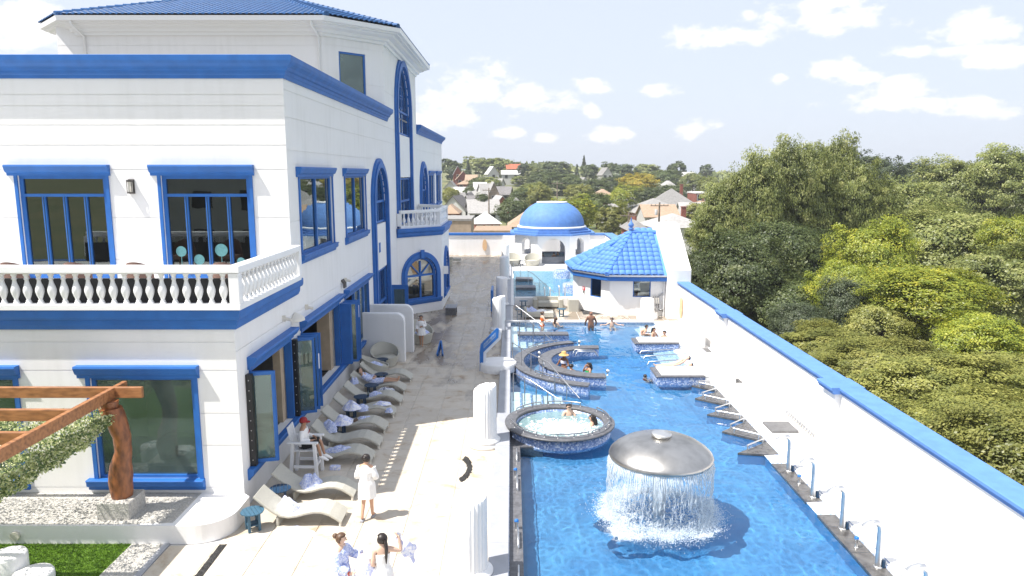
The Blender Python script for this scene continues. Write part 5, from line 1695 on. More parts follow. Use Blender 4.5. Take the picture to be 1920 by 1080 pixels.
f = MB(); f.obar((-3.55, 33.3, .02), (-3.42, 33.9, .55), .05, .3); f.obar((-3.29, 33.3, .02), (-3.42, 33.9, .55), .05, .3)
f.build('floor_sign', M['sign_blue'], None, 'small folding blue and white wet floor sign on the walkway', 'floor sign')
f = MB()
for k in range(420):
    a = R(rr.uniform(-62, 62)); r = .72 + rr.uniform(-.12, .12); x, y = -1.65 + r * math.cos(a) * .55 , 20.1 + r * 1.25 * math.sin(a)
    drop_s = rr.uniform(.02, .045); mb2 = f
    f.add([(x - drop_s, y, .005), (x, y - drop_s, .005), (x + drop_s, y, .005), (x, y + drop_s, .005), (x, y, .005 + drop_s)], [(0, 1, 4), (1, 2, 4), (2, 3, 4), (3, 0, 4)])
f.build('gravel', M['gravel_dark'], None, 'dark gravel crescent in the pale paving by the slanted column', 'gravel', None, 'stuff')
f = MB(); f.box(-6.86, -6.68, 8, 15.74, -.02, .003)
for k in range(700):
    x, y = rr.uniform(-6.85, -6.69), rr.uniform(11.5, 15.73); s = rr.uniform(.012, .03)
    f.add([(x - s, y, .003), (x, y - s, .003), (x + s, y, .003), (x, y + s, .003), (x, y, .003 + s)], [(0, 1, 4), (1, 2, 4), (2, 3, 4), (3, 0, 4)])
f.build('gravel', M['gravel_dark'], None, 'narrow dark gravel drain running to the rounded white bench', 'gravel', None, 'stuff')

# curved white privacy walls against the facade
def screen(y0, y1, x1, h, label):
    t = thing('screen_wall', label, 'wall', ((FX + x1) / 2, (y0 + y1) / 2, 0))
    pts = [(FX + .002, 0), (x1, 0)] + [(x1 - .38 + .38 * math.cos(a), h - .38 + .38 * math.sin(a)) for a in [k * PI / 2 / 8 for k in range(9)]] + [(FX + .002, h)]
    mb = MB(); n = len(pts)
    mb.add([(x, y0 + .25 * math.sin(min(1, (x1 - x) / 1.4) * PI / 2), z) for x, z in pts] + [(x, y1, z) for x, z in pts], [tuple(range(n)), tuple(range(2 * n - 1, n - 1, -1))] + [(i + n, (i + 1) % n + n, (i + 1) % n, i) for i in range(n)])
    mb.build('wall_body', M['white'], t)
screen(32.3, 32.75, -4.95, 2.25, 'nearer white privacy wall with a rounded corner beside the wicker tubs')
screen(34.1, 34.5, -4.80, 2.32, 'farther white privacy wall with a rounded corner, mostly behind the other')
t = thing('slatted_bench', 'small grey slatted bench at the corner of the arched bay', 'bench', (-3.75, 43.8, 0))
for k in range(5):
    mb = MB(); mb.bbox(-4.1 + k * .14, -3.98 + k * .14, 43.3, 44.5, .44, .49, .008); mb.build('slat', M['stone_grey'], t)
for y in (43.35, 44.3):
    mb = MB(); mb.box(-4.08, -3.45, y, y + .12, 0, .439); mb.build('leg', M['granite'], t)
# ================================================================ garden corner on the left
mb = MB()
pts = [(-32, 15.75), (-7.55, 15.75)] + [(-7.55 + .85 * math.sin(a), 16.6 - .85 * math.cos(a)) for a in [k * PI / 2 / 10 for k in range(1, 11)]] + [(-6.7, 17.3), (-6.91, 17.498), (-32, 17.498)]
mb.prism(pts, 0, .46)
bn = mb.build('plaster_bench', M['white'], None, 'long white plaster bench with a rounded end along the building front', 'bench')
m_peb = mat('pebble_white', (.52, .50, .46), .8, var=.3, vscale=26, bump=.9, bscale=24, detail=2)
mb = MB(); mb.box(-32, -8.75, 15.82, 17.49, .461, .478); mb.box(-8.75, -8.0, 15.9, 17.49, .461, .474)
for k in range(2600):
    x, y = rr.uniform(-12.8, -8.05), rr.uniform(15.86, 17.4); s = rr.uniform(.018, .034)
    mb.add([(x - s, y, .477), (x, y - s, .477), (x + s, y, .477), (x, y + s, .477), (x, y, .477 + s * .6)], [(0, 1, 4), (1, 2, 4), (2, 3, 4), (3, 0, 4)])
mb.build('pebbles', m_peb, bn, kind='stuff')
mb = MB(); mb.bbox(-9.84, -9.06, 16.0, 16.78, .46, .90, .02); pl = mb.build('plinth', m_peb, bn)
f = MB(); f.tube([(-11.62, 15.75, .22), (-11.62, 15.68, .22)], .11, 14); f.build('bench_light', M['lamp_glass'], bn)
mb = MB(); mb.box(-20, -8.92, 7, 15.74, -.019, .012)
lawn = mb.build('lawn_base', M['leaf_grass'], kind='structure')
n = 26000; r_ = np.random.default_rng(4)
px, py = r_.uniform(-12.6, -8.93, n), r_.uniform(12.5, 15.73, n); a = r_.uniform(0, 2 * PI, n); w = r_.uniform(.006, .011, n); h = r_.uniform(.025, .055, n); lx, ly = r_.normal(0, .018, n), r_.normal(0, .018, n)
v = np.stack([np.stack([px - w * np.cos(a), py - w * np.sin(a), np.full(n, .01)], 1), np.stack([px + w * np.cos(a), py + w * np.sin(a), np.full(n, .01)], 1), np.stack([px + lx, py + ly, .01 + h], 1)], 1).reshape(-1, 3)
place(fast_mesh('grass', v, np.arange(n * 3).reshape(-1, 3), M['leaf_grass']), 'grass', (0, 0, 0), None, 'bright green artificial lawn in front of the plaster bench', 'grass', None, 'stuff')
mb = MB(); mb.box(-8.92, -8.18, 7, 15.745, -.018, .014)
for k in range(2200):
    x, y = rr.uniform(-8.9, -8.2), rr.uniform(12.8, 15.73); s = rr.uniform(.018, .034)
    mb.add([(x - s, y, .013), (x, y - s, .013), (x + s, y, .013), (x, y + s, .013), (x, y, .013 + s * .6)], [(0, 1, 4), (1, 2, 4), (2, 3, 4), (3, 0, 4)])
mb.build('pebble_strip', m_peb, kind='structure')
mb = MB(); mb.bbox(-8.17, -8.02, 7, 15.745, -.018, .03, .01); mb.build('edging', M['stone_grey'], kind='structure')
mb = MB()
for k in range(10):
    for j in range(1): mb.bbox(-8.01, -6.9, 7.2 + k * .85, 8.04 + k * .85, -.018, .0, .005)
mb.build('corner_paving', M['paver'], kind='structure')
for k, (x, y, r, h) in enumerate(((-10.86, 14.42, .36, .52), (-10.18, 14.15, .40, .24))):
    mb = MB(); mb.lathe([(r, 0), (r, h - .06), (r - .02, h - .02), (r - .07, h), (.05, h + .005)], (x, y, .01), 32)
    mb.build('garden_stool', M['white'], None, ['taller white rounded plaster stool on the lawn', 'lower white rounded plaster stool on the lawn'][k], 'stool')

# ================================================================ rustic pergola with camouflage net
PG = thing('pergola', 'rustic orange timber pergola on a thick crooked log post', 'pergola', (-9.45, 16.4, .90))
pts = [Vector(p) for p in ((-9.42, 16.4, .90), (-9.44, 16.42, 1.3), (-9.40, 16.42, 1.7), (-9.30, 16.4, 2.05), (-9.30, 16.4, 2.4), (-9.42, 16.4, 2.85), (-9.52, 16.4, 3.12))]
mb = MB(); n = 20; rings = []
m = 24
for i in range(m + 1):
    t = i / m * (len(pts) - 1); k = min(int(t), len(pts) - 2); c_ = pts[k].lerp(pts[k + 1], t - k)
    r0 = .235 + .035 * math.sin(i * .35) - .02 * (i / m)
    rings.append([c_ + Vector(((r0 + .018 * noise.noise(Vector((math.cos(2 * PI * j / n) * 2, math.sin(2 * PI * j / n) * 2, i * .5)))) * math.cos(2 * PI * j / n), (r0 + .02 * noise.noise(Vector((math.cos(2 * PI * j / n) * 3, math.sin(2 * PI * j / n) * 3, i * .8)))) * math.sin(2 * PI * j / n), 0)) for j in range(n)])
mb.loft(rings, True); mb.build('log_post', M['log'], PG)
mb = MB(); mb.bbox(-9.62, -9.50, 7.0, 17.2, 3.28, 3.54, .01); mb.build('side_beam', M['orange_wood'], PG)
mb = MB(); mb.bbox(-17, -8.86, 16.62, 16.72, 3.285, 3.545, .01); mb.build('cross_beam', M['orange_wood'], PG)
for y in (15.05, 13.65, 12.2):
    mb = MB(); mb.bbox(-17, -9.625, y, y + .10, 3.26, 3.52, .01); mb.build('cross_beam', M['orange_wood'], PG)
mb = MB(); mb.tube([(-9.52, 16.4, 3.1), (-9.54, 16.4, 3.27)], [.18, .22], 10); mb.build('post_head', M['log'], PG)
# net: small cut leaves on a cloth that sags between the beams
N_ = 34000; r_ = np.random.default_rng(8)
u = r_.uniform(0, 1, N_); vv = r_.uniform(0, 1, N_)
x = -9.50 - u * 6.5; y = 16.6 - vv * 6.5
sag = .10 + .36 * np.abs(np.sin((y - 16.67) / .9 * PI)) ** .8 + .16 * np.abs(np.sin((x + 9.5) / 1.25 * PI)) ** .8
edge = (u < .06)
sag = np.where(edge, .12 + r_.uniform(0, 1, N_) * (.16 + .20 * np.abs(np.sin((y - 16.67) / 1.05 * PI))), sag)
z = 3.26 - sag + r_.normal(0, .025, N_)
keep = r_.uniform(0, 1, N_) < np.where(edge, 1.0, .72)
x, y, z = x[keep], y[keep], z[keep]; N_ = len(x)
# the front swag that swings up to the post head
M_ = 8500; ty = r_.uniform(0, 1, M_); yy = 16.5 - ty * 6.5; dz = r_.uniform(0, 1, M_)
x = np.concatenate([x, -9.44 + r_.normal(0, .05, M_)]); y = np.concatenate([y, yy]); z = np.concatenate([z, 3.20 - .10 - dz * (.12 + .30 * np.clip(ty * 6, 0, 1)) - .08 * np.abs(np.sin(yy * 3.0))])
N_ = len(x)
def leaf_quads(x, y, z, s, rng_, flat=.0):
    n = len(x)
    d = rng_.normal(0, 1, (n, 3)); d[:, 2] *= (1 - flat); d /= np.linalg.norm(d, axis=1)[:, None]
    e = rng_.normal(0, 1, (n, 3)); e -= (e * d).sum(1)[:, None] * d; e /= np.linalg.norm(e, axis=1)[:, None]
    c = np.stack([x, y, z], 1); s = np.asarray(s).reshape(-1, 1)
    v = np.stack([c - d * s, c + e * s * .55, c + d * s, c - e * s * .55], 1).reshape(-1, 3)
    return v, np.arange(n * 4).reshape(-1, 4)
def toned(me, tones):
    at = me.attributes.new('tone', 'FLOAT', 'FACE'); at.data.foreach_set('value', np.asarray(tones, dtype=np.float32)); return me
v, q = leaf_quads(x, y, z, r_.uniform(.024, .048, N_), r_)
me = toned(fast_mesh('net', v, q, M['leaf_net']), r_.uniform(-.38, .38, N_))
place(me, 'camouflage_net', (0, 0, 0), None, 'pale green camouflage net draped under the timber pergola beams', 'net', None, 'stuff')

# ================================================================ loungers
def lounger_mesh():
    top = [(0.0, .80), (.10, .70), (.28, .54), (.46, .40), (.62, .315), (.80, .285), (1.0, .315), (1.2, .375), (1.42, .42), (1.62, .415), (1.82, .35), (2.0, .24), (2.12, .15)]
    w = .36; th = .075
    nrm = []
    for i, (x, z) in enumerate(top):
        a = top[max(0, i - 1)]; b = top[min(len(top) - 1, i + 1)]
        d = Vector((b[0] - a[0], b[1] - a[1])).normalized(); nrm.append(Vector((-d.y, d.x)))
    rings = []
    for (x, z), n_ in zip(top, nrm):
        o = (x - n_.x * th, z - n_.y * th)
        e = .02
        rings.append([(x, -w + e, z), (x, w - e, z), (x - n_.x * e, w, z - n_.y * e), (o[0] + n_.x * e, w, o[1] + n_.y * e), (o[0], w - e, o[1]), (o[0], -w + e, o[1]), (o[0] + n_.x * e, -w, o[1] + n_.y * e), (x - n_.x * e, -w, z - n_.y * e)])
    mb = MB(); mb.loft(rings, True, 0, False)
    for i in range(len(mb.sm)): mb.sm[i] = False
    return mb.mesh('seat_shell', M['wicker'])
lsh = lounger_mesh()
lg = MB(); lg.bbox(-.03, .03, -.33, .33, 0, .24, .01); leg1 = lg.mesh('leg', M['wicker'])
lg = MB(); lg.bbox(-.02, .03, -.05, .05, 0, .14, .01); leg2 = lg.mesh('leg', M['cam_white'])
LY = [(16.95, 'sunlit cream lounger nearest the camera with a white robe on it'), (18.35, 'cream lounger in the shade edge, holding a crumpled blue robe, next to the lifeguard chair'), (20.75, 'cream lounger behind the lifeguard chair with a blue robe by the white shoes'), (21.95, 'empty cream lounger in the row behind the lifeguard'), (23.4, 'cream lounger with dark shoes and a folded robe on it'), (24.85, 'cream lounger with a white towel slipping off its foot end'), (26.3, 'cream lounger with a blue robe and a striped towel'), (27.7, 'cream lounger with a man lying on it'), (29.35, 'farthest cream lounger of the row, beside the wicker tubs')]
l0 = None
for y, lab in LY:
    if l0 is None:
        l0 = thing('sun_lounger', lab, 'sun lounger', (0, 0, 0), 'wavy cream sun loungers along the building')
        place(lsh, 'seat_shell', (0, 0, 0), l0); place(leg1, 'leg', (.52, 0, 0), l0)
        for s_ in (-.29, .29): place(leg2, 'leg', (2.06, s_, 0), l0)
        o = l0
    else: o = copy_tree(l0)
    o.location = (-6.30 + rng.uniform(-.04, .04), y, 0); o.rotation_euler = (0, 0, rng.uniform(-.03, .03)); o['label'] = lab
l0.location = (-6.30, LY[0][0], 0)

# ================================================================ slatted side tables
def side_table(x, y, label, wood, rot=0.0):
    t = thing('side_table', label, 'side table', (x, y, 0), 'round blue slatted side tables')
    r = .28
    for k in range(6):
        x0, x1 = -r + 2 * r * k / 6 + .005, -r + 2 * r * (k + 1) / 6 - .005
        c_ = max(abs(x0), abs(x1)) if (x0 < 0) == (x1 < 0) else 0
        y0, y1 = math.sqrt(max(.002, r * r - x0 * x0)), math.sqrt(max(.002, r * r - x1 * x1))
        mb = MB(); mb.prism([(x + x0, y - y0), (x + x1, y - y1), (x + x1, y + y1), (x + x0, y + y0)], .47, .495); mb.build('slat', M[wood], t)
    for a in (45, 135, 225, 315):
        mb = MB(); lx, ly = x + .17 * math.cos(R(a)), y + .17 * math.sin(R(a)); mb.box(lx - .03, lx + .03, ly - .03, ly + .03, 0, .469); mb.build('leg', M[wood], t)
    mb = MB()
    for k in range(3): mb.box(x - .14, x + .14, y - .145 + k * .1, y - .055 + k * .1, .15, .17)
    mb.build('shelf', M[wood], t)
    t.rotation_euler = (0, 0, rot)
    return t
side_table(-6.32, 16.45, 'light blue round slatted table in the sun nearest the plaster bench', 'teal_wood', .6)
side_table(-6.05, 17.72, 'dark blue round table between the two nearest loungers', 'navy', .3)
side_table(-5.65, 22.65, 'dark blue round table with a bottle behind the lifeguard', 'navy')
side_table(-5.6, 24.1, 'dark blue round table draped with white towels', 'navy')
side_table(-5.55, 25.55, 'dark blue round table beside the lounger with the striped towel', 'navy')
side_table(-5.45, 27.0, 'dark blue round table at the side of the lying man', 'navy')
side_table(-5.35, 28.55, 'dark blue round table behind the lying man with a phone on it', 'navy')
side_table(-5.75, 30.95, 'dark blue round table between the two wicker tubs', 'navy')
side_table(.75, 45.7, 'blue side table left of the long wicker daybed', 'teal_wood')
side_table(.45, 42.9, 'light blue side table by the near pool coping, left of the towels', 'teal_wood')
side_table(3.0, 42.9, 'light blue side table by the near pool coping, right of the towels', 'teal_wood')
side_table(.9, 67.3, 'dark side table between two wicker seats near the pavilion', 'navy')

# ================================================================ cloths: heaps of robes and towels
def heap(x, y, z, rx, ry, h, m, label, name='robe', cat='robe', seed=1, rot=0.0, slope=(0, 0), group='robes and towels left on the furniture'):
    mb = MB(); nr, na = 9, 26
    ca, sa = math.cos(rot), math.sin(rot)
    rings = []
    for i in range(nr + 1):
        t = i / nr; ring = []
        for k in range(na):
            a = 2 * PI * k / na
            edge = 1 + .28 * noise.noise(Vector((math.cos(a) * 1.6, math.sin(a) * 1.6, seed * 3.1)))
            q = (1 - t) * edge
            u, v_ = q * rx * math.cos(a), q * ry * math.sin(a)
            X_, Y_ = x + u * ca - v_ * sa, y + u * sa + v_ * ca
            hh = h * (1 - (1 - t) ** 2.6)
            wv_ = X_ * math.cos(seed) + Y_ * math.sin(seed)
            hh *= 1 + .55 * noise.noise(Vector((X_ * 4.5, Y_ * 4.5, seed))) + .30 * math.sin(wv_ * 26 + 5 * noise.noise(Vector((X_ * 4, Y_ * 4, seed + 5)))) * t
            ring.append((X_, Y_, z + max(0.002, hh) + slope[0] * (X_ - x) + slope[1] * (Y_ - y)))
        rings.append(ring)
    mb.loft(rings[:-1], True)
    return mb.build(name, M[m], None, label, cat, group)
heap(-5.62, 16.93, .27, .34, .30, .26, 'robe_pale', 'white robe heaped on the sunlit lounger nearest the camera', seed=1)
heap(-5.15, 16.25, .0, .48, .17, .14, 'robe_pale', 'white robe dropped on the paving beside the nearest lounger', seed=2, rot=-.1)
heap(-5.42, 18.35, .28, .33, .28, .30, 'robe_blue', 'crumpled blue robe on the second nearest lounger', seed=3)
heap(-5.15, 20.75, .28, .52, .26, .16, 'robe_blue', 'blue patterned robe on the lounger behind the white shoes', seed=4)
heap(-5.55, 23.3, .28, .28, .18, .16, 'robe_pale', 'white towel beside the dark shoes on a lounger', 'towel', 'towel', seed=5)
heap(-5.0, 23.5, .32, .32, .22, .12, 'robe_blue', 'folded pale blue robe beyond the dark shoes on a lounger', seed=6)
heap(-5.30, 23.36, .31, .12, .14, .10, 'hair_brown', 'pair of dark shoes lying on a lounger among robes', 'shoes', 'shoes', seed=7)
heap(-5.6, 24.15, .50, .32, .30, .24, 'robe_pale', 'white and blue towels piled over a dark round table', 'towel', 'towel', seed=8)
heap(-5.30, 24.6, .30, .26, .25, .18, 'robe_blue', 'blue robe bunched on the lounger behind the draped table', seed=9)
heap(-4.66, 24.95, .40, .32, .25, .08, 'robe_pale', 'white towel spread over the foot end of a lounger', 'towel', 'towel', seed=10)
heap(-4.38, 24.62, .22, .15, .16, .16, 'robe_blue', 'blue robe sleeve hanging off the foot of a lounger', seed=11)
heap(-5.1, 26.25, .29, .38, .22, .15, 'robe_blue', 'blue robe next to the striped towel on a lounger', seed=12)
heap(-4.85, 26.75, .36, .36, .18, .09, 'stripe', 'black and white striped towel on a lounger', 'towel', 'towel', seed=13)
heap(-5.9, 22.3, .40, .22, .35, .32, 'robe_blue', 'striped blue robe over the backrest behind the lifeguard', seed=14, rot=.6)
heap(-5.55, 22.6, .50, .30, .26, .26, 'robe_pale', 'white robe on the round table behind the lifeguard', seed=15)
heap(-6.2, 27.4, .45, .2, .25, .25, 'robe_blue', 'dark patterned robe behind the lying man', seed=16)
heap(-7.3, 16.75, .46, .17, .11, .07, 'robe_pale', 'folded white towel with a blue edge on the rounded plaster bench', 'towel', 'towel', seed=17, rot=.5)
heap(-5.95, 30.1, .42, .40, .30, .16, 'robe_blue', 'blue and white robe lying across the nearer wicker tub', seed=18)
heap(1.1, 42.75, .38, .50, .32, .22, 'robe_blue', 'white robe with a bold blue pattern on the far daybed', seed=19)
heap(1.75, 42.7, .38, .35, .3, .1, 'cloth_white', 'plain white towel on the far daybed', 'towel', 'towel', seed=20)
heap(-4.62, 36.1, .52, .38, .3, .2, 'robe_blue', 'blue robe on the wicker tub behind the walking child', seed=21)

# ================================================================ wicker tubs and daybeds
def tub(x, y, rot, label, s=1.0):
    t = thing('wicker_tub', label, 'wicker chair', (x, y, 0), 'round cream wicker tub chairs')
    mb = MB(); n, m = 28, 7
    def f_(u, v):
        a = 2 * PI * u; back = .5 + .5 * math.cos(a - rot)
        hgt = (.42 + .50 * back ** 1.6) * s
        r = (.50 + .16 * v * (0.6 + .7 * back)) * s
        return (x + r * math.cos(a), y + r * math.sin(a), .02 + hgt * v)
    def g_(u, v):
        p = f_(u, v); q = .93
        return (x + (p[0] - x) * q, y + (p[1] - y) * q, p[2])
    mb.grid(f_, n, m); mb.grid(g_, n, m)
    mb.add([f_(k / n, 1) for k in range(n)] + [g_(k / n, 1) for k in range(n)], [(k, (k + 1) % n, n + (k + 1) % n, n + k) for k in range(n)])
    mb.build('tub_shell', M['wicker'], t)
    mb = MB(); mb.lathe([(.50 * s, .30 * s), (.53 * s, .36 * s), (.48 * s, .42 * s), (.05, .43 * s)], (x, y, 0), 24); mb.build('seat', M['wicker'], t)
    return t
tub(-5.9, 30.1, R(200), 'nearer round cream wicker tub with a robe in it')
tub(-5.75, 31.75, R(110), 'farther round cream wicker tub with a high back against the white screen')
tub(-4.75, 36.2, R(130), 'round wicker tub behind the walking child in a white robe', 1.15)
tub(-6.1, 66.0, R(30), 'round wicker tub far up the walkway by the building end')
tub(.1, 67.6, R(100), 'wicker seat left of the dark table near the pavilion', 1.2)
tub(1.9, 67.4, R(80), 'wicker seat right of the dark table near the pavilion', 1.2)
t = thing('wicker_daybed', 'long grey wicker daybed in front of the low white wall', 'daybed', (2.2, 46.0, 0))
mb = MB(); mb.bbox(1.35, 1.65, 45.5, 46.4, 0, .62, .05); mb.build('arm', M['wicker'], t)
mb = MB(); mb.bbox(3.0, 3.3, 45.5, 46.4, 0, .62, .05); mb.build('arm', M['wicker'], t)
mb = MB(); mb.bbox(1.65, 3.0, 45.55, 46.4, .12, .42, .04); mb.build('seat', M['wicker'], t)
mb = MB(); mb.bbox(1.5, 3.15, 46.38, 46.5, .2, .66, .03); mb.build('backrest', M['wicker'], t)
t = thing('wicker_daybed', 'low wicker daybed with towels on it by the near pool coping', 'daybed', (1.5, 42.7, 0))
mb = MB(); mb.bbox(.75, 2.5, 42.25, 43.2, .1, .40, .04); mb.build('seat', M['wicker'], t)
mb = MB(); mb.bbox(.72, .9, 42.25, 43.2, .1, .60, .05); mb.build('arm', M['wicker'], t)
t = thing('wicker_cube', 'cream wicker box seat standing beside the tiled hut', 'seat', (4.2, 45.0, 0))
mb = MB(); mb.bbox(3.55, 4.2, 44.5, 45.4, 0, .78, .03); mb.build('seat', M['wicker'], t)
mb = MB(); mb.bbox(.15, 3.9, 46.62, 46.95, 0, .55, .03); mb.build('low_wall', M['white'], None, 'low white wall between the middle deck and the far pool', 'wall')
for k, (y, lab) in enumerate(((69.5, 'grey cushioned lounger far up the walkway'),)):
    f = MB(); f.bbox(-6.4, -5.0, y, y + .8, .2, .42, .05); f.bbox(-6.5, -6.2, y, y + .8, .42, .85, .05); f.build('far_lounger', M['wicker'], None, lab, 'lounger')
# brown round backed chairs on the balcony
for k, (x, lab) in enumerate(((-13.45, 'brown wicker chair back at the left end of the balcony'), (-11.75, 'brown wicker chair back before the left balcony door'), (-10.08, 'brown wicker chair back between the two balcony doors'), (-7.75, 'brown wicker chair back before the right balcony door'))):
    t = thing('wicker_chair', lab, 'chair', (x, 19.2, 5.3), 'brown wicker chairs on the balcony')
    mb = MB(); mb.grid(lambda u, v: (x + (.42 - .05 * v) * math.cos(PI + PI * u) * (1 - .35 * max(0, v - .6)), 19.3 + .30 * math.sin(PI + PI * u), 5.3 + .35 + v * (.45 + .17 * math.sin(PI * u))), 16, 6); mb.build('backrest', M['wicker_dark'], t)
    mb = MB(); mb.bbox(x - .33, x + .33, 19.0, 19.65, 5.60, 5.72, .03); mb.build('seat', M['wicker_dark'], t)
    for sx in (-.28, .28):
        for sy in (19.08, 19.58):
            mb = MB(); mb.box(x + sx - .02, x + sx + .02, sy - .02, sy + .02, 5.30, 5.6); mb.build('leg', M['wicker_dark'], t)

f = MB(); f.box(-16.2, -7.05, 17.72, 17.76, 5.285, 6.02); f.box(-7.06, -7.02, 17.80, 22.2, 5.285, 6.0)  # black sheets that darken the gaps between the balusters
f.build('baluster_backing', M['black'], None, 'low black sheet standing right behind the balcony balusters, darkening their gaps', 'screen')
# ================================================================ lifeguard chair
LG = thing('lifeguard_chair', 'tall white wooden lifeguard chair among the loungers', 'chair', (-5.9, 19.72, 0))
mb = None
gx, gy = -5.9, 19.72
for sx, sy, tx in ((-.30, -.30, .06), (-.30, .30, .06), (.30, -.30, 0), (.30, .30, 0)):
    mb = MB(); mb.obar((gx + sx * 1.15 - tx, gy + sy, 0), (gx + sx, gy + sy, 1.06), .08, .10, up=(0, 1, 0)); mb.build('leg', M['white_gloss'], LG)
for sy in (-.33, .33):
    mb = MB(); mb.bbox(gx - .45, gx + .42, gy + sy - .055, gy + sy + .055, 1.06, 1.10, .01); mb.build('armrest', M['white_gloss'], LG)
    mb = MB(); mb.box(gx - .30, gx + .30, gy + sy * .92 - .02, gy + sy * .92 + .02, .32, .40); mb.build('stretcher', M['white_gloss'], LG)
for k in range(4):
    mb = MB(); mb.bbox(gx - .28 + k * .145, gx - .145 + k * .145, gy - .27, gy + .27, .80, .83, .006); mb.build('seat_slat', M['white_gloss'], LG)
for k in range(4):
    yy = gy - .24 + k * .135
    mb = MB(); mb.obar((gx - .30, yy + .04, .78), (gx - .46, yy + .04, 1.50), .11, .025, up=(1, 0, 0)); mb.build('back_slat', M['white_gloss'], LG)
for z in (.68, .30):
    mb = MB(); mb.box(gx + .27, gx + .33, gy - .26, gy + .26, z, z + .09); mb.build('cross_rail', M['white_gloss'], LG)
# small things
for (x, y, z, lab) in ((-5.5, 22.7, .50, 'clear water bottle on the round table behind the lifeguard'), (-5.3, 25.6, .50, 'clear water bottle on the round table by the striped towel')):
    f = MB(); f.lathe([(.035, 0), (.037, .02), (.036, .15), (.014, .19), (.014, .215)], (x, y, z), 10); f.build('bottle', M['glass'], None, lab, 'bottle')
f = MB(); f.bbox(-5.30, -5.20, 28.52, 28.66, .497, .51, .004); f.build('phone', M['black'], None, 'dark phone on the round table behind the lying man', 'phone')
f = MB(); f.bbox(-5.35, -5.05, 20.0, 20.16, .0, .12, .02); f.build('bag', M['robe_pale'], None, 'small pale bag on the paving under the lifeguard chair', 'bag')
f = MB()
for k in range(6):
    a = k * .22
    f.tube([(8.95 - .35 + a * .5, 43.02, 1.25 - .0 * k), (8.95 - .33 + a * .5, 43.0, .55 - .05 * k), (8.95 - .2 + a * .3, 42.98, .30 + .03 * k), (8.95 - .02 + a * .25, 43.0, .45), (8.98 + .03 * k, 43.02, 1.3 + .02 * k)], .035, 7)
f.build('coiled_hose', M['rail_steel'], None, 'grey hose hanging in loops on the hut wall by the gable wall', 'hose')
f = MB(); f.bbox(8.65, 8.95, 43.0, 43.13, .8, 1.15, .02); f.build('hose_box', M['cam_white'], None, 'small pale box on the hut wall below the hose loops', 'box')
for (x, y, z, lab, ax) in ((9.86, 41.2, .25, 'tan oval paddle board leaning on the wall at the gable end', 'x'), (-2.9, 76.44, .45, 'tan oval board on the far white boundary wall', 'y')):
    f = MB(); n = 24
    o = [(.26 * math.cos(2 * PI * k / n) * (1 if math.sin(2 * PI * k / n) < 0 else .9), .62 + .62 * math.sin(2 * PI * k / n)) for k in range(n)]
    if ax == 'x': vs = [(x - .06, y + a * 1.15, z + b) for a, b in o] + [(x, y + a * 1.15, z + b) for a, b in o]
    else: vs = [(x + a, y - .08, z + b) for a, b in o] + [(x + a, y, z + b) for a, b in o]
    f.add(vs, [tuple(range(n)), tuple(range(2 * n - 1, n - 1, -1))] + [(i, (i + 1) % n, n + (i + 1) % n, n + i) for i in range(n)])
    f.build('paddle_board', M['paddle_tan'], None, lab, 'board')
# ================================================================ people
STAND = dict(pel=(0, 0, .95), wst=(0, .005, 1.09), chs=(0, .01, 1.27), nkb=(0, -.01, 1.42), nck=(0, .0, 1.485), hd1=(0, .025, 1.545), hd2=(0, .03, 1.615), hd3=(0, .015, 1.675),
             shL=(-.155, 0, 1.385), elL=(-.205, -.03, 1.115), wrL=(-.20, .05, .885), haL=(-.195, .075, .80),
             shR=(.155, 0, 1.385), elR=(.205, -.03, 1.115), wrR=(.20, .05, .885), haR=(.195, .075, .80),
             hpL=(-.088, 0, .88), knL=(-.095, .02, .49), anL=(-.095, -.02, .085), toL=(-.10, .13, .03),
             hpR=(.088, 0, .88), knR=(.095, .02, .49), anR=(.095, -.02, .085), toR=(.10, .13, .03))
SIT = dict(STAND)
def low(d, dz): return {k: (v[0], v[1], v[2] + dz) for k, v in d.items()}
SIT = low(STAND, -.86)
SIT.update(hpL=(-.10, .06, .07), knL=(-.14, .46, .10), anL=(-.13, .50, -.33), toL=(-.13, .64, -.38), hpR=(.10, .06, .07), knR=(.14, .46, .10), anR=(.13, .50, -.33), toR=(.13, .64, -.38))
RAD = dict(pel=(.145, .115), wst=(.12, .095), chs=(.145, .105), nkb=(.085, .07), nck=.054, hd1=(.074, .082), hd2=(.084, .098), hd3=(.058, .066), sh=.066, el=.044, wr=.030, ha=(.042, .020), hp=.088, kn=.056, an=.038, to=.034)
ED = [('pel', 'wst'), ('wst', 'chs'), ('chs', 'nkb'), ('nkb', 'nck'), ('nck', 'hd1'), ('hd1', 'hd2'), ('hd2', 'hd3')]
for s_ in 'LR': ED += [('nkb', 'sh' + s_), ('sh' + s_, 'el' + s_), ('el' + s_, 'wr' + s_), ('wr' + s_, 'ha' + s_), ('pel', 'hp' + s_), ('hp' + s_, 'kn' + s_), ('kn' + s_, 'an' + s_), ('an' + s_, 'to' + s_)]


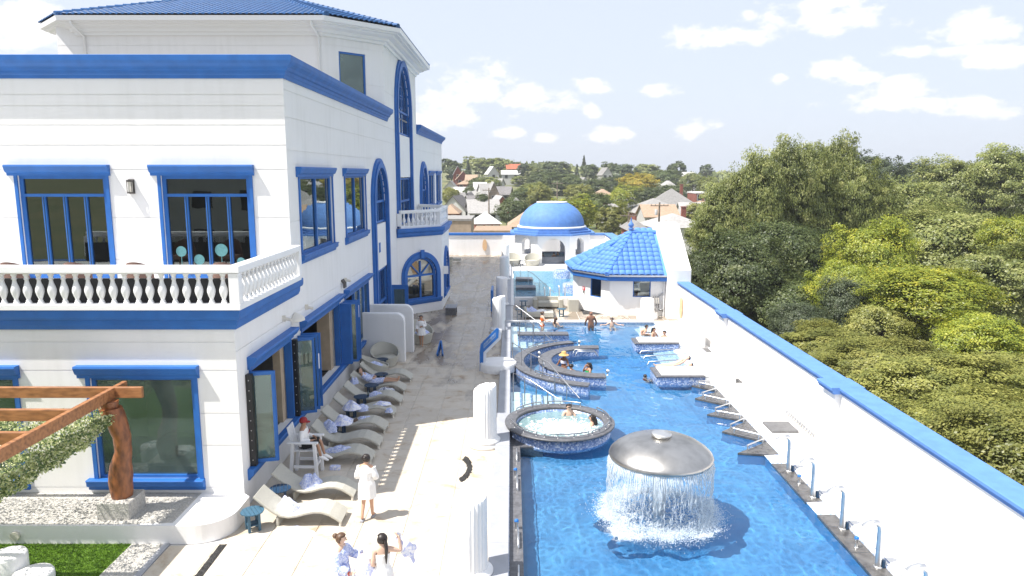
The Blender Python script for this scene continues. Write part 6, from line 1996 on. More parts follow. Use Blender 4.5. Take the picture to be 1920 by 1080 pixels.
def skin_mesh(J, sk, female=False, k=1.0):
    names = list(J); idx = {n: i for i, n in enumerate(names)}
    vs = [J[n] for n in names]; es = [(idx[a], idx[b]) for a, b in ED]
    rad = []
    for n in names:
        r = RAD.get(n, RAD.get(n[:-1])); r = r if isinstance(r, tuple) else (r, r)
        f = k * (.9 if female and n[:3] in ('wst', 'shL', 'shR', 'nck', 'elL', 'elR', 'chs') else 1.0)
        rad.append((r[0] * f, r[1] * f))
    roots = [idx['pel']]
    for s_ in 'LR':                                      # five fingers, each a chain rooted in the palm
        w, h = Vector(J['wr' + s_]), Vector(J['ha' + s_]); d = (h - w).normalized()
        e = Vector(J['el' + s_]); side = (w - e).cross(d)
        if side.length < .01: side = Vector((0, 1, 0)).cross(d)
        if side.length < .01: side = Vector((1, 0, 0))
        side.normalize(); nn_ = side.cross(d).normalized()
        for q, (o, l) in enumerate(((-.030, .072), (-.010, .085), (.010, .080), (.030, .062))):
            b = len(vs); p0 = h - d * .02 + side * o; p1 = h + d * (l * .55) + side * o * 1.1 + nn_ * .012; p2 = p1 + d * l * .35 + nn_ * .03
            vs += [tuple(p0), tuple(p1), tuple(p2)]; es += [(b, b + 1), (b + 1, b + 2)]; rad += [(.0105,) * 2, (.0095,) * 2, (.0075,) * 2]; roots.append(b)
        b = len(vs); p0 = w + d * .02 - side * .02; p1 = h - d * .02 - side * .06 + nn_ * .01; p2 = p1 + d * .035 + nn_ * .01
        vs += [tuple(p0), tuple(p1), tuple(p2)]; es += [(b, b + 1), (b + 1, b + 2)]; rad += [(.013,) * 2, (.0115,) * 2, (.009,) * 2]; roots.append(b)
    me = bpy.data.meshes.new('person'); me.from_pydata(vs, es, [])
    ob = bpy.data.objects.new('person', me); col.objects.link(ob)
    ob.modifiers.new('s', 'SKIN').use_smooth_shade = True
    for i, r in enumerate(rad): me.skin_vertices[0].data[i].radius = r
    for i in roots: me.skin_vertices[0].data[i].use_root = True
    m2 = ob.modifiers.new('u', 'SUBSURF'); m2.levels = 2; m2.render_levels = 2
    dg = bpy.context.evaluated_depsgraph_get()
    out = bpy.data.meshes.new_from_object(ob.evaluated_get(dg))
    out.materials.clear(); out.materials.append(M[sk])
    bpy.data.objects.remove(ob)
    out.name = 'person'
    return out


def headframe(J):
    c = (Vector(J['hd1']) * .35 + Vector(J['hd2']) * .65); up = (Vector(J['hd3']) - Vector(J['nck'])).normalized()
    return c, up


def lp(root, mb, name, m):
    """link a part whose geometry is in the person's own coordinates"""
    me = mb.mesh(name, M[m]); o = bpy.data.objects.new(name, me); col.objects.link(o); o.parent = root; ORG[o.name] = Vector((0, 0, 0)); return o


def person(label, loc, rot, J, sk='skin_a', hair='hair_dark', hairstyle='short', face=0.0, female=False, scale=1.0, group=None, k=1.0, glasses=False):
    me = skin_mesh(J, sk, female, k)
    o = bpy.data.objects.new('person', me); col.objects.link(o)
    o.location = loc; o.rotation_euler = (0, 0, rot); o.scale = (scale,) * 3
    setp(o, label, 'person', group)
    c, up = headframe(J)
    fw = Vector((-math.sin(face), math.cos(face), 0)); fw = (fw - up * fw.dot(up)).normalized(); sd_ = fw.cross(up)
    # hair shell: follows the skull, leaves the face free
    n, m = 18, 11; rings = []
    for j in range(m + 1):
        t = -PI / 2 + PI * j / m; ring = []
        for q in range(n):
            a = 2 * PI * q / n
            d = sd_ * (math.cos(t) * math.cos(a)) + fw * (math.cos(t) * math.sin(a)) + up * math.sin(t)
            f_ = d.dot(fw); u_ = d.dot(up)
            lowcut = -.25 if hairstyle == 'short' else -.75
            on = (u_ > .42 or f_ < .25 - .15 * (hairstyle == 'short')) and u_ > lowcut
            r = (.112 if on else .060) + .004 * noise.noise(d * 9)
            ring.append(c + Vector(d) * r * 1.0 + up * (.012 if on else 0) - fw * .006)
        rings.append(ring)
    if hairstyle != 'bald':
        hb = MB(); hb.loft(rings, True)
        if hairstyle == 'bun': hb.sphere(c + up * .05 - fw * .125, (.055, .055, .05), 10, 7)
        if hairstyle == 'pony':
            p = c + up * .02 - fw * .115
            hb.tube([p, p - fw * .03 - up * .08, p - fw * .035 - up * .2, p - fw * .02 - up * .34, p - fw * .02 - up * .47], [.035, .036, .034, .028, .008], 9)
        if hairstyle == 'long':
            p = c - fw * .06
            hb.tube([p + up * .06, p - up * .08 - fw * .04, p - up * .20 - fw * .05, p - up * .28 - fw * .04], [(.09, .06), (.10, .055), (.095, .045), (.05, .03)], 10)
        lp(o, hb, 'hair', hair)
    fb = MB()
    fb.tube([c + fw * .082 + up * .015, c + fw * .105 - up * .012, c + fw * .088 - up * .022], [.009, .014, .01], 6)
    for s_ in (-1, 1): fb.sphere(c + sd_ * s_ * .088 - up * .01, (.014, .02, .028), 6, 5)
    lp(o, fb, 'nose_and_ears', sk)
    eb = MB()
    if glasses:
        for s_ in (-1, 1): eb.sphere(c + fw * .085 + sd_ * s_ * .035 + up * .022, (.03, .018, .022), 8, 5)
        eb.tube([c + fw * .07 + sd_ * -.085 + up * .025, c + fw * .095 + up * .027, c + fw * .07 + sd_ * .085 + up * .025], .006, 5)
        lp(o, eb, 'sunglasses', 'black')
    else:
        for s_ in (-1, 1): eb.sphere(c + fw * .081 + sd_ * s_ * .033 + up * .018, (.012, .012, .009), 6, 4)
        eb.tube([c + fw * .083 - sd_ * .022 - up * .05, c + fw * .092 - up * .049, c + fw * .083 + sd_ * .022 - up * .05], .005, 5)
        lp(o, eb, 'eyes_and_mouth', 'hair_brown')
    return o


def garment(root, axis, m, name, sleeves=(), folds=9, seed=1, amp=.05, sub=4):
    """cloth over the trunk: axis = [(centre, rx, ry, turn)], sleeves = [[(point, radius)...]]"""
    mb = MB(); n = 36; rings = []
    st = []
    for i in range(len(axis) - 1):
        for q in range(sub):
            t = q / sub; a, b = axis[i], axis[i + 1]
            st.append((Vector(a[0]).lerp(Vector(b[0]), t), a[1] + (b[1] - a[1]) * t, a[2] + (b[2] - a[2]) * t))
    st.append((Vector(axis[-1][0]), axis[-1][1], axis[-1][2]))
    for i, (c, rx, ry) in enumerate(st):
        d = (st[min(i + 1, len(st) - 1)][0] - st[max(i - 1, 0)][0]).normalized()
        xa = Vector((1, 0, 0)); xa = (xa - d * xa.dot(d)).normalized(); ya = d.cross(xa)
        if ya.y < 0 and abs(d.z) > .5: ya = -ya
        g = i / len(st); ring = []
        for q in range(n):
            a = 2 * PI * q / n
            w = 1 + amp * (.3 + g) * math.sin(folds * a + 2.0 * math.sin(i * .5 + seed)) + amp * 1.1 * noise.noise(Vector((math.cos(a) * 2, math.sin(a) * 2, i * .35 + seed * 7)))
            ring.append(c + xa * rx * w * math.cos(a) + ya * ry * w * math.sin(a))
        rings.append(ring)
    mb.loft(rings, True)
    for s_ in sleeves:
        P_ = [Vector(p) for p, r in s_]; Rr = [r for p, r in s_]
        pp, rr_ = [], []
        for i in range(len(P_) - 1):
            for q in range(4):
                t = q / 4; pp.append(P_[i].lerp(P_[i + 1], t)); rr_.append((Rr[i] + (Rr[i + 1] - Rr[i]) * t) * (1 + .07 * math.sin(q * 2.1 + i * 5 + seed)))
        pp.append(P_[-1]); rr_.append(Rr[-1])
        mb.tube(pp, rr_, 14)
    return lp(root, mb, name, m)


def pose(base, **kw):
    d = dict(base); d.update(kw); return d


def robe_std(o, J, m, hem=.58, seed=1, belt=True, wr=.92, wide=1.0):
    ax = [(Vector(J['nkb']) + Vector((0, 0, .03)), .07, .07), (Vector(J['nkb']) + Vector((0, 0, -.03)), .165, .10), (Vector(J['chs']) + Vector((0, 0, .04)), .20, .14), (J['wst'], .165, .135), (J['pel'], .205 * wide, .165 * wide), ((J['pel'][0], J['pel'][1], hem), .23 * wide, .19 * wide)]
    sl_ = []
    for s_ in 'LR':
        sh, el, w = Vector(J['sh' + s_]), Vector(J['el' + s_]), Vector(J['wr' + s_])
        sl_.append([(sh + Vector((0, 0, .0)), .082), (el, .082), (el.lerp(w, wr), .092)])
    g = garment(o, ax, m, 'robe', sl_, seed=seed)
    if belt:
        c = Vector(J['wst']); bm2 = MB(); bm2.loft([[(c.x + .176 * math.cos(2 * PI * q / 24), c.y + .146 * math.sin(2 * PI * q / 24), c.z + dz) for q in range(24)] for dz in (-.025, .025)], False)
        lp(o, bm2, 'belt', m)
    return g


# woman walking away in a white robe
J = pose(STAND, elL=(-.235, .0, 1.13), wrL=(-.10, .20, 1.13), haL=(-.03, .22, 1.15), elR=(.235, .0, 1.13), wrR=(.08, .21, 1.10), haR=(.01, .24, 1.12), knL=(-.09, .0, .50), anL=(-.10, -.16, .10), toL=(-.11, -.05, .03), knR=(.08, .08, .50), anR=(.085, .12, .085), toR=(.09, .26, .03))
o = person('woman seen from behind in a white robe walking along the terrace', (-3.63, 17.0, 0), -.12, J, 'skin_a', hairstyle='bun', female=True)
robe_std(o, J, 'cloth_white', .60, 2)
for a, t in (((-.10, -.18), (-.11, -.02)), ((.085, .10), (.09, .28))): sh_ = MB(); sh_.tube([(a[0], a[1] - .04, .022), ((a[0] + t[0]) / 2, (a[1] + t[1]) / 2, .024), (t[0], t[1], .02)], [(.042, .02), (.045, .022), (.04, .018)], 10); lp(o, sh_, 'slipper', 'stone_grey')

# woman in the blue robe, facing right
J = pose(STAND, elL=(-.20, .16, 1.19), wrL=(-.16, .40, 1.20), haL=(-.14, .48, 1.18), elR=(.22, .02, 1.12), wrR=(.18, .22, .98), haR=(.15, .29, .97))
o = person('woman in a pale blue robe with tied up brown hair, reaching towards a white bag', (-3.34, 13.05, 0), -PI / 2 - .15, J, 'skin_c', 'hair_brown', 'bun', .15, True)
robe_std(o, J, 'robe_blue', .55, 5, wr=.8)
bd = MB(); c = Vector(J['wrR']); bd.tube([c + Vector((.038 * math.cos(a), .012, .036 * math.sin(a))) for a in [2 * PI * q / 12 for q in range(12)]], .010, 6, closed=True); lp(o, bd, 'wristband', 'sign_red')
# woman with the black pony tail
J = pose(STAND, elR=(.36, .04, 1.30), wrR=(.34, .08, 1.52), haR=(.31, .10, 1.60), elL=(-.20, -.06, 1.12), wrL=(-.06, .12, 1.02), haL=(-.01, .18, 1.02))
o = person('woman with a long black pony tail in a white strapless dress raising her right arm', (-2.52, 13.0, 0), .25, J, 'skin_c', 'hair_dark', 'pony', .5, True)
garment(o, [(Vector(J['chs']) + Vector((0, 0, .05)), .152, .118), (J['chs'], .155, .12), (J['wst'], .135, .115), (J['pel'], .19, .15), ((0, 0, .55), .26, .22)], 'cloth_white', 'dress', seed=3)
# what they hold
mb = MB(); n = 22; rings = []
for i in range(9):
    t = i / 8; rings.append([(-2.86 + (.14 + .07 * math.sin(PI * t) + .02 * math.sin(a * 5 + i)) * math.cos(a), 13.02 + (.10 + .05 * math.sin(PI * t)) * math.sin(a), .62 + .62 * t + .02 * math.sin(3 * a)) for a in [2 * PI * q / n for q in range(n)]])
mb.loft(rings, True); mb.build('laundry_bag', M['robe_pale'], None, 'white cloth bag held open between the two women at the lower edge', 'bag')
mb = MB()
mb.grid(lambda u, v: (-2.27 + .36 * u + .03 * math.sin(9 * v), 13.18 + .05 * math.sin(7 * u + 3 * v), 1.64 - .38 * u * (.6 + .5 * v) - .30 * v + .03 * math.sin(12 * u)), 16, 12)
mb.grid(lambda u, v: (-2.27 + .36 * u + .03 * math.sin(9 * v), 13.20 + .05 * math.sin(7 * u + 3 * v), 1.63 - .38 * u * (.6 + .5 * v) - .30 * v + .03 * math.sin(12 * u)), 16, 12)
mb.build('towel', M['robe_pale'], None, 'white towel with blue edge swinging from the raised hand of the pony tailed woman', 'towel')

# lifeguard on the tall chair
J = pose(low(SIT, .84), knL=(-.13, .44, 1.00), hpL=(-.10, .06, .92), anL=(-.10, .56, .56), toL=(-.10, .73, .47), knR=(.13, .42, 1.0), hpR=(.10, .06, .92), anR=(.09, .50, .58), toR=(.09, .67, .49),
         elL=(-.26, .02, 1.12), wrL=(-.16, .26, 1.10), haL=(-.10, .33, 1.08), elR=(.26, .02, 1.12), wrR=(.16, .27, 1.09), haR=(.10, .34, 1.07))
o = person('seated lifeguard in a red cap, white long sleeved shirt and black shorts', (gx - .08, gy, 0), -PI / 2, J, 'skin_d', 'hair_dark', 'short', 0)
garment(o, [(Vector(J['nkb']) + Vector((0, 0, .02)), .075, .075), (Vector(J['nkb']) + Vector((0, 0, -.04)), .175, .105), (J['chs'], .205, .145), (J['wst'], .19, .15), (Vector(J['pel']) + Vector((0, 0, -.03)), .19, .16)], 'cloth_white', 'shirt', [[(J['shL'], .085), (J['elL'], .068), (Vector(J['elL']).lerp(Vector(J['wrL']), .85), .05)], [(J['shR'], .085), (J['elR'], .068), (Vector(J['elR']).lerp(Vector(J['wrR']), .85), .05)]], seed=4, amp=.04)
pr_ = MB(); c = Vector(J['chs'])
for k in range(7): pr_.box(c.x - .09 + .028 * k, c.x - .075 + .028 * k, c.y + .150, c.y + .156, c.z + .05 - .02 * (k % 3), c.z + .11 - .012 * k)
lp(o, pr_, 'shirt_print', 'cap_red')
so_ = MB()
for s_ in 'LR': so_.tube([Vector(J['hp' + s_]) + Vector((0, -.05, 0)), Vector(J['hp' + s_]).lerp(Vector(J['kn' + s_]), .5) + Vector((0, 0, .01)), Vector(J['hp' + s_]).lerp(Vector(J['kn' + s_]), .95)], [.12, .11, .098], 14)
so_.sphere(Vector(J['pel']) + Vector((0, 0, -.02)), (.19, .16, .12), 14, 8); lp(o, so_, 'shorts', 'cloth_black')
sh_ = MB()
for s_ in 'LR':
    a, t = Vector(J['an' + s_]), Vector(J['to' + s_]); d = (t - a).normalized()
    sh_.tube([a - d * .05 - Vector((0, 0, .01)), a + Vector((0, 0, -.02)), a.lerp(t, .6), t + d * .05], [(.04, .05), (.05, .062), (.05, .045), (.03, .025)], 12)
lp(o, sh_, 'shoes', 'cloth_white')
cp = MB(); c, up = headframe(J)
cp.lathe([(.112, -.0), (.116, .03), (.11, .07), (.085, .115), (.04, .135), (.005, .137)], c + Vector((0, -.008, .02)), 20)
cp.loft([[c + Vector((x, y, .022 + dz - .25 * max(0, y - .1) * .6)) for x, y in ((-.085, .06), (-.075, .13), (-.04, .175), (0, .185), (.04, .175), (.075, .13), (.085, .06))] for dz in (0, .012)], True)
lp(o, cp, 'cap', 'cap_red')

# man lying on a lounger (head on the backrest towards the building)
def flat(pts): return {k: v for k, v in pts.items()}
J = dict(pel=(.84, 0, .40), wst=(.68, 0, .47), chs=(.50, 0, .60), nkb=(.37, 0, .72), nck=(.33, 0, .775), hd1=(.29, 0, .83), hd2=(.245, 0, .90), hd3=(.205, 0, .955),
         shL=(.40, .155, .69), elL=(.62, .24, .56), wrL=(.80, .14, .60), haL=(.87, .08, .62), shR=(.40, -.155, .69), elR=(.62, -.24, .56), wrR=(.80, -.14, .60), haR=(.87, -.08, .62),
         hpL=(.92, .09, .40), knL=(1.33, .10, .52), anL=(1.74, .09, .50), toL=(1.82, .10, .62), hpR=(.92, -.09, .40), knR=(1.33, -.12, .50), anR=(1.76, -.10, .49), toR=(1.84, -.12, .61))
o = person('man in a blue robe lying on a lounger with bare legs crossed', (-6.30, 27.7, 0), 0, J, 'skin_a', 'hair_dark', 'short', -PI / 2)
mb = MB()
ax = [(.40, .72, .10, .09), (.47, .64, .20, .13), (.62, .53, .20, .13), (.84, .43, .21, .13), (1.05, .45, .21, .12), (1.22, .49, .20, .10)]
rings = []
for i, (x, z, w_, h_) in enumerate(ax): rings.append([(x - .25 * h_ * math.sin(a) * (1 if x < .6 else 0), w_ * (1 + .05 * math.sin(5 * a + i)) * math.cos(a), z + h_ * math.sin(a)) for a in [2 * PI * q / 24 for q in range(24)]])
mb.loft(rings, True)
for s_ in 'LR': mb.tube([J['sh' + s_], J['el' + s_], Vector(J['el' + s_]).lerp(Vector(J['wr' + s_]), .8)], [.085, .08, .075], 12)
lp(o, mb, 'robe', 'robe_blue')

# child walking towards the camera
J = pose(STAND, elL=(-.23, .02, 1.14), wrL=(-.08, .18, 1.12), haL=(-.01, .2, 1.10), elR=(.22, -.02, 1.13), wrR=(.22, .12, .93), haR=(.21, .16, .86), knL=(-.08, .09, .50), anL=(-.07, .12, .09), toL=(-.07, .25, .03), knR=(.08, .02, .49), anR=(.075, -.17, .13), toR=(.075, -.08, .04))
o = person('barefoot child in a short white robe walking towards the camera', (-4.56, 35.4, 0), PI, J, 'skin_d', 'hair_dark', 'short', 0, scale=.93)
robe_std(o, J, 'cloth_white', .62, 7)

# bathers -----------------------------------------------------------------
def band(o, J, m, z0=-.05, z1=.07, rx=.155, ry=.125, name='swimsuit'):
    c = Vector(J['chs']); mb = MB(); mb.loft([[(c.x + rx * f * math.cos(2 * PI * q / 22), c.y + ry * f * math.sin(2 * PI * q / 22), c.z + z) for q in range(22)] for z, f in ((z0, .95), ((z0 + z1) / 2, 1.03), (z1, .97))], False); lp(o, mb, name, m)
ARM = dict(elL=(-.27, .10, 1.14), wrL=(-.22, .34, 1.16), haL=(-.20, .42, 1.16), elR=(.27, .10, 1.14), wrR=(.22, .34, 1.16), haR=(.20, .42, 1.16))
J = pose(STAND, elL=(-.30, .04, 1.13), wrL=(-.30, .20, .93), haL=(-.28, .26, .88), elR=(.30, .04, 1.13), wrR=(.30, .20, .93), haR=(.28, .26, .88))
person('bald broad backed man standing waist deep at the far edge of the pool', (4.50, 40.2, -.90), 0, J, 'skin_b', hairstyle='bald', k=1.3, scale=1.02)
J = pose(STAND, **ARM)
o = person('woman in an orange bikini standing at the pool steps with her hair in a bun', (1.72, 40.1, -.84), -1.2, J, 'skin_c', 'hair_brown', 'bun', 0, True)
band(o, J, 'orange_cloth', -.09, .07); c = Vector(J['pel']); mb = MB(); mb.loft([[(.158 * math.cos(2 * PI * q / 22), .128 * math.sin(2 * PI * q / 22), c.z + z) for q in range(22)] for z in (-.08, .03)], False); lp(o, mb, 'bikini_bottom', 'orange_cloth')
armsit = {k: (v[0], v[1], v[2] - .86) for k, v in ARM.items()}
SA = pose(SIT, **armsit)
person('bather with short brown hair sitting in the water next to the orange bikini', (2.5, 40.55, -.40), -.8, SA, 'skin_c', 'hair_brown', 'long', .3, True)
J = pose(SA, elL=(-.34, .05, .42), wrL=(-.55, .12, .44), haL=(-.63, .14, .44), elR=(.34, .05, .42), wrR=(.55, .12, .44), haR=(.63, .14, .44))
person('bather in sunglasses leaning with spread arms on the far pool edge', (5.75, 40.65, -.44), PI, J, 'skin_c', 'hair_dark', 'short', 0, glasses=True)
o = person('bather in a straw sun hat behind the inner curved bench', (2.35, 31.6, -.22), PI - .5, SA, 'skin_b', 'hair_dark', 'long', 0, True)
c, up = headframe(SA); mb = MB(); mb.lathe([(.235, -.03), (.20, .0), (.115, .02), (.112, .09), (.09, .13), (.05, .145), (.005, .148)], c + Vector((0, 0, .04)), 24); mb.lathe([(.115, .02), (.20, -.008), (.235, -.036)], c + Vector((0, 0, .038)), 24, caps=False); lp(o, mb, 'sun_hat', 'straw'); band(o, SA, 'robe_pale', -.06, .08)
o = person('bather with bare shoulders and dark hair leaning over the inner curved bench', (2.58, 30.35, -.42), .4, SA, 'skin_a', 'hair_dark', 'short', 0, True)
band(o, SA, 'cloth_black', -.09, .0)
o = person('woman in a green swimsuit with curly dark hair holding her cheek', (3.38, 30.75, -.46), 1.9, pose(SA, elR=(.22, .18, .40), wrR=(.10, .16, .60), haR=(.08, .12, .68)), 'skin_d', 'hair_dark', 'long', 0, True)
band(o, SA, 'green_cloth', -.10, .09, .16, .13)
person('bearded man in sunglasses soaking in the bubbling spa tub', (2.02, 24.55, -.30), PI, SA, 'skin_c', 'hair_dark', 'short', .25, glasses=True)
person('woman in sunglasses with wet dark hair soaking at the rim of the spa tub', (2.74, 23.55, -.38), 1.3, SA, 'skin_a', 'hair_dark', 'long', 0, True, glasses=True)
def lying(h): return {k: (v[1] * .9, (v[2] - .95) * -1.0, h + v[0] * 0) for k, v in STAND.items()}
def recline(): 
    d = {}
    for k, v in STAND.items():
        s_ = 1.675 - v[2]                            # distance from the crown along the body
        d[k] = (-s_, v[0], .20 - .42 * min(s_, .9) + (.02 if s_ > .9 else 0) + v[1] * .6)
    return d
J = recline()
person('dark haired man lying back on the nearer reclining bed in the water', (8.1, 31.85, .12), .04, J, 'skin_c', 'hair_dark', 'short', PI / 2)
person('second bather on the reclining bed, only the dark hair showing above the counter', (8.0, 30.95, .02), 0, J, 'skin_a', 'hair_dark', 'long', PI / 2)
o = person('small bather in a red swimsuit holding the corner of the nearer mosaic counter', (5.72, 30.0, -.62), -1.2, SA, 'skin_a', 'hair_dark', 'short', 0, True, scale=.8)
band(o, SA, 'red_cloth', -.10, .09)
for k, (x, y, z, r, lab) in enumerate(((7.1, 38.5, -.30, -1.9, 'bather bending forward, farthest of the three huddled by the right edge'), (7.55, 37.5, -.34, -2.4, 'middle one of the three huddled bathers by the right edge'), (8.0, 36.9, -.38, 2.6, 'bather nearest the white block among the three huddled'))):
    J = pose(SA)
    if k == 0:
        for q in ('hd1', 'hd2', 'hd3', 'nck', 'nkb', 'shL', 'shR'): J[q] = (J[q][0], J[q][1] + .22, J[q][2] - .10)
    person(lab, (x, y, z), r, J, 'skin_a', 'hair_dark', 'long' if k == 1 else 'short', 0, k > 0)
for k, (x, y, z, r, lab) in enumerate(((3.0, 70.9, .0, -.5, 'left bather in the tub under the domed pavilion'), (4.1, 69.9, .15, .3, 'bather at the front rim of the tub under the domed pavilion'), (5.4, 71.0, .0, 1.2, 'right bather in the tub under the domed pavilion'), (4.6, 72.0, .0, 2.2, 'bather at the back of the tub under the domed pavilion'))):
    person(lab, (x, y, z), r, SA, 'skin_d' if k % 2 else 'skin_b', 'hair_dark', 'short', 0)
# ================================================================ trees
def crown_mesh(name, seed, clumps, per, leaf, m, shape='round', rmin=.6):
    g = np.random.default_rng(seed)
    d = g.normal(0, 1, (clumps, 3)); d /= np.linalg.norm(d, axis=1)[:, None]
    lob = 1 + .24 * np.sin(d[:, 0] * 3.1 + seed) * np.cos(d[:, 1] * 2.7 + seed * 2) + .14 * np.sin(d[:, 2] * 4 + d[:, 0] * 5 + seed * 3)
    r = (rmin + (1 - rmin) * g.uniform(0, 1, clumps) ** .55) * lob
    c = d * r[:, None]
    if shape == 'cone':
        t = g.uniform(0, 1, clumps); a = g.uniform(0, 2 * PI, clumps); q = (1 - t) * g.uniform(.5, 1, clumps)
        c = np.stack([q * np.cos(a), q * np.sin(a), t * 2 - 1], 1)
    if shape == 'dome':
        c[:, 2] = np.abs(c[:, 2]) * 1.2 - .25 * g.uniform(0, 1, clumps)
    if shape != 'cone' and shape != 'dome':
        low = (c[:, 2] < -.30) & (g.uniform(0, 1, clumps) < .62)
        c[low, 2] = np.abs(c[low, 2]) * .9
    cr = g.uniform(.13, .28, clumps) * (1.0 if shape != 'cone' else .6)
    tone = g.normal(0, .11, clumps)
    V, T = [], []
    pts = g.normal(0, 1, (clumps, per, 3)); pts /= np.linalg.norm(pts, axis=2)[:, :, None]
    pts *= (g.uniform(.25, 1, (clumps, per)) ** .6)[:, :, None]
    pts[:, :, 2] *= 0.42 if shape == "tall" else .62
    P_ = (c[:, None, :] + pts * cr[:, None, None]).reshape(-1, 3)
    tn = (tone[:, None] + g.normal(0, .07, (clumps, per))).ravel()
    n = len(P_)
    nrm = P_ / (np.linalg.norm(P_, axis=1)[:, None] + 1e-6) * 1.25 + g.normal(0, .5, (n, 3)) + np.array([0, 0, .45])
    nrm /= np.linalg.norm(nrm, axis=1)[:, None]
    a = np.cross(nrm, g.normal(0, 1, (n, 3))); a /= np.linalg.norm(a, axis=1)[:, None]; b = np.cross(nrm, a)
    s = (leaf * g.uniform(.6, 1.3, n))[:, None]
    v = np.stack([P_ - a * s, P_ + b * s * .6 - nrm * s * .15, P_ + a * s, P_ - b * s * .6 - nrm * s * .15], 1).reshape(-1, 3)
    return toned(fast_mesh(name, v, np.arange(n * 4).reshape(-1, 4), M[m]), tn)


def trunk_mesh(seed, limbs=12):
    g = random.Random(seed); mb = MB()
    pts = [Vector((0, 0, 0)), Vector((.03, .02, .25)), Vector((-.02, .03, .55)), Vector((.02, -.02, .85)), Vector((.0, .0, 1.1))]
    mb.tube(pts, [.085, .062, .05, .032, .012], 8)
    for k in range(limbs):
        t = .36 + .55 * k / limbs; a = k * 2.4 + g.random()
        p = Vector((.0, .0, t)); r = g.uniform(.35, .7)
        mb.tube([p, p + Vector((r * .4 * math.cos(a), r * .4 * math.sin(a), .10)), p + Vector((r * math.cos(a + .2), r * math.sin(a + .2), .22 + .1 * g.random()))], [.03, .02, .006], 6)
    return mb.mesh('trunk', M['bark'])


TRK = [trunk_mesh(k) for k in range(3)]
CR = {}
def crown(kind, seed, lod):
    k = (kind, seed, lod)
    if k not in CR:
        c, p, s = {'near': (520, 84, .026), 'mid': (230, 56, .045), 'far': (110, 36, .085), 'hedge': (330, 170, .024)}[lod]
        sh = 'cone' if kind == 'leaf_cone' else 'tall' if (kind == 'leaf_olive' and lod == 'near') else ('dome' if lod == 'hedge' else 'round')
        CR[k] = crown_mesh('crown', seed * 7 + 1, c, p, s, 'leaf_blue' if kind == 'leaf_cone' else kind, sh, .62 if lod != 'hedge' else .72)
    return CR[k]


trng = random.Random(77)
def tree(px, ytop, wpx, depth, kind, lod, label, group=None, seed=0, asp=1.0, bottom=None, name='tree'):
    """a tree whose crown top is seen at (px, ytop); depth is metres from the camera"""
    zt = CAMH - (ytop - 325) * .9874 * depth / 1350
    x = (px - 960) / 1350 * depth; y = depth / .9874 - (CAMH - zt) * .16
    r = wpx / 2 * depth / 1350
    g = terr(x, y)
    full = zt - g
    rz = min(r * asp, full * .48) if bottom is None else (zt - bottom) / 2
    zc = zt - rz * .98
    t = thing(name, label, 'tree', (x, y, g - .1), group)
    rot = trng.uniform(0, 6.28)
    place(crown(kind, seed, lod), 'crown', (x, y, zc), t, rot=(0, 0, rot), scale=(r / 1.06, r / 1.06, rz / 1.06))
    h = zc - g + rz * .25
    place(TRK[seed % 3], 'trunk', (x, y, g - .1), t, rot=(0, 0, rot), scale=(min(r, h * .5) * 1.1, min(r, h * .5) * 1.1, h))
    return t


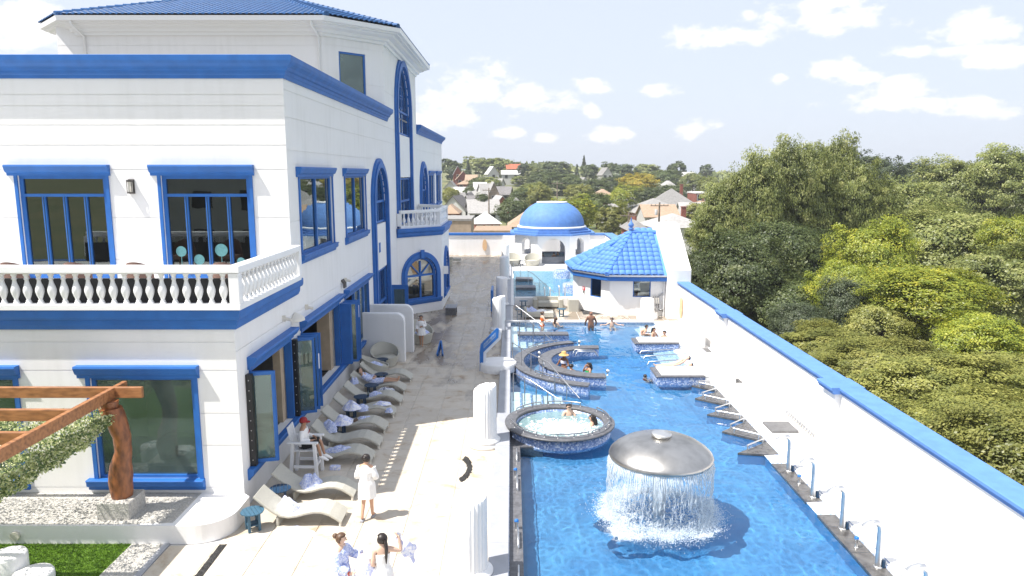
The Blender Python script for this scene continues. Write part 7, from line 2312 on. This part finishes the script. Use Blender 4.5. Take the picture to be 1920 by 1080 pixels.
GN = 'trees beyond the boundary wall'
near = [
    (1348, 350, 92, 62, 'leaf_olive', 'near', 'leftmost low stem of the tall poplar clump, against the houses', 0, 2.0),
    (1388, 303, 104, 62, 'leaf_olive', 'near', 'second poplar from the left in the tall clump', 1, 2.4),
    (1432, 279, 104, 61, 'leaf_olive', 'near', 'poplar forming the left crest of the tall clump', 2, 2.6),
    (1478, 264, 100, 63, 'leaf_olive', 'near', 'poplar in the middle of the tall clump', 0, 2.7),
    (1522, 250, 100, 64, 'leaf_olive', 'near', 'tallest poplar of the clump', 1, 2.8),
    (1566, 249, 98, 66, 'leaf_olive', 'near', 'poplar right beside the tallest one of the clump', 2, 2.8),
    (1606, 282, 96, 65, 'leaf_olive', 'near', 'poplar on the right shoulder of the tall clump', 0, 2.4),
    (1645, 325, 96, 66, 'leaf_olive', 'near', 'rightmost low poplar of the tall clump', 1, 2.0),
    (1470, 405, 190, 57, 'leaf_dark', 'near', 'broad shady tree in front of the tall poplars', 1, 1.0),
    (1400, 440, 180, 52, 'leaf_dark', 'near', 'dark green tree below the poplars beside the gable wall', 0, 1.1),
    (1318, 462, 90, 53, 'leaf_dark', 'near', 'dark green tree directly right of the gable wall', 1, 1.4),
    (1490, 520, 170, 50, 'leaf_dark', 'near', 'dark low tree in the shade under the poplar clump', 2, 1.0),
    (1640, 412, 150, 50, 'leaf_lime', 'near', 'bright yellow green maple standing in the middle of the wood', 0, 1.2),
    (1590, 480, 130, 47, 'leaf_lime', 'near', 'lime green maple in front of the bright middle maple', 1, 1.2),
    (1750, 500, 230, 40, 'leaf_lime', 'near', 'lime topped maple with dark limbs behind the clipped hedge trees', 2, .9),
    (1850, 590, 190, 34, 'leaf_lime', 'near', 'lime topped maple nearest the right edge, behind the hedge trees', 0, .9),
    (1910, 395, 130, 56, 'leaf_lime', 'near', 'yellow green tree cut by the right edge of the photo', 1, 1.1),
    (1770, 385, 250, 62, 'leaf_olive', 'near', 'broad olive tree right of the middle maple', 2, .8),
    (1880, 460, 220, 52, 'leaf_olive', 'near', 'dull olive tree between the lime maples at the right', 0, .9),
    (1700, 330, 190, 80, 'leaf_olive', 'near', 'olive tree behind the broad tree at the right', 1, 1.0),
    (1800, 292, 150, 92, 'leaf_olive', 'near', 'olive tree on the right skyline with a rounded top', 2, 1.2),
    (1885, 276, 140, 90, 'leaf_olive', 'near', 'tall olive tree on the skyline at the right edge', 0, 1.2),
    (1648, 288, 90, 125, 'leaf_blue', 'mid', 'dark blue green tree on the skyline right of the poplars', 0, 1.1),
    (1722, 300, 80, 130, 'leaf_blue', 'mid', 'small dark tree on the skyline in the dip at the right', 1, 1.0),
    (1505, 560, 110, 43, 'leaf_blue', 'near', 'blue green feathery tree behind the end of the hedge trees', 1, 1.1),
    (1600, 520, 110, 43, 'leaf_blue', 'near', 'blue green feathery tree against the lime maples', 2, 1.2),
    (1660, 560, 150, 40, 'leaf_hedge', 'near', 'brownish green tree low in front of the lime maples', 0, .9),
    (1440, 572, 75, 52, 'leaf_hedge', 'mid', 'small yellowish bush by the dry grass beyond the wall', 1, .8),
]
for (px, yt, w, d, kd, lod, lab, sd, asp) in near:
    zt = CAMH - (yt - 325) * .9874 * d / 1350
    tree(px, yt, w, d, kd, lod, lab, GN, sd, asp, bottom=zt - 3.6 if (kd == 'leaf_lime' and d < 45) else None)
for k, (px, yt, w, d, lab) in enumerate(((1560, 618, 190, 36, 'small leaved round tree at the far end of the hedge row'), (1660, 640, 220, 31, 'second round tree of the hedge row from its far end'), (1770, 672, 270, 27, 'middle round tree of the hedge row outside the wall'), (1850, 742, 290, 23, 'round tree of the hedge row next to the nearest one'), (1935, 770, 300, 20, 'nearest round tree of the hedge row at the lower right'), (1960, 670, 260, 28, 'round hedge tree at the right edge behind the row'))):
    tree(px, yt, w, d, 'leaf_hedge', 'hedge', lab, 'round trees in a row outside the boundary wall', k % 2, .85, -1.6)
mb = MB(); mb.grid(lambda u, v: (11.5 + 6.5 * u + 2 * v, 50 + 20 * v, -4.05 + .15 * noise.noise(Vector((u * 9, v * 20, 0)))), 8, 24); mb.build('dry_path', M['dry_grass'], kind='structure')

# trees among the houses on the hillside
GF = 'trees among the hillside houses'
far = [
    (846, 298, 44, 330, 'leaf_dark', 'far', 'dark tree on the skyline touching the big building'), (877, 300, 22, 335, 'leaf_cone', 'far', 'small dark pointed tree on the skyline near the big building'),
    (898, 293, 62, 345, 'leaf_olive', 'far', 'olive tree on the skyline above the brick terrace'), (935, 296, 56, 340, 'leaf_olive', 'far', 'rounded olive tree on the skyline left of the red roof'),
    (966, 302, 42, 350, 'leaf_dark', 'far', 'dark green tree on the skyline just left of the red roof'), (980, 306, 24, 300, 'leaf_blue', 'far', 'blue dark narrow tree right of the red roof'),
    (1000, 312, 34, 320, 'leaf_olive', 'far', 'light olive tree beside the blue dark narrow tree'), (1044, 301, 64, 330, 'leaf_dark', 'far', 'large dark domed tree on the skyline above the blue dome'),
    (1082, 307, 14, 320, 'leaf_cone', 'far', 'dark pointed cypress on the skyline'), (1095, 291, 14, 360, 'leaf_cone', 'far', 'tall thin spruce standing out on the skyline'),
    (1105, 307, 40, 330, 'leaf_dark', 'far', 'dark tree under the tall spruce'), (1145, 303, 34, 330, 'leaf_dark', 'far', 'dark tree above the white hillside house'),
    (1170, 308, 60, 310, 'leaf_blue', 'far', 'blue dark tree behind the golden tree'), (1215, 306, 60, 340, 'leaf_olive', 'far', 'olive tree on the skyline behind the golden tree'),
    (1270, 302, 42, 320, 'leaf_dark', 'far', 'dark round tree on the skyline left of the poplars'), (1325, 308, 24, 350, 'leaf_dark', 'far', 'little dark tree on the skyline at the edge of the poplars'),
    (1245, 318, 70, 270, 'leaf_dark', 'mid', 'dark tree with a broad top right of the golden tree'), (1198, 324, 84, 225, 'leaf_yellow', 'mid', 'golden yellow tree in the middle of the hillside'),
    (1180, 345, 60, 205, 'leaf_lime', 'mid', 'light green tree at the foot of the golden tree'), (1260, 345, 60, 215, 'leaf_dark', 'mid', 'dark tree above the grey hipped roofs'),
    (1020, 322, 70, 260, 'leaf_dark', 'mid', 'dark green tree behind the dome, left of its top'), (1060, 325, 80, 250, 'leaf_dark', 'mid', 'dark olive tree straight above the blue dome'),
    (1000, 342, 60, 200, 'leaf_olive', 'mid', 'light olive tree left above the blue dome'), (985, 352, 70, 185, 'leaf_dark', 'mid', 'green tree behind the grey gabled house'),
    (1010, 345, 50, 175, 'leaf_hedge', 'mid', 'yellowish green tree left of the dome top'), (962, 370, 62, 140, 'leaf_dark', 'mid', 'dark bushy tree beside the brick chimney'),
    (1085, 345, 60, 190, 'leaf_hedge', 'mid', 'yellow green tree right above the dome'), (1075, 368, 90, 125, 'leaf_lime', 'mid', 'bright lime tree directly behind the right of the dome'),
    (1110, 335, 70, 220, 'leaf_dark', 'mid', 'green tree on the slope below the white house'), (1120, 360, 60, 140, 'leaf_dark', 'mid', 'dark tree between the dome and the utility pole'),
    (1150, 385, 60, 118, 'leaf_hedge', 'mid', 'dull bushy tree behind the ball finial of the hut'), (1165, 352, 50, 165, 'leaf_lime', 'mid', 'light green tree left of the grey hipped roofs'),
    (895, 332, 44, 250, 'leaf_dark', 'mid', 'dark tree below the brick terrace'), (920, 330, 40, 245, 'leaf_olive', 'mid', 'light olive tree between white houses on the left slope'),
    (845, 350, 36, 175, 'leaf_hedge', 'mid', 'brownish tree right beside the big building corner'), (880, 350, 30, 210, 'leaf_dark', 'mid', 'dark bush among the white cottages'),
    (905, 363, 26, 160, 'leaf_dark', 'mid', 'small dark bush by the grey roofed house'), (940, 350, 30, 200, 'leaf_dark', 'mid', 'narrow dark tree beside the white gable'),
    (1305, 380, 50, 125, 'leaf_hedge', 'mid', 'yellowish bush in front of the red brick house'), (1318, 415, 60, 88, 'leaf_olive', 'mid', 'olive bush rising behind the gable wall'),
    (1300, 322, 50, 260, 'leaf_olive', 'mid', 'olive tree left of the poplars behind the brick house'), (1330, 330, 50, 200, 'leaf_olive', 'mid', 'olive tree touching the left flank of the poplars'),
    (975, 330, 40, 300, 'leaf_olive', 'far', 'olive tree under the red roof on the hill'), (870, 318, 30, 300, 'leaf_dark', 'far', 'dark tree left of the brick terrace'),
    (1220, 350, 50, 190, 'leaf_dark', 'mid', 'dark tree in the shade right under the golden tree'), (1140, 330, 50, 260, 'leaf_dark', 'mid', 'dark tree right below the white hillside house'),
]
for k, (px, yt, w, d, kd, lod, lab) in enumerate(far): tree(px, yt, w, d, kd, lod, lab, GF, k % 3, 1.0 if kd != 'leaf_cone' else 1.9)
# distant wood that closes the horizon, too far to tell trees apart
g = np.random.default_rng(12)
NC = 900
ang = g.uniform(-.95, .95, NC); dist = g.uniform(430, 760, NC)
cx, cy = np.sin(ang) * dist, np.cos(ang) * dist
V, T = [], []
for i in range(NC):
    b = terr(cx[i], cy[i]); n = 34; h = g.uniform(4, 7.5); w = g.uniform(4, 8)
    d = g.normal(0, 1, (n, 3)); d /= np.linalg.norm(d, axis=1)[:, None]; d[:, 2] = np.abs(d[:, 2])
    P_ = np.array([cx[i], cy[i], b + h * .3]) + d * np.array([w, w, h * .7]) * g.uniform(.6, 1, (n, 1))
    v, q = leaf_quads(P_[:, 0], P_[:, 1], P_[:, 2], g.uniform(1.2, 2.2, n), g); V.append(v); T.append(np.full(n, g.normal(0, .12)) + g.normal(0, .05, n))
V = np.concatenate(V); me = toned(fast_mesh('distant_wood', V, np.arange(len(V)).reshape(-1, 4), M['leaf_olive']), np.concatenate(T))
place(me, 'distant_wood', (0, 0, 0), None, 'far woods along the horizon behind the hillside houses', 'woods', None, 'stuff')

# ================================================================ houses
def house(px, yeave, wpx, depth, dlen, roofh, wm, rm, kind, rot, label, group='houses on the hillside', chim=False, ov=.35, nwin=2, wm2=None):
    x = (px - 960) / 1350 * depth; w = wpx * depth / 1350
    ze = CAMH - (yeave - 325) * .9874 * depth / 1350; y = depth / .9874 - (CAMH - ze) * .16
    g = min(terr(x, y), ze - 2.4) - .4
    t = thing('house', label, 'house', (x, y, g), group)
    ca, sa = math.cos(rot), math.sin(rot)
    def W(u, v, z): return (x + u * ca - v * sa, y + u * sa + v * ca, z)
    a, b = w / 2, dlen / 2
    mb = MB()
    base = [W(-a, -b, g), W(a, -b, g), W(a, b, g), W(-a, b, g)]; top = [W(-a, -b, ze), W(a, -b, ze), W(a, b, ze), W(-a, b, ze)]
    mb.add(base + top, [(0, 1, 5, 4), (1, 2, 6, 5), (2, 3, 7, 6), (3, 0, 4, 7), (4, 5, 6, 7)])
    if kind == 'gable_front': mb.add([top[0], top[1], W(0, -b, ze + roofh)], [(0, 1, 2)]); mb.add([top[2], top[3], W(0, b, ze + roofh)], [(0, 1, 2)])
    if kind == 'gable_side': mb.add([top[1], top[2], W(a, 0, ze + roofh)], [(0, 1, 2)]); mb.add([top[3], top[0], W(-a, 0, ze + roofh)], [(0, 1, 2)])
    mb.build('wall', M[wm], t)
    mb = MB(); k = roofh / b; th = .14
    def slope(q): mb.add(q + [(p[0], p[1], p[2] + th) for p in q], [(0, 1, 2, 3), (7, 6, 5, 4), (0, 4, 5, 1), (1, 5, 6, 2), (2, 6, 7, 3), (3, 7, 4, 0)])
    if kind == 'gable_side':
        dz = ov * roofh / b
        for s_ in (-1, 1): slope([W(-a - ov, s_ * (b + ov), ze - dz), W(a + ov, s_ * (b + ov), ze - dz), W(a + ov, 0, ze + roofh), W(-a - ov, 0, ze + roofh)])
    elif kind == 'gable_front':
        dz = ov * roofh / a
        for s_ in (-1, 1): slope([W(s_ * (a + ov), -b - ov, ze - dz), W(s_ * (a + ov), b + ov, ze - dz), W(0, b + ov, ze + roofh), W(0, -b - ov, ze + roofh)])
    elif kind == 'hip':
        m_ = min(a, b) ; e1, e2 = a + ov, b + ov
        r1 = (max(0, a - m_), max(0, b - m_)); zz = ze - .05
        c_ = [W(-e1, -e2, zz), W(e1, -e2, zz), W(e1, e2, zz), W(-e1, e2, zz)]
        p, q = (W(-r1[0], -r1[1], ze + roofh), W(r1[0], r1[1], ze + roofh))
        if a >= b: mb.add(c_ + [p, q], [(0, 1, 5, 4), (1, 2, 5), (2, 3, 4, 5), (3, 0, 4), (3, 2, 1, 0)])
        else: mb.add(c_ + [p, q], [(0, 1, 4), (1, 2, 5, 4), (2, 3, 5), (3, 0, 4, 5), (3, 2, 1, 0)])
    else:
        mb.add([W(-a - .1, -b - .1, ze), W(a + .1, -b - .1, ze), W(a + .1, b + .1, ze), W(-a - .1, b + .1, ze), W(-a - .1, -b - .1, ze + .3), W(a + .1, -b - .1, ze + .3), W(a + .1, b + .1, ze + .3), W(-a - .1, b + .1, ze + .3)], [(0, 1, 5, 4), (1, 2, 6, 5), (2, 3, 7, 6), (3, 0, 4, 7), (4, 5, 6, 7), (3, 2, 1, 0)])
    r = mb.build('roof', M[rm], t)
    if chim:
        mb = MB(); c0 = W(a * .45, b * .2, 0); mb.box(c0[0] - .35, c0[0] + .35, c0[1] - .35, c0[1] + .35, ze, ze + roofh + .9); mb.box(c0[0] - .42, c0[0] + .42, c0[1] - .42, c0[1] + .42, ze + roofh + .9, ze + roofh + 1.05); mb.build('chimney', M['brick_red'], r)
    for i in range(nwin):
        u = -a + (i + .5) * 2 * a / nwin; ww, hh = min(.55, a / nwin * .6), .65
        for lev in range(2 if ze - g > 6 else 1):
            z0 = ze - 1.0 - lev * 2.8
            mb = MB()
            vs = [W(u - ww - .1, -b - .04, z0 - hh - .1), W(u + ww + .1, -b - .04, z0 - hh - .1), W(u + ww + .1, -b - .04, z0 + hh + .1), W(u - ww - .1, -b - .04, z0 + hh + .1)]
            vb = [W(u - ww - .1, -b, z0 - hh - .1), W(u + ww + .1, -b, z0 - hh - .1), W(u + ww + .1, -b, z0 + hh + .1), W(u - ww - .1, -b, z0 + hh + .1)]
            mb.add(vs + vb, [(0, 1, 2, 3), (0, 4, 5, 1), (1, 5, 6, 2), (2, 6, 7, 3), (3, 7, 4, 0)])
            f = mb.build('window', M['siding_white'], t)
            mb = MB(); mb.add([W(u - ww, -b - .06, z0 - hh), W(u + ww, -b - .06, z0 - hh), W(u + ww, -b - .06, z0 + hh), W(u - ww, -b - .06, z0 + hh)], [(0, 1, 2, 3)]); mb.build('pane', M['dark_room'], f)
    return t


H_ = [
    (850, 411, 72, 100, 8, 1, 'brick_tan', 'shingle_grey', 'flat', 0, 'tan brick flat roofed building just beyond the far boundary wall', False, 0),
    (925, 432, 66, 92, 8, 1, 'brick_tan', 'shingle_tan', 'flat', .0, 'low building with a tan flat roof beyond the far wall', False, 0),
    (912, 416, 44, 128, 9, 1.7, 'brick_red', 'siding_white', 'hip', .1, 'brick house with a pale white hipped roof and white windows', False, 3),
    (985, 421, 60, 122, 9, 2.2, 'siding_grey', 'shingle_tan', 'hip', .0, 'house with a tan roof half hidden by the blue dome', True, 3),
    (905, 397, 56, 160, 10, 2.6, 'siding_grey', 'shingle_grey', 'gable_side', .15, 'grey roofed house in the middle of the left slope', False, 2),
    (858, 392, 46, 165, 9, 3.0, 'siding_white', 'shingle_dark', 'gable_front', -.15, 'white gabled house with dark trim near the big building', False, 2),
    (846, 398, 30, 140, 8, 1.6, 'brick_red', 'shingle_tan', 'hip', .0, 'small brick house with a brownish roof beside the big building', False, 2),
    (868, 336, 26, 285, 12, 3.0, 'brick_red', 'shingle_tan', 'gable_front', .1, 'red brick terrace high on the left slope', False, 2),
    (858, 326, 16, 292, 10, 3.0, 'brick_red', 'shingle_dark', 'gable_front', .1, 'left tall gabled brick house on the skyline slope', False, 1),
    (874, 345, 30, 262, 10, 1.6, 'brick_red', 'shingle_tan', 'hip', .0, 'brick house with an orange roof below the brick terrace', False, 2),
    (866, 364, 26, 215, 9, 2.0, 'siding_white', 'siding_white', 'gable_side', .1, 'small white cottage on the left slope', False, 2),
    (892, 366, 22, 210, 9, 1.8, 'siding_white', 'shingle_grey', 'gable_side', -.1, 'white cottage with a grey roof next to the dark bush', False, 1),
    (912, 362, 26, 205, 9, 2.6, 'siding_white', 'shingle_grey', 'gable_side', .2, 'white house with a grey lean roof left of the yellow gable', False, 1),
    (924, 364, 20, 195, 9, 3.2, 'brick_tan', 'shingle_grey', 'gable_front', .1, 'cream gable house in the middle of the left slope', False, 1),
    (945, 364, 26, 200, 9, 2.0, 'brick_tan', 'shingle_dark', 'gable_side', -.1, 'brown house with a dark roof left of the green trees', False, 2),
    (892, 382, 34, 185, 9, 2.0, 'siding_white', 'shingle_dark', 'gable_side', .3, 'white house with a dark blue roof on the left slope', False, 2),
    (846, 352, 22, 240, 9, 2.2, 'siding_white', 'shingle_grey', 'gable_front', .0, 'white house half cut off by the big building', False, 1),
    (922, 326, 20, 300, 9, 3.0, 'siding_white', 'siding_white', 'gable_front', .2, 'white gabled house high on the slope below the olive trees', False, 1),
    (958, 327, 34, 310, 10, 1.6, 'siding_white', 'siding_grey', 'gable_side', .0, 'long white house on the skyline under the red roof', False, 2),
    (962, 317, 26, 335, 10, 2.2, 'brick_tan', 'roof_red', 'gable_side', .1, 'house with a bright red roof on the skyline', False, 0),
    (905, 345, 20, 255, 9, 2.4, 'siding_white', 'shingle_grey', 'gable_front', -.2, 'white house between the dark tree and the olive tree', False, 1),
    (1092, 344, 16, 250, 9, 2.0, 'siding_white', 'shingle_grey', 'gable_front', .1, 'little white house right above the dome', False, 1),
    (1134, 327, 18, 290, 10, 2.6, 'siding_white', 'shingle_grey', 'gable_front', .1, 'white house with a pale roof high on the middle slope', False, 2),
    (1130, 364, 26, 200, 9, 1.4, 'brick_red', 'shingle_tan', 'hip', .0, 'small pink brick house with an orange roof and white balcony', False, 2),
    (1225, 396, 96, 165, 12, 3.0, 'brick_red', 'shingle_grey', 'hip', .1, 'long brick house with a pale grey hipped roof', False, 3),
    (1258, 384, 86, 185, 12, 4.2, 'siding_white', 'shingle_grey', 'hip', -.1, 'house with a tall grey hipped roof behind the long brick house', True, 2),
    (1232, 404, 60, 132, 9, 1.9, 'siding_white', 'shingle_tan', 'gable_side', .0, 'white house with a tan gabled roof behind the tiled hut', False, 3),
    (1262, 422, 100, 112, 10, 1.8, 'siding_white', 'shingle_grey', 'hip', .05, 'low house with a pale grey roof right behind the gable wall', True, 4),
    (1190, 428, 34, 106, 8, 1.2, 'brick_red', 'shingle_grey', 'hip', .0, 'small brick outbuilding behind the ball finial', False, 1),
    (1310, 362, 26, 185, 9, 1.0, 'brick_red', 'siding_white', 'flat', .0, 'tall red brick house left of the poplars', False, 2),
    (1318, 386, 30, 150, 9, 1.0, 'siding_white', 'shingle_tan', 'hip', .0, 'white house at the foot of the poplars', False, 2),
    (1290, 333, 20, 280, 9, 2.0, 'siding_white', 'siding_white', 'gable_side', .1, 'white house on the slope left of the poplars', False, 1),
    (1182, 388, 24, 175, 8, 2.4, 'siding_white', 'shingle_grey', 'gable_front', .0, 'white gable peeping out under the golden tree', False, 1),
]
H_ += [
    (858, 376, 24, 190, 8, 2.0, 'siding_white', 'shingle_grey', 'gable_side', .2, 'white cottage with a grey roof low on the left slope', False, 2),
    (880, 374, 20, 198, 8, 1.8, 'siding_white', 'shingle_dark', 'gable_front', -.1, 'narrow white gabled cottage on the left slope', False, 1),
    (900, 354, 22, 235, 9, 2.0, 'siding_white', 'siding_white', 'gable_side', .1, 'white cottage with a white roof in the middle of the left slope', False, 2),
    (884, 340, 20, 275, 9, 2.4, 'brick_red', 'shingle_tan', 'gable_side', .0, 'right end house of the red brick terrace', False, 1),
    (930, 346, 24, 255, 9, 2.0, 'siding_white', 'shingle_grey', 'gable_side', -.2, 'pale house with a grey roof among the olive trees', False, 2),
    (936, 384, 30, 178, 9, 2.2, 'brick_red', 'shingle_grey', 'gable_front', .2, 'brick gabled house beside the grey roofed house', False, 1),
    (968, 386, 26, 160, 9, 1.8, 'siding_white', 'shingle_grey', 'hip', .0, 'pale hipped house left of the brick chimney', False, 2),
    (1148, 396, 26, 150, 8, 1.6, 'siding_white', 'shingle_grey', 'hip', .1, 'pale house low between the dome and the hut finial', False, 2),
    (1168, 376, 26, 185, 9, 2.0, 'siding_grey', 'shingle_grey', 'gable_side', .1, 'grey house peeping out left of the hipped roofs', False, 1),
    (1294, 398, 40, 140, 9, 1.8, 'siding_white', 'shingle_grey', 'gable_side', -.1, 'white house with a grey gabled roof left of the poplar foot', False, 2),
    (1118, 350, 18, 245, 8, 1.8, 'siding_white', 'shingle_grey', 'gable_front', .0, 'small pale house on the slope above the dome', False, 1),
    (1252, 350, 24, 240, 9, 2.0, 'siding_white', 'shingle_grey', 'hip', .0, 'pale house half hidden by dark trees right of the golden tree', False, 1),
]
for (px, ye, w, d, dl, rh, wm, rm, kd, rot, lab, ch, nw) in H_: house(px, ye, w, d, dl, rh, wm, rm, kd, rot, lab, chim=ch, nwin=nw)
# utility poles
for (px, yt, d, h, lab) in ((1235, 379, 104, 9.5, 'weathered utility pole with a cross arm behind the tiled hut'), (1178, 398, 108, 8.5, 'shorter utility pole left of the hut finial'), (917, 352, 150, 9, 'thin utility pole among the left hillside houses'), (1044, 340, 170, 10, 'utility pole in front of the dark trees above the dome')):
    zt = CAMH - (yt - 325) * .9874 * d / 1350; x = (px - 960) / 1350 * d; y = d
    t = thing('utility_pole', lab, 'utility pole', (x, y, zt - h), 'utility poles among the houses')
    mb = MB(); mb.tube([(x, y, zt - h), (x, y, zt)], [.17, .12], 8); mb.build('pole', M['pole_wood'], t)
    mb = MB(); mb.box(x - 1.3, x + 1.3, y - .16, y - .05, zt - .55, zt - .42)
    for k in range(5): mb.lathe([(.05, 0), (.05, .16)], (x - 1.2 + k * .6, y - .1, zt - .42), 6)
    mb.build('cross_arm', M['pole_wood'], t)
    if px == 1235:
        mb = MB(); mb.lathe([(.22, 0), (.22, .75), (.1, .8)], (x - .5, y - .25, zt - 1.8), 10); mb.build('transformer', M['siding_grey'], t)

# the building behind the viewpoint, put there to darken what the window glass mirrors
t = thing('neighbour_building', 'plain grey building behind the viewpoint, mirrored in the balcony doors', 'building', (-14, -34, -4))
mb = MB(); mb.box(-40, 6, -50, -30, -4, 12); mb.build('wall', M['siding_grey'], t)
mb = MB(); mb.box(-40.4, 6.4, -50.4, -29.6, 12, 12.5); mb.build('roof', M['shingle_grey'], t)
for k in range(9):
    for z in (1.0, 5.0, 9.0):
        mb = MB(); mb.box(-38 + k * 5, -36 + k * 5, -30.05, -29.98, z, z + 1.8); mb.build('window', M['dark_room'], t)

# ================================================================ the air between here and the hill
mb = MB(); mb.box(-700, 700, -60, 900, -6, 40)
hz = mb.build('haze', [], None, kind='stuff', org=(0, 0, 0))
m = bpy.data.materials.new('haze'); m.use_nodes = True
nt = m.node_tree; nt.nodes.clear()
ho = nt.nodes.new('ShaderNodeOutputMaterial'); pv = nt.nodes.new('ShaderNodeVolumePrincipled')
pv.inputs['Color'].default_value = (.90, .94, 1.0, 1); pv.inputs['Density'].default_value = .0004; pv.inputs['Anisotropy'].default_value = .2
nt.links.new(pv.outputs[0], ho.inputs['Volume'])
hz.data.materials.append(m)

# everything that stands in the pool receives the light focused by its ripples
bpy.context.view_layer.update()
for o in bpy.data.objects:
    if o.type != 'MESH' or o.name.startswith(('pool_water', 'haze', 'ground', 'terrace', 'falling', 'water_sheet', 'splash', 'fountain_foam')): continue
    bb = [o.matrix_world @ Vector(c) for c in o.bound_box]
    if min(v.z for v in bb) < -.12 and max(v.x for v in bb) > -.05 and min(v.x for v in bb) < 8.4 and min(v.x for v in bb) > -1 and min(v.y for v in bb) > 6 and max(v.y for v in bb) < 41.6: o.cycles.is_caustics_receiver = True
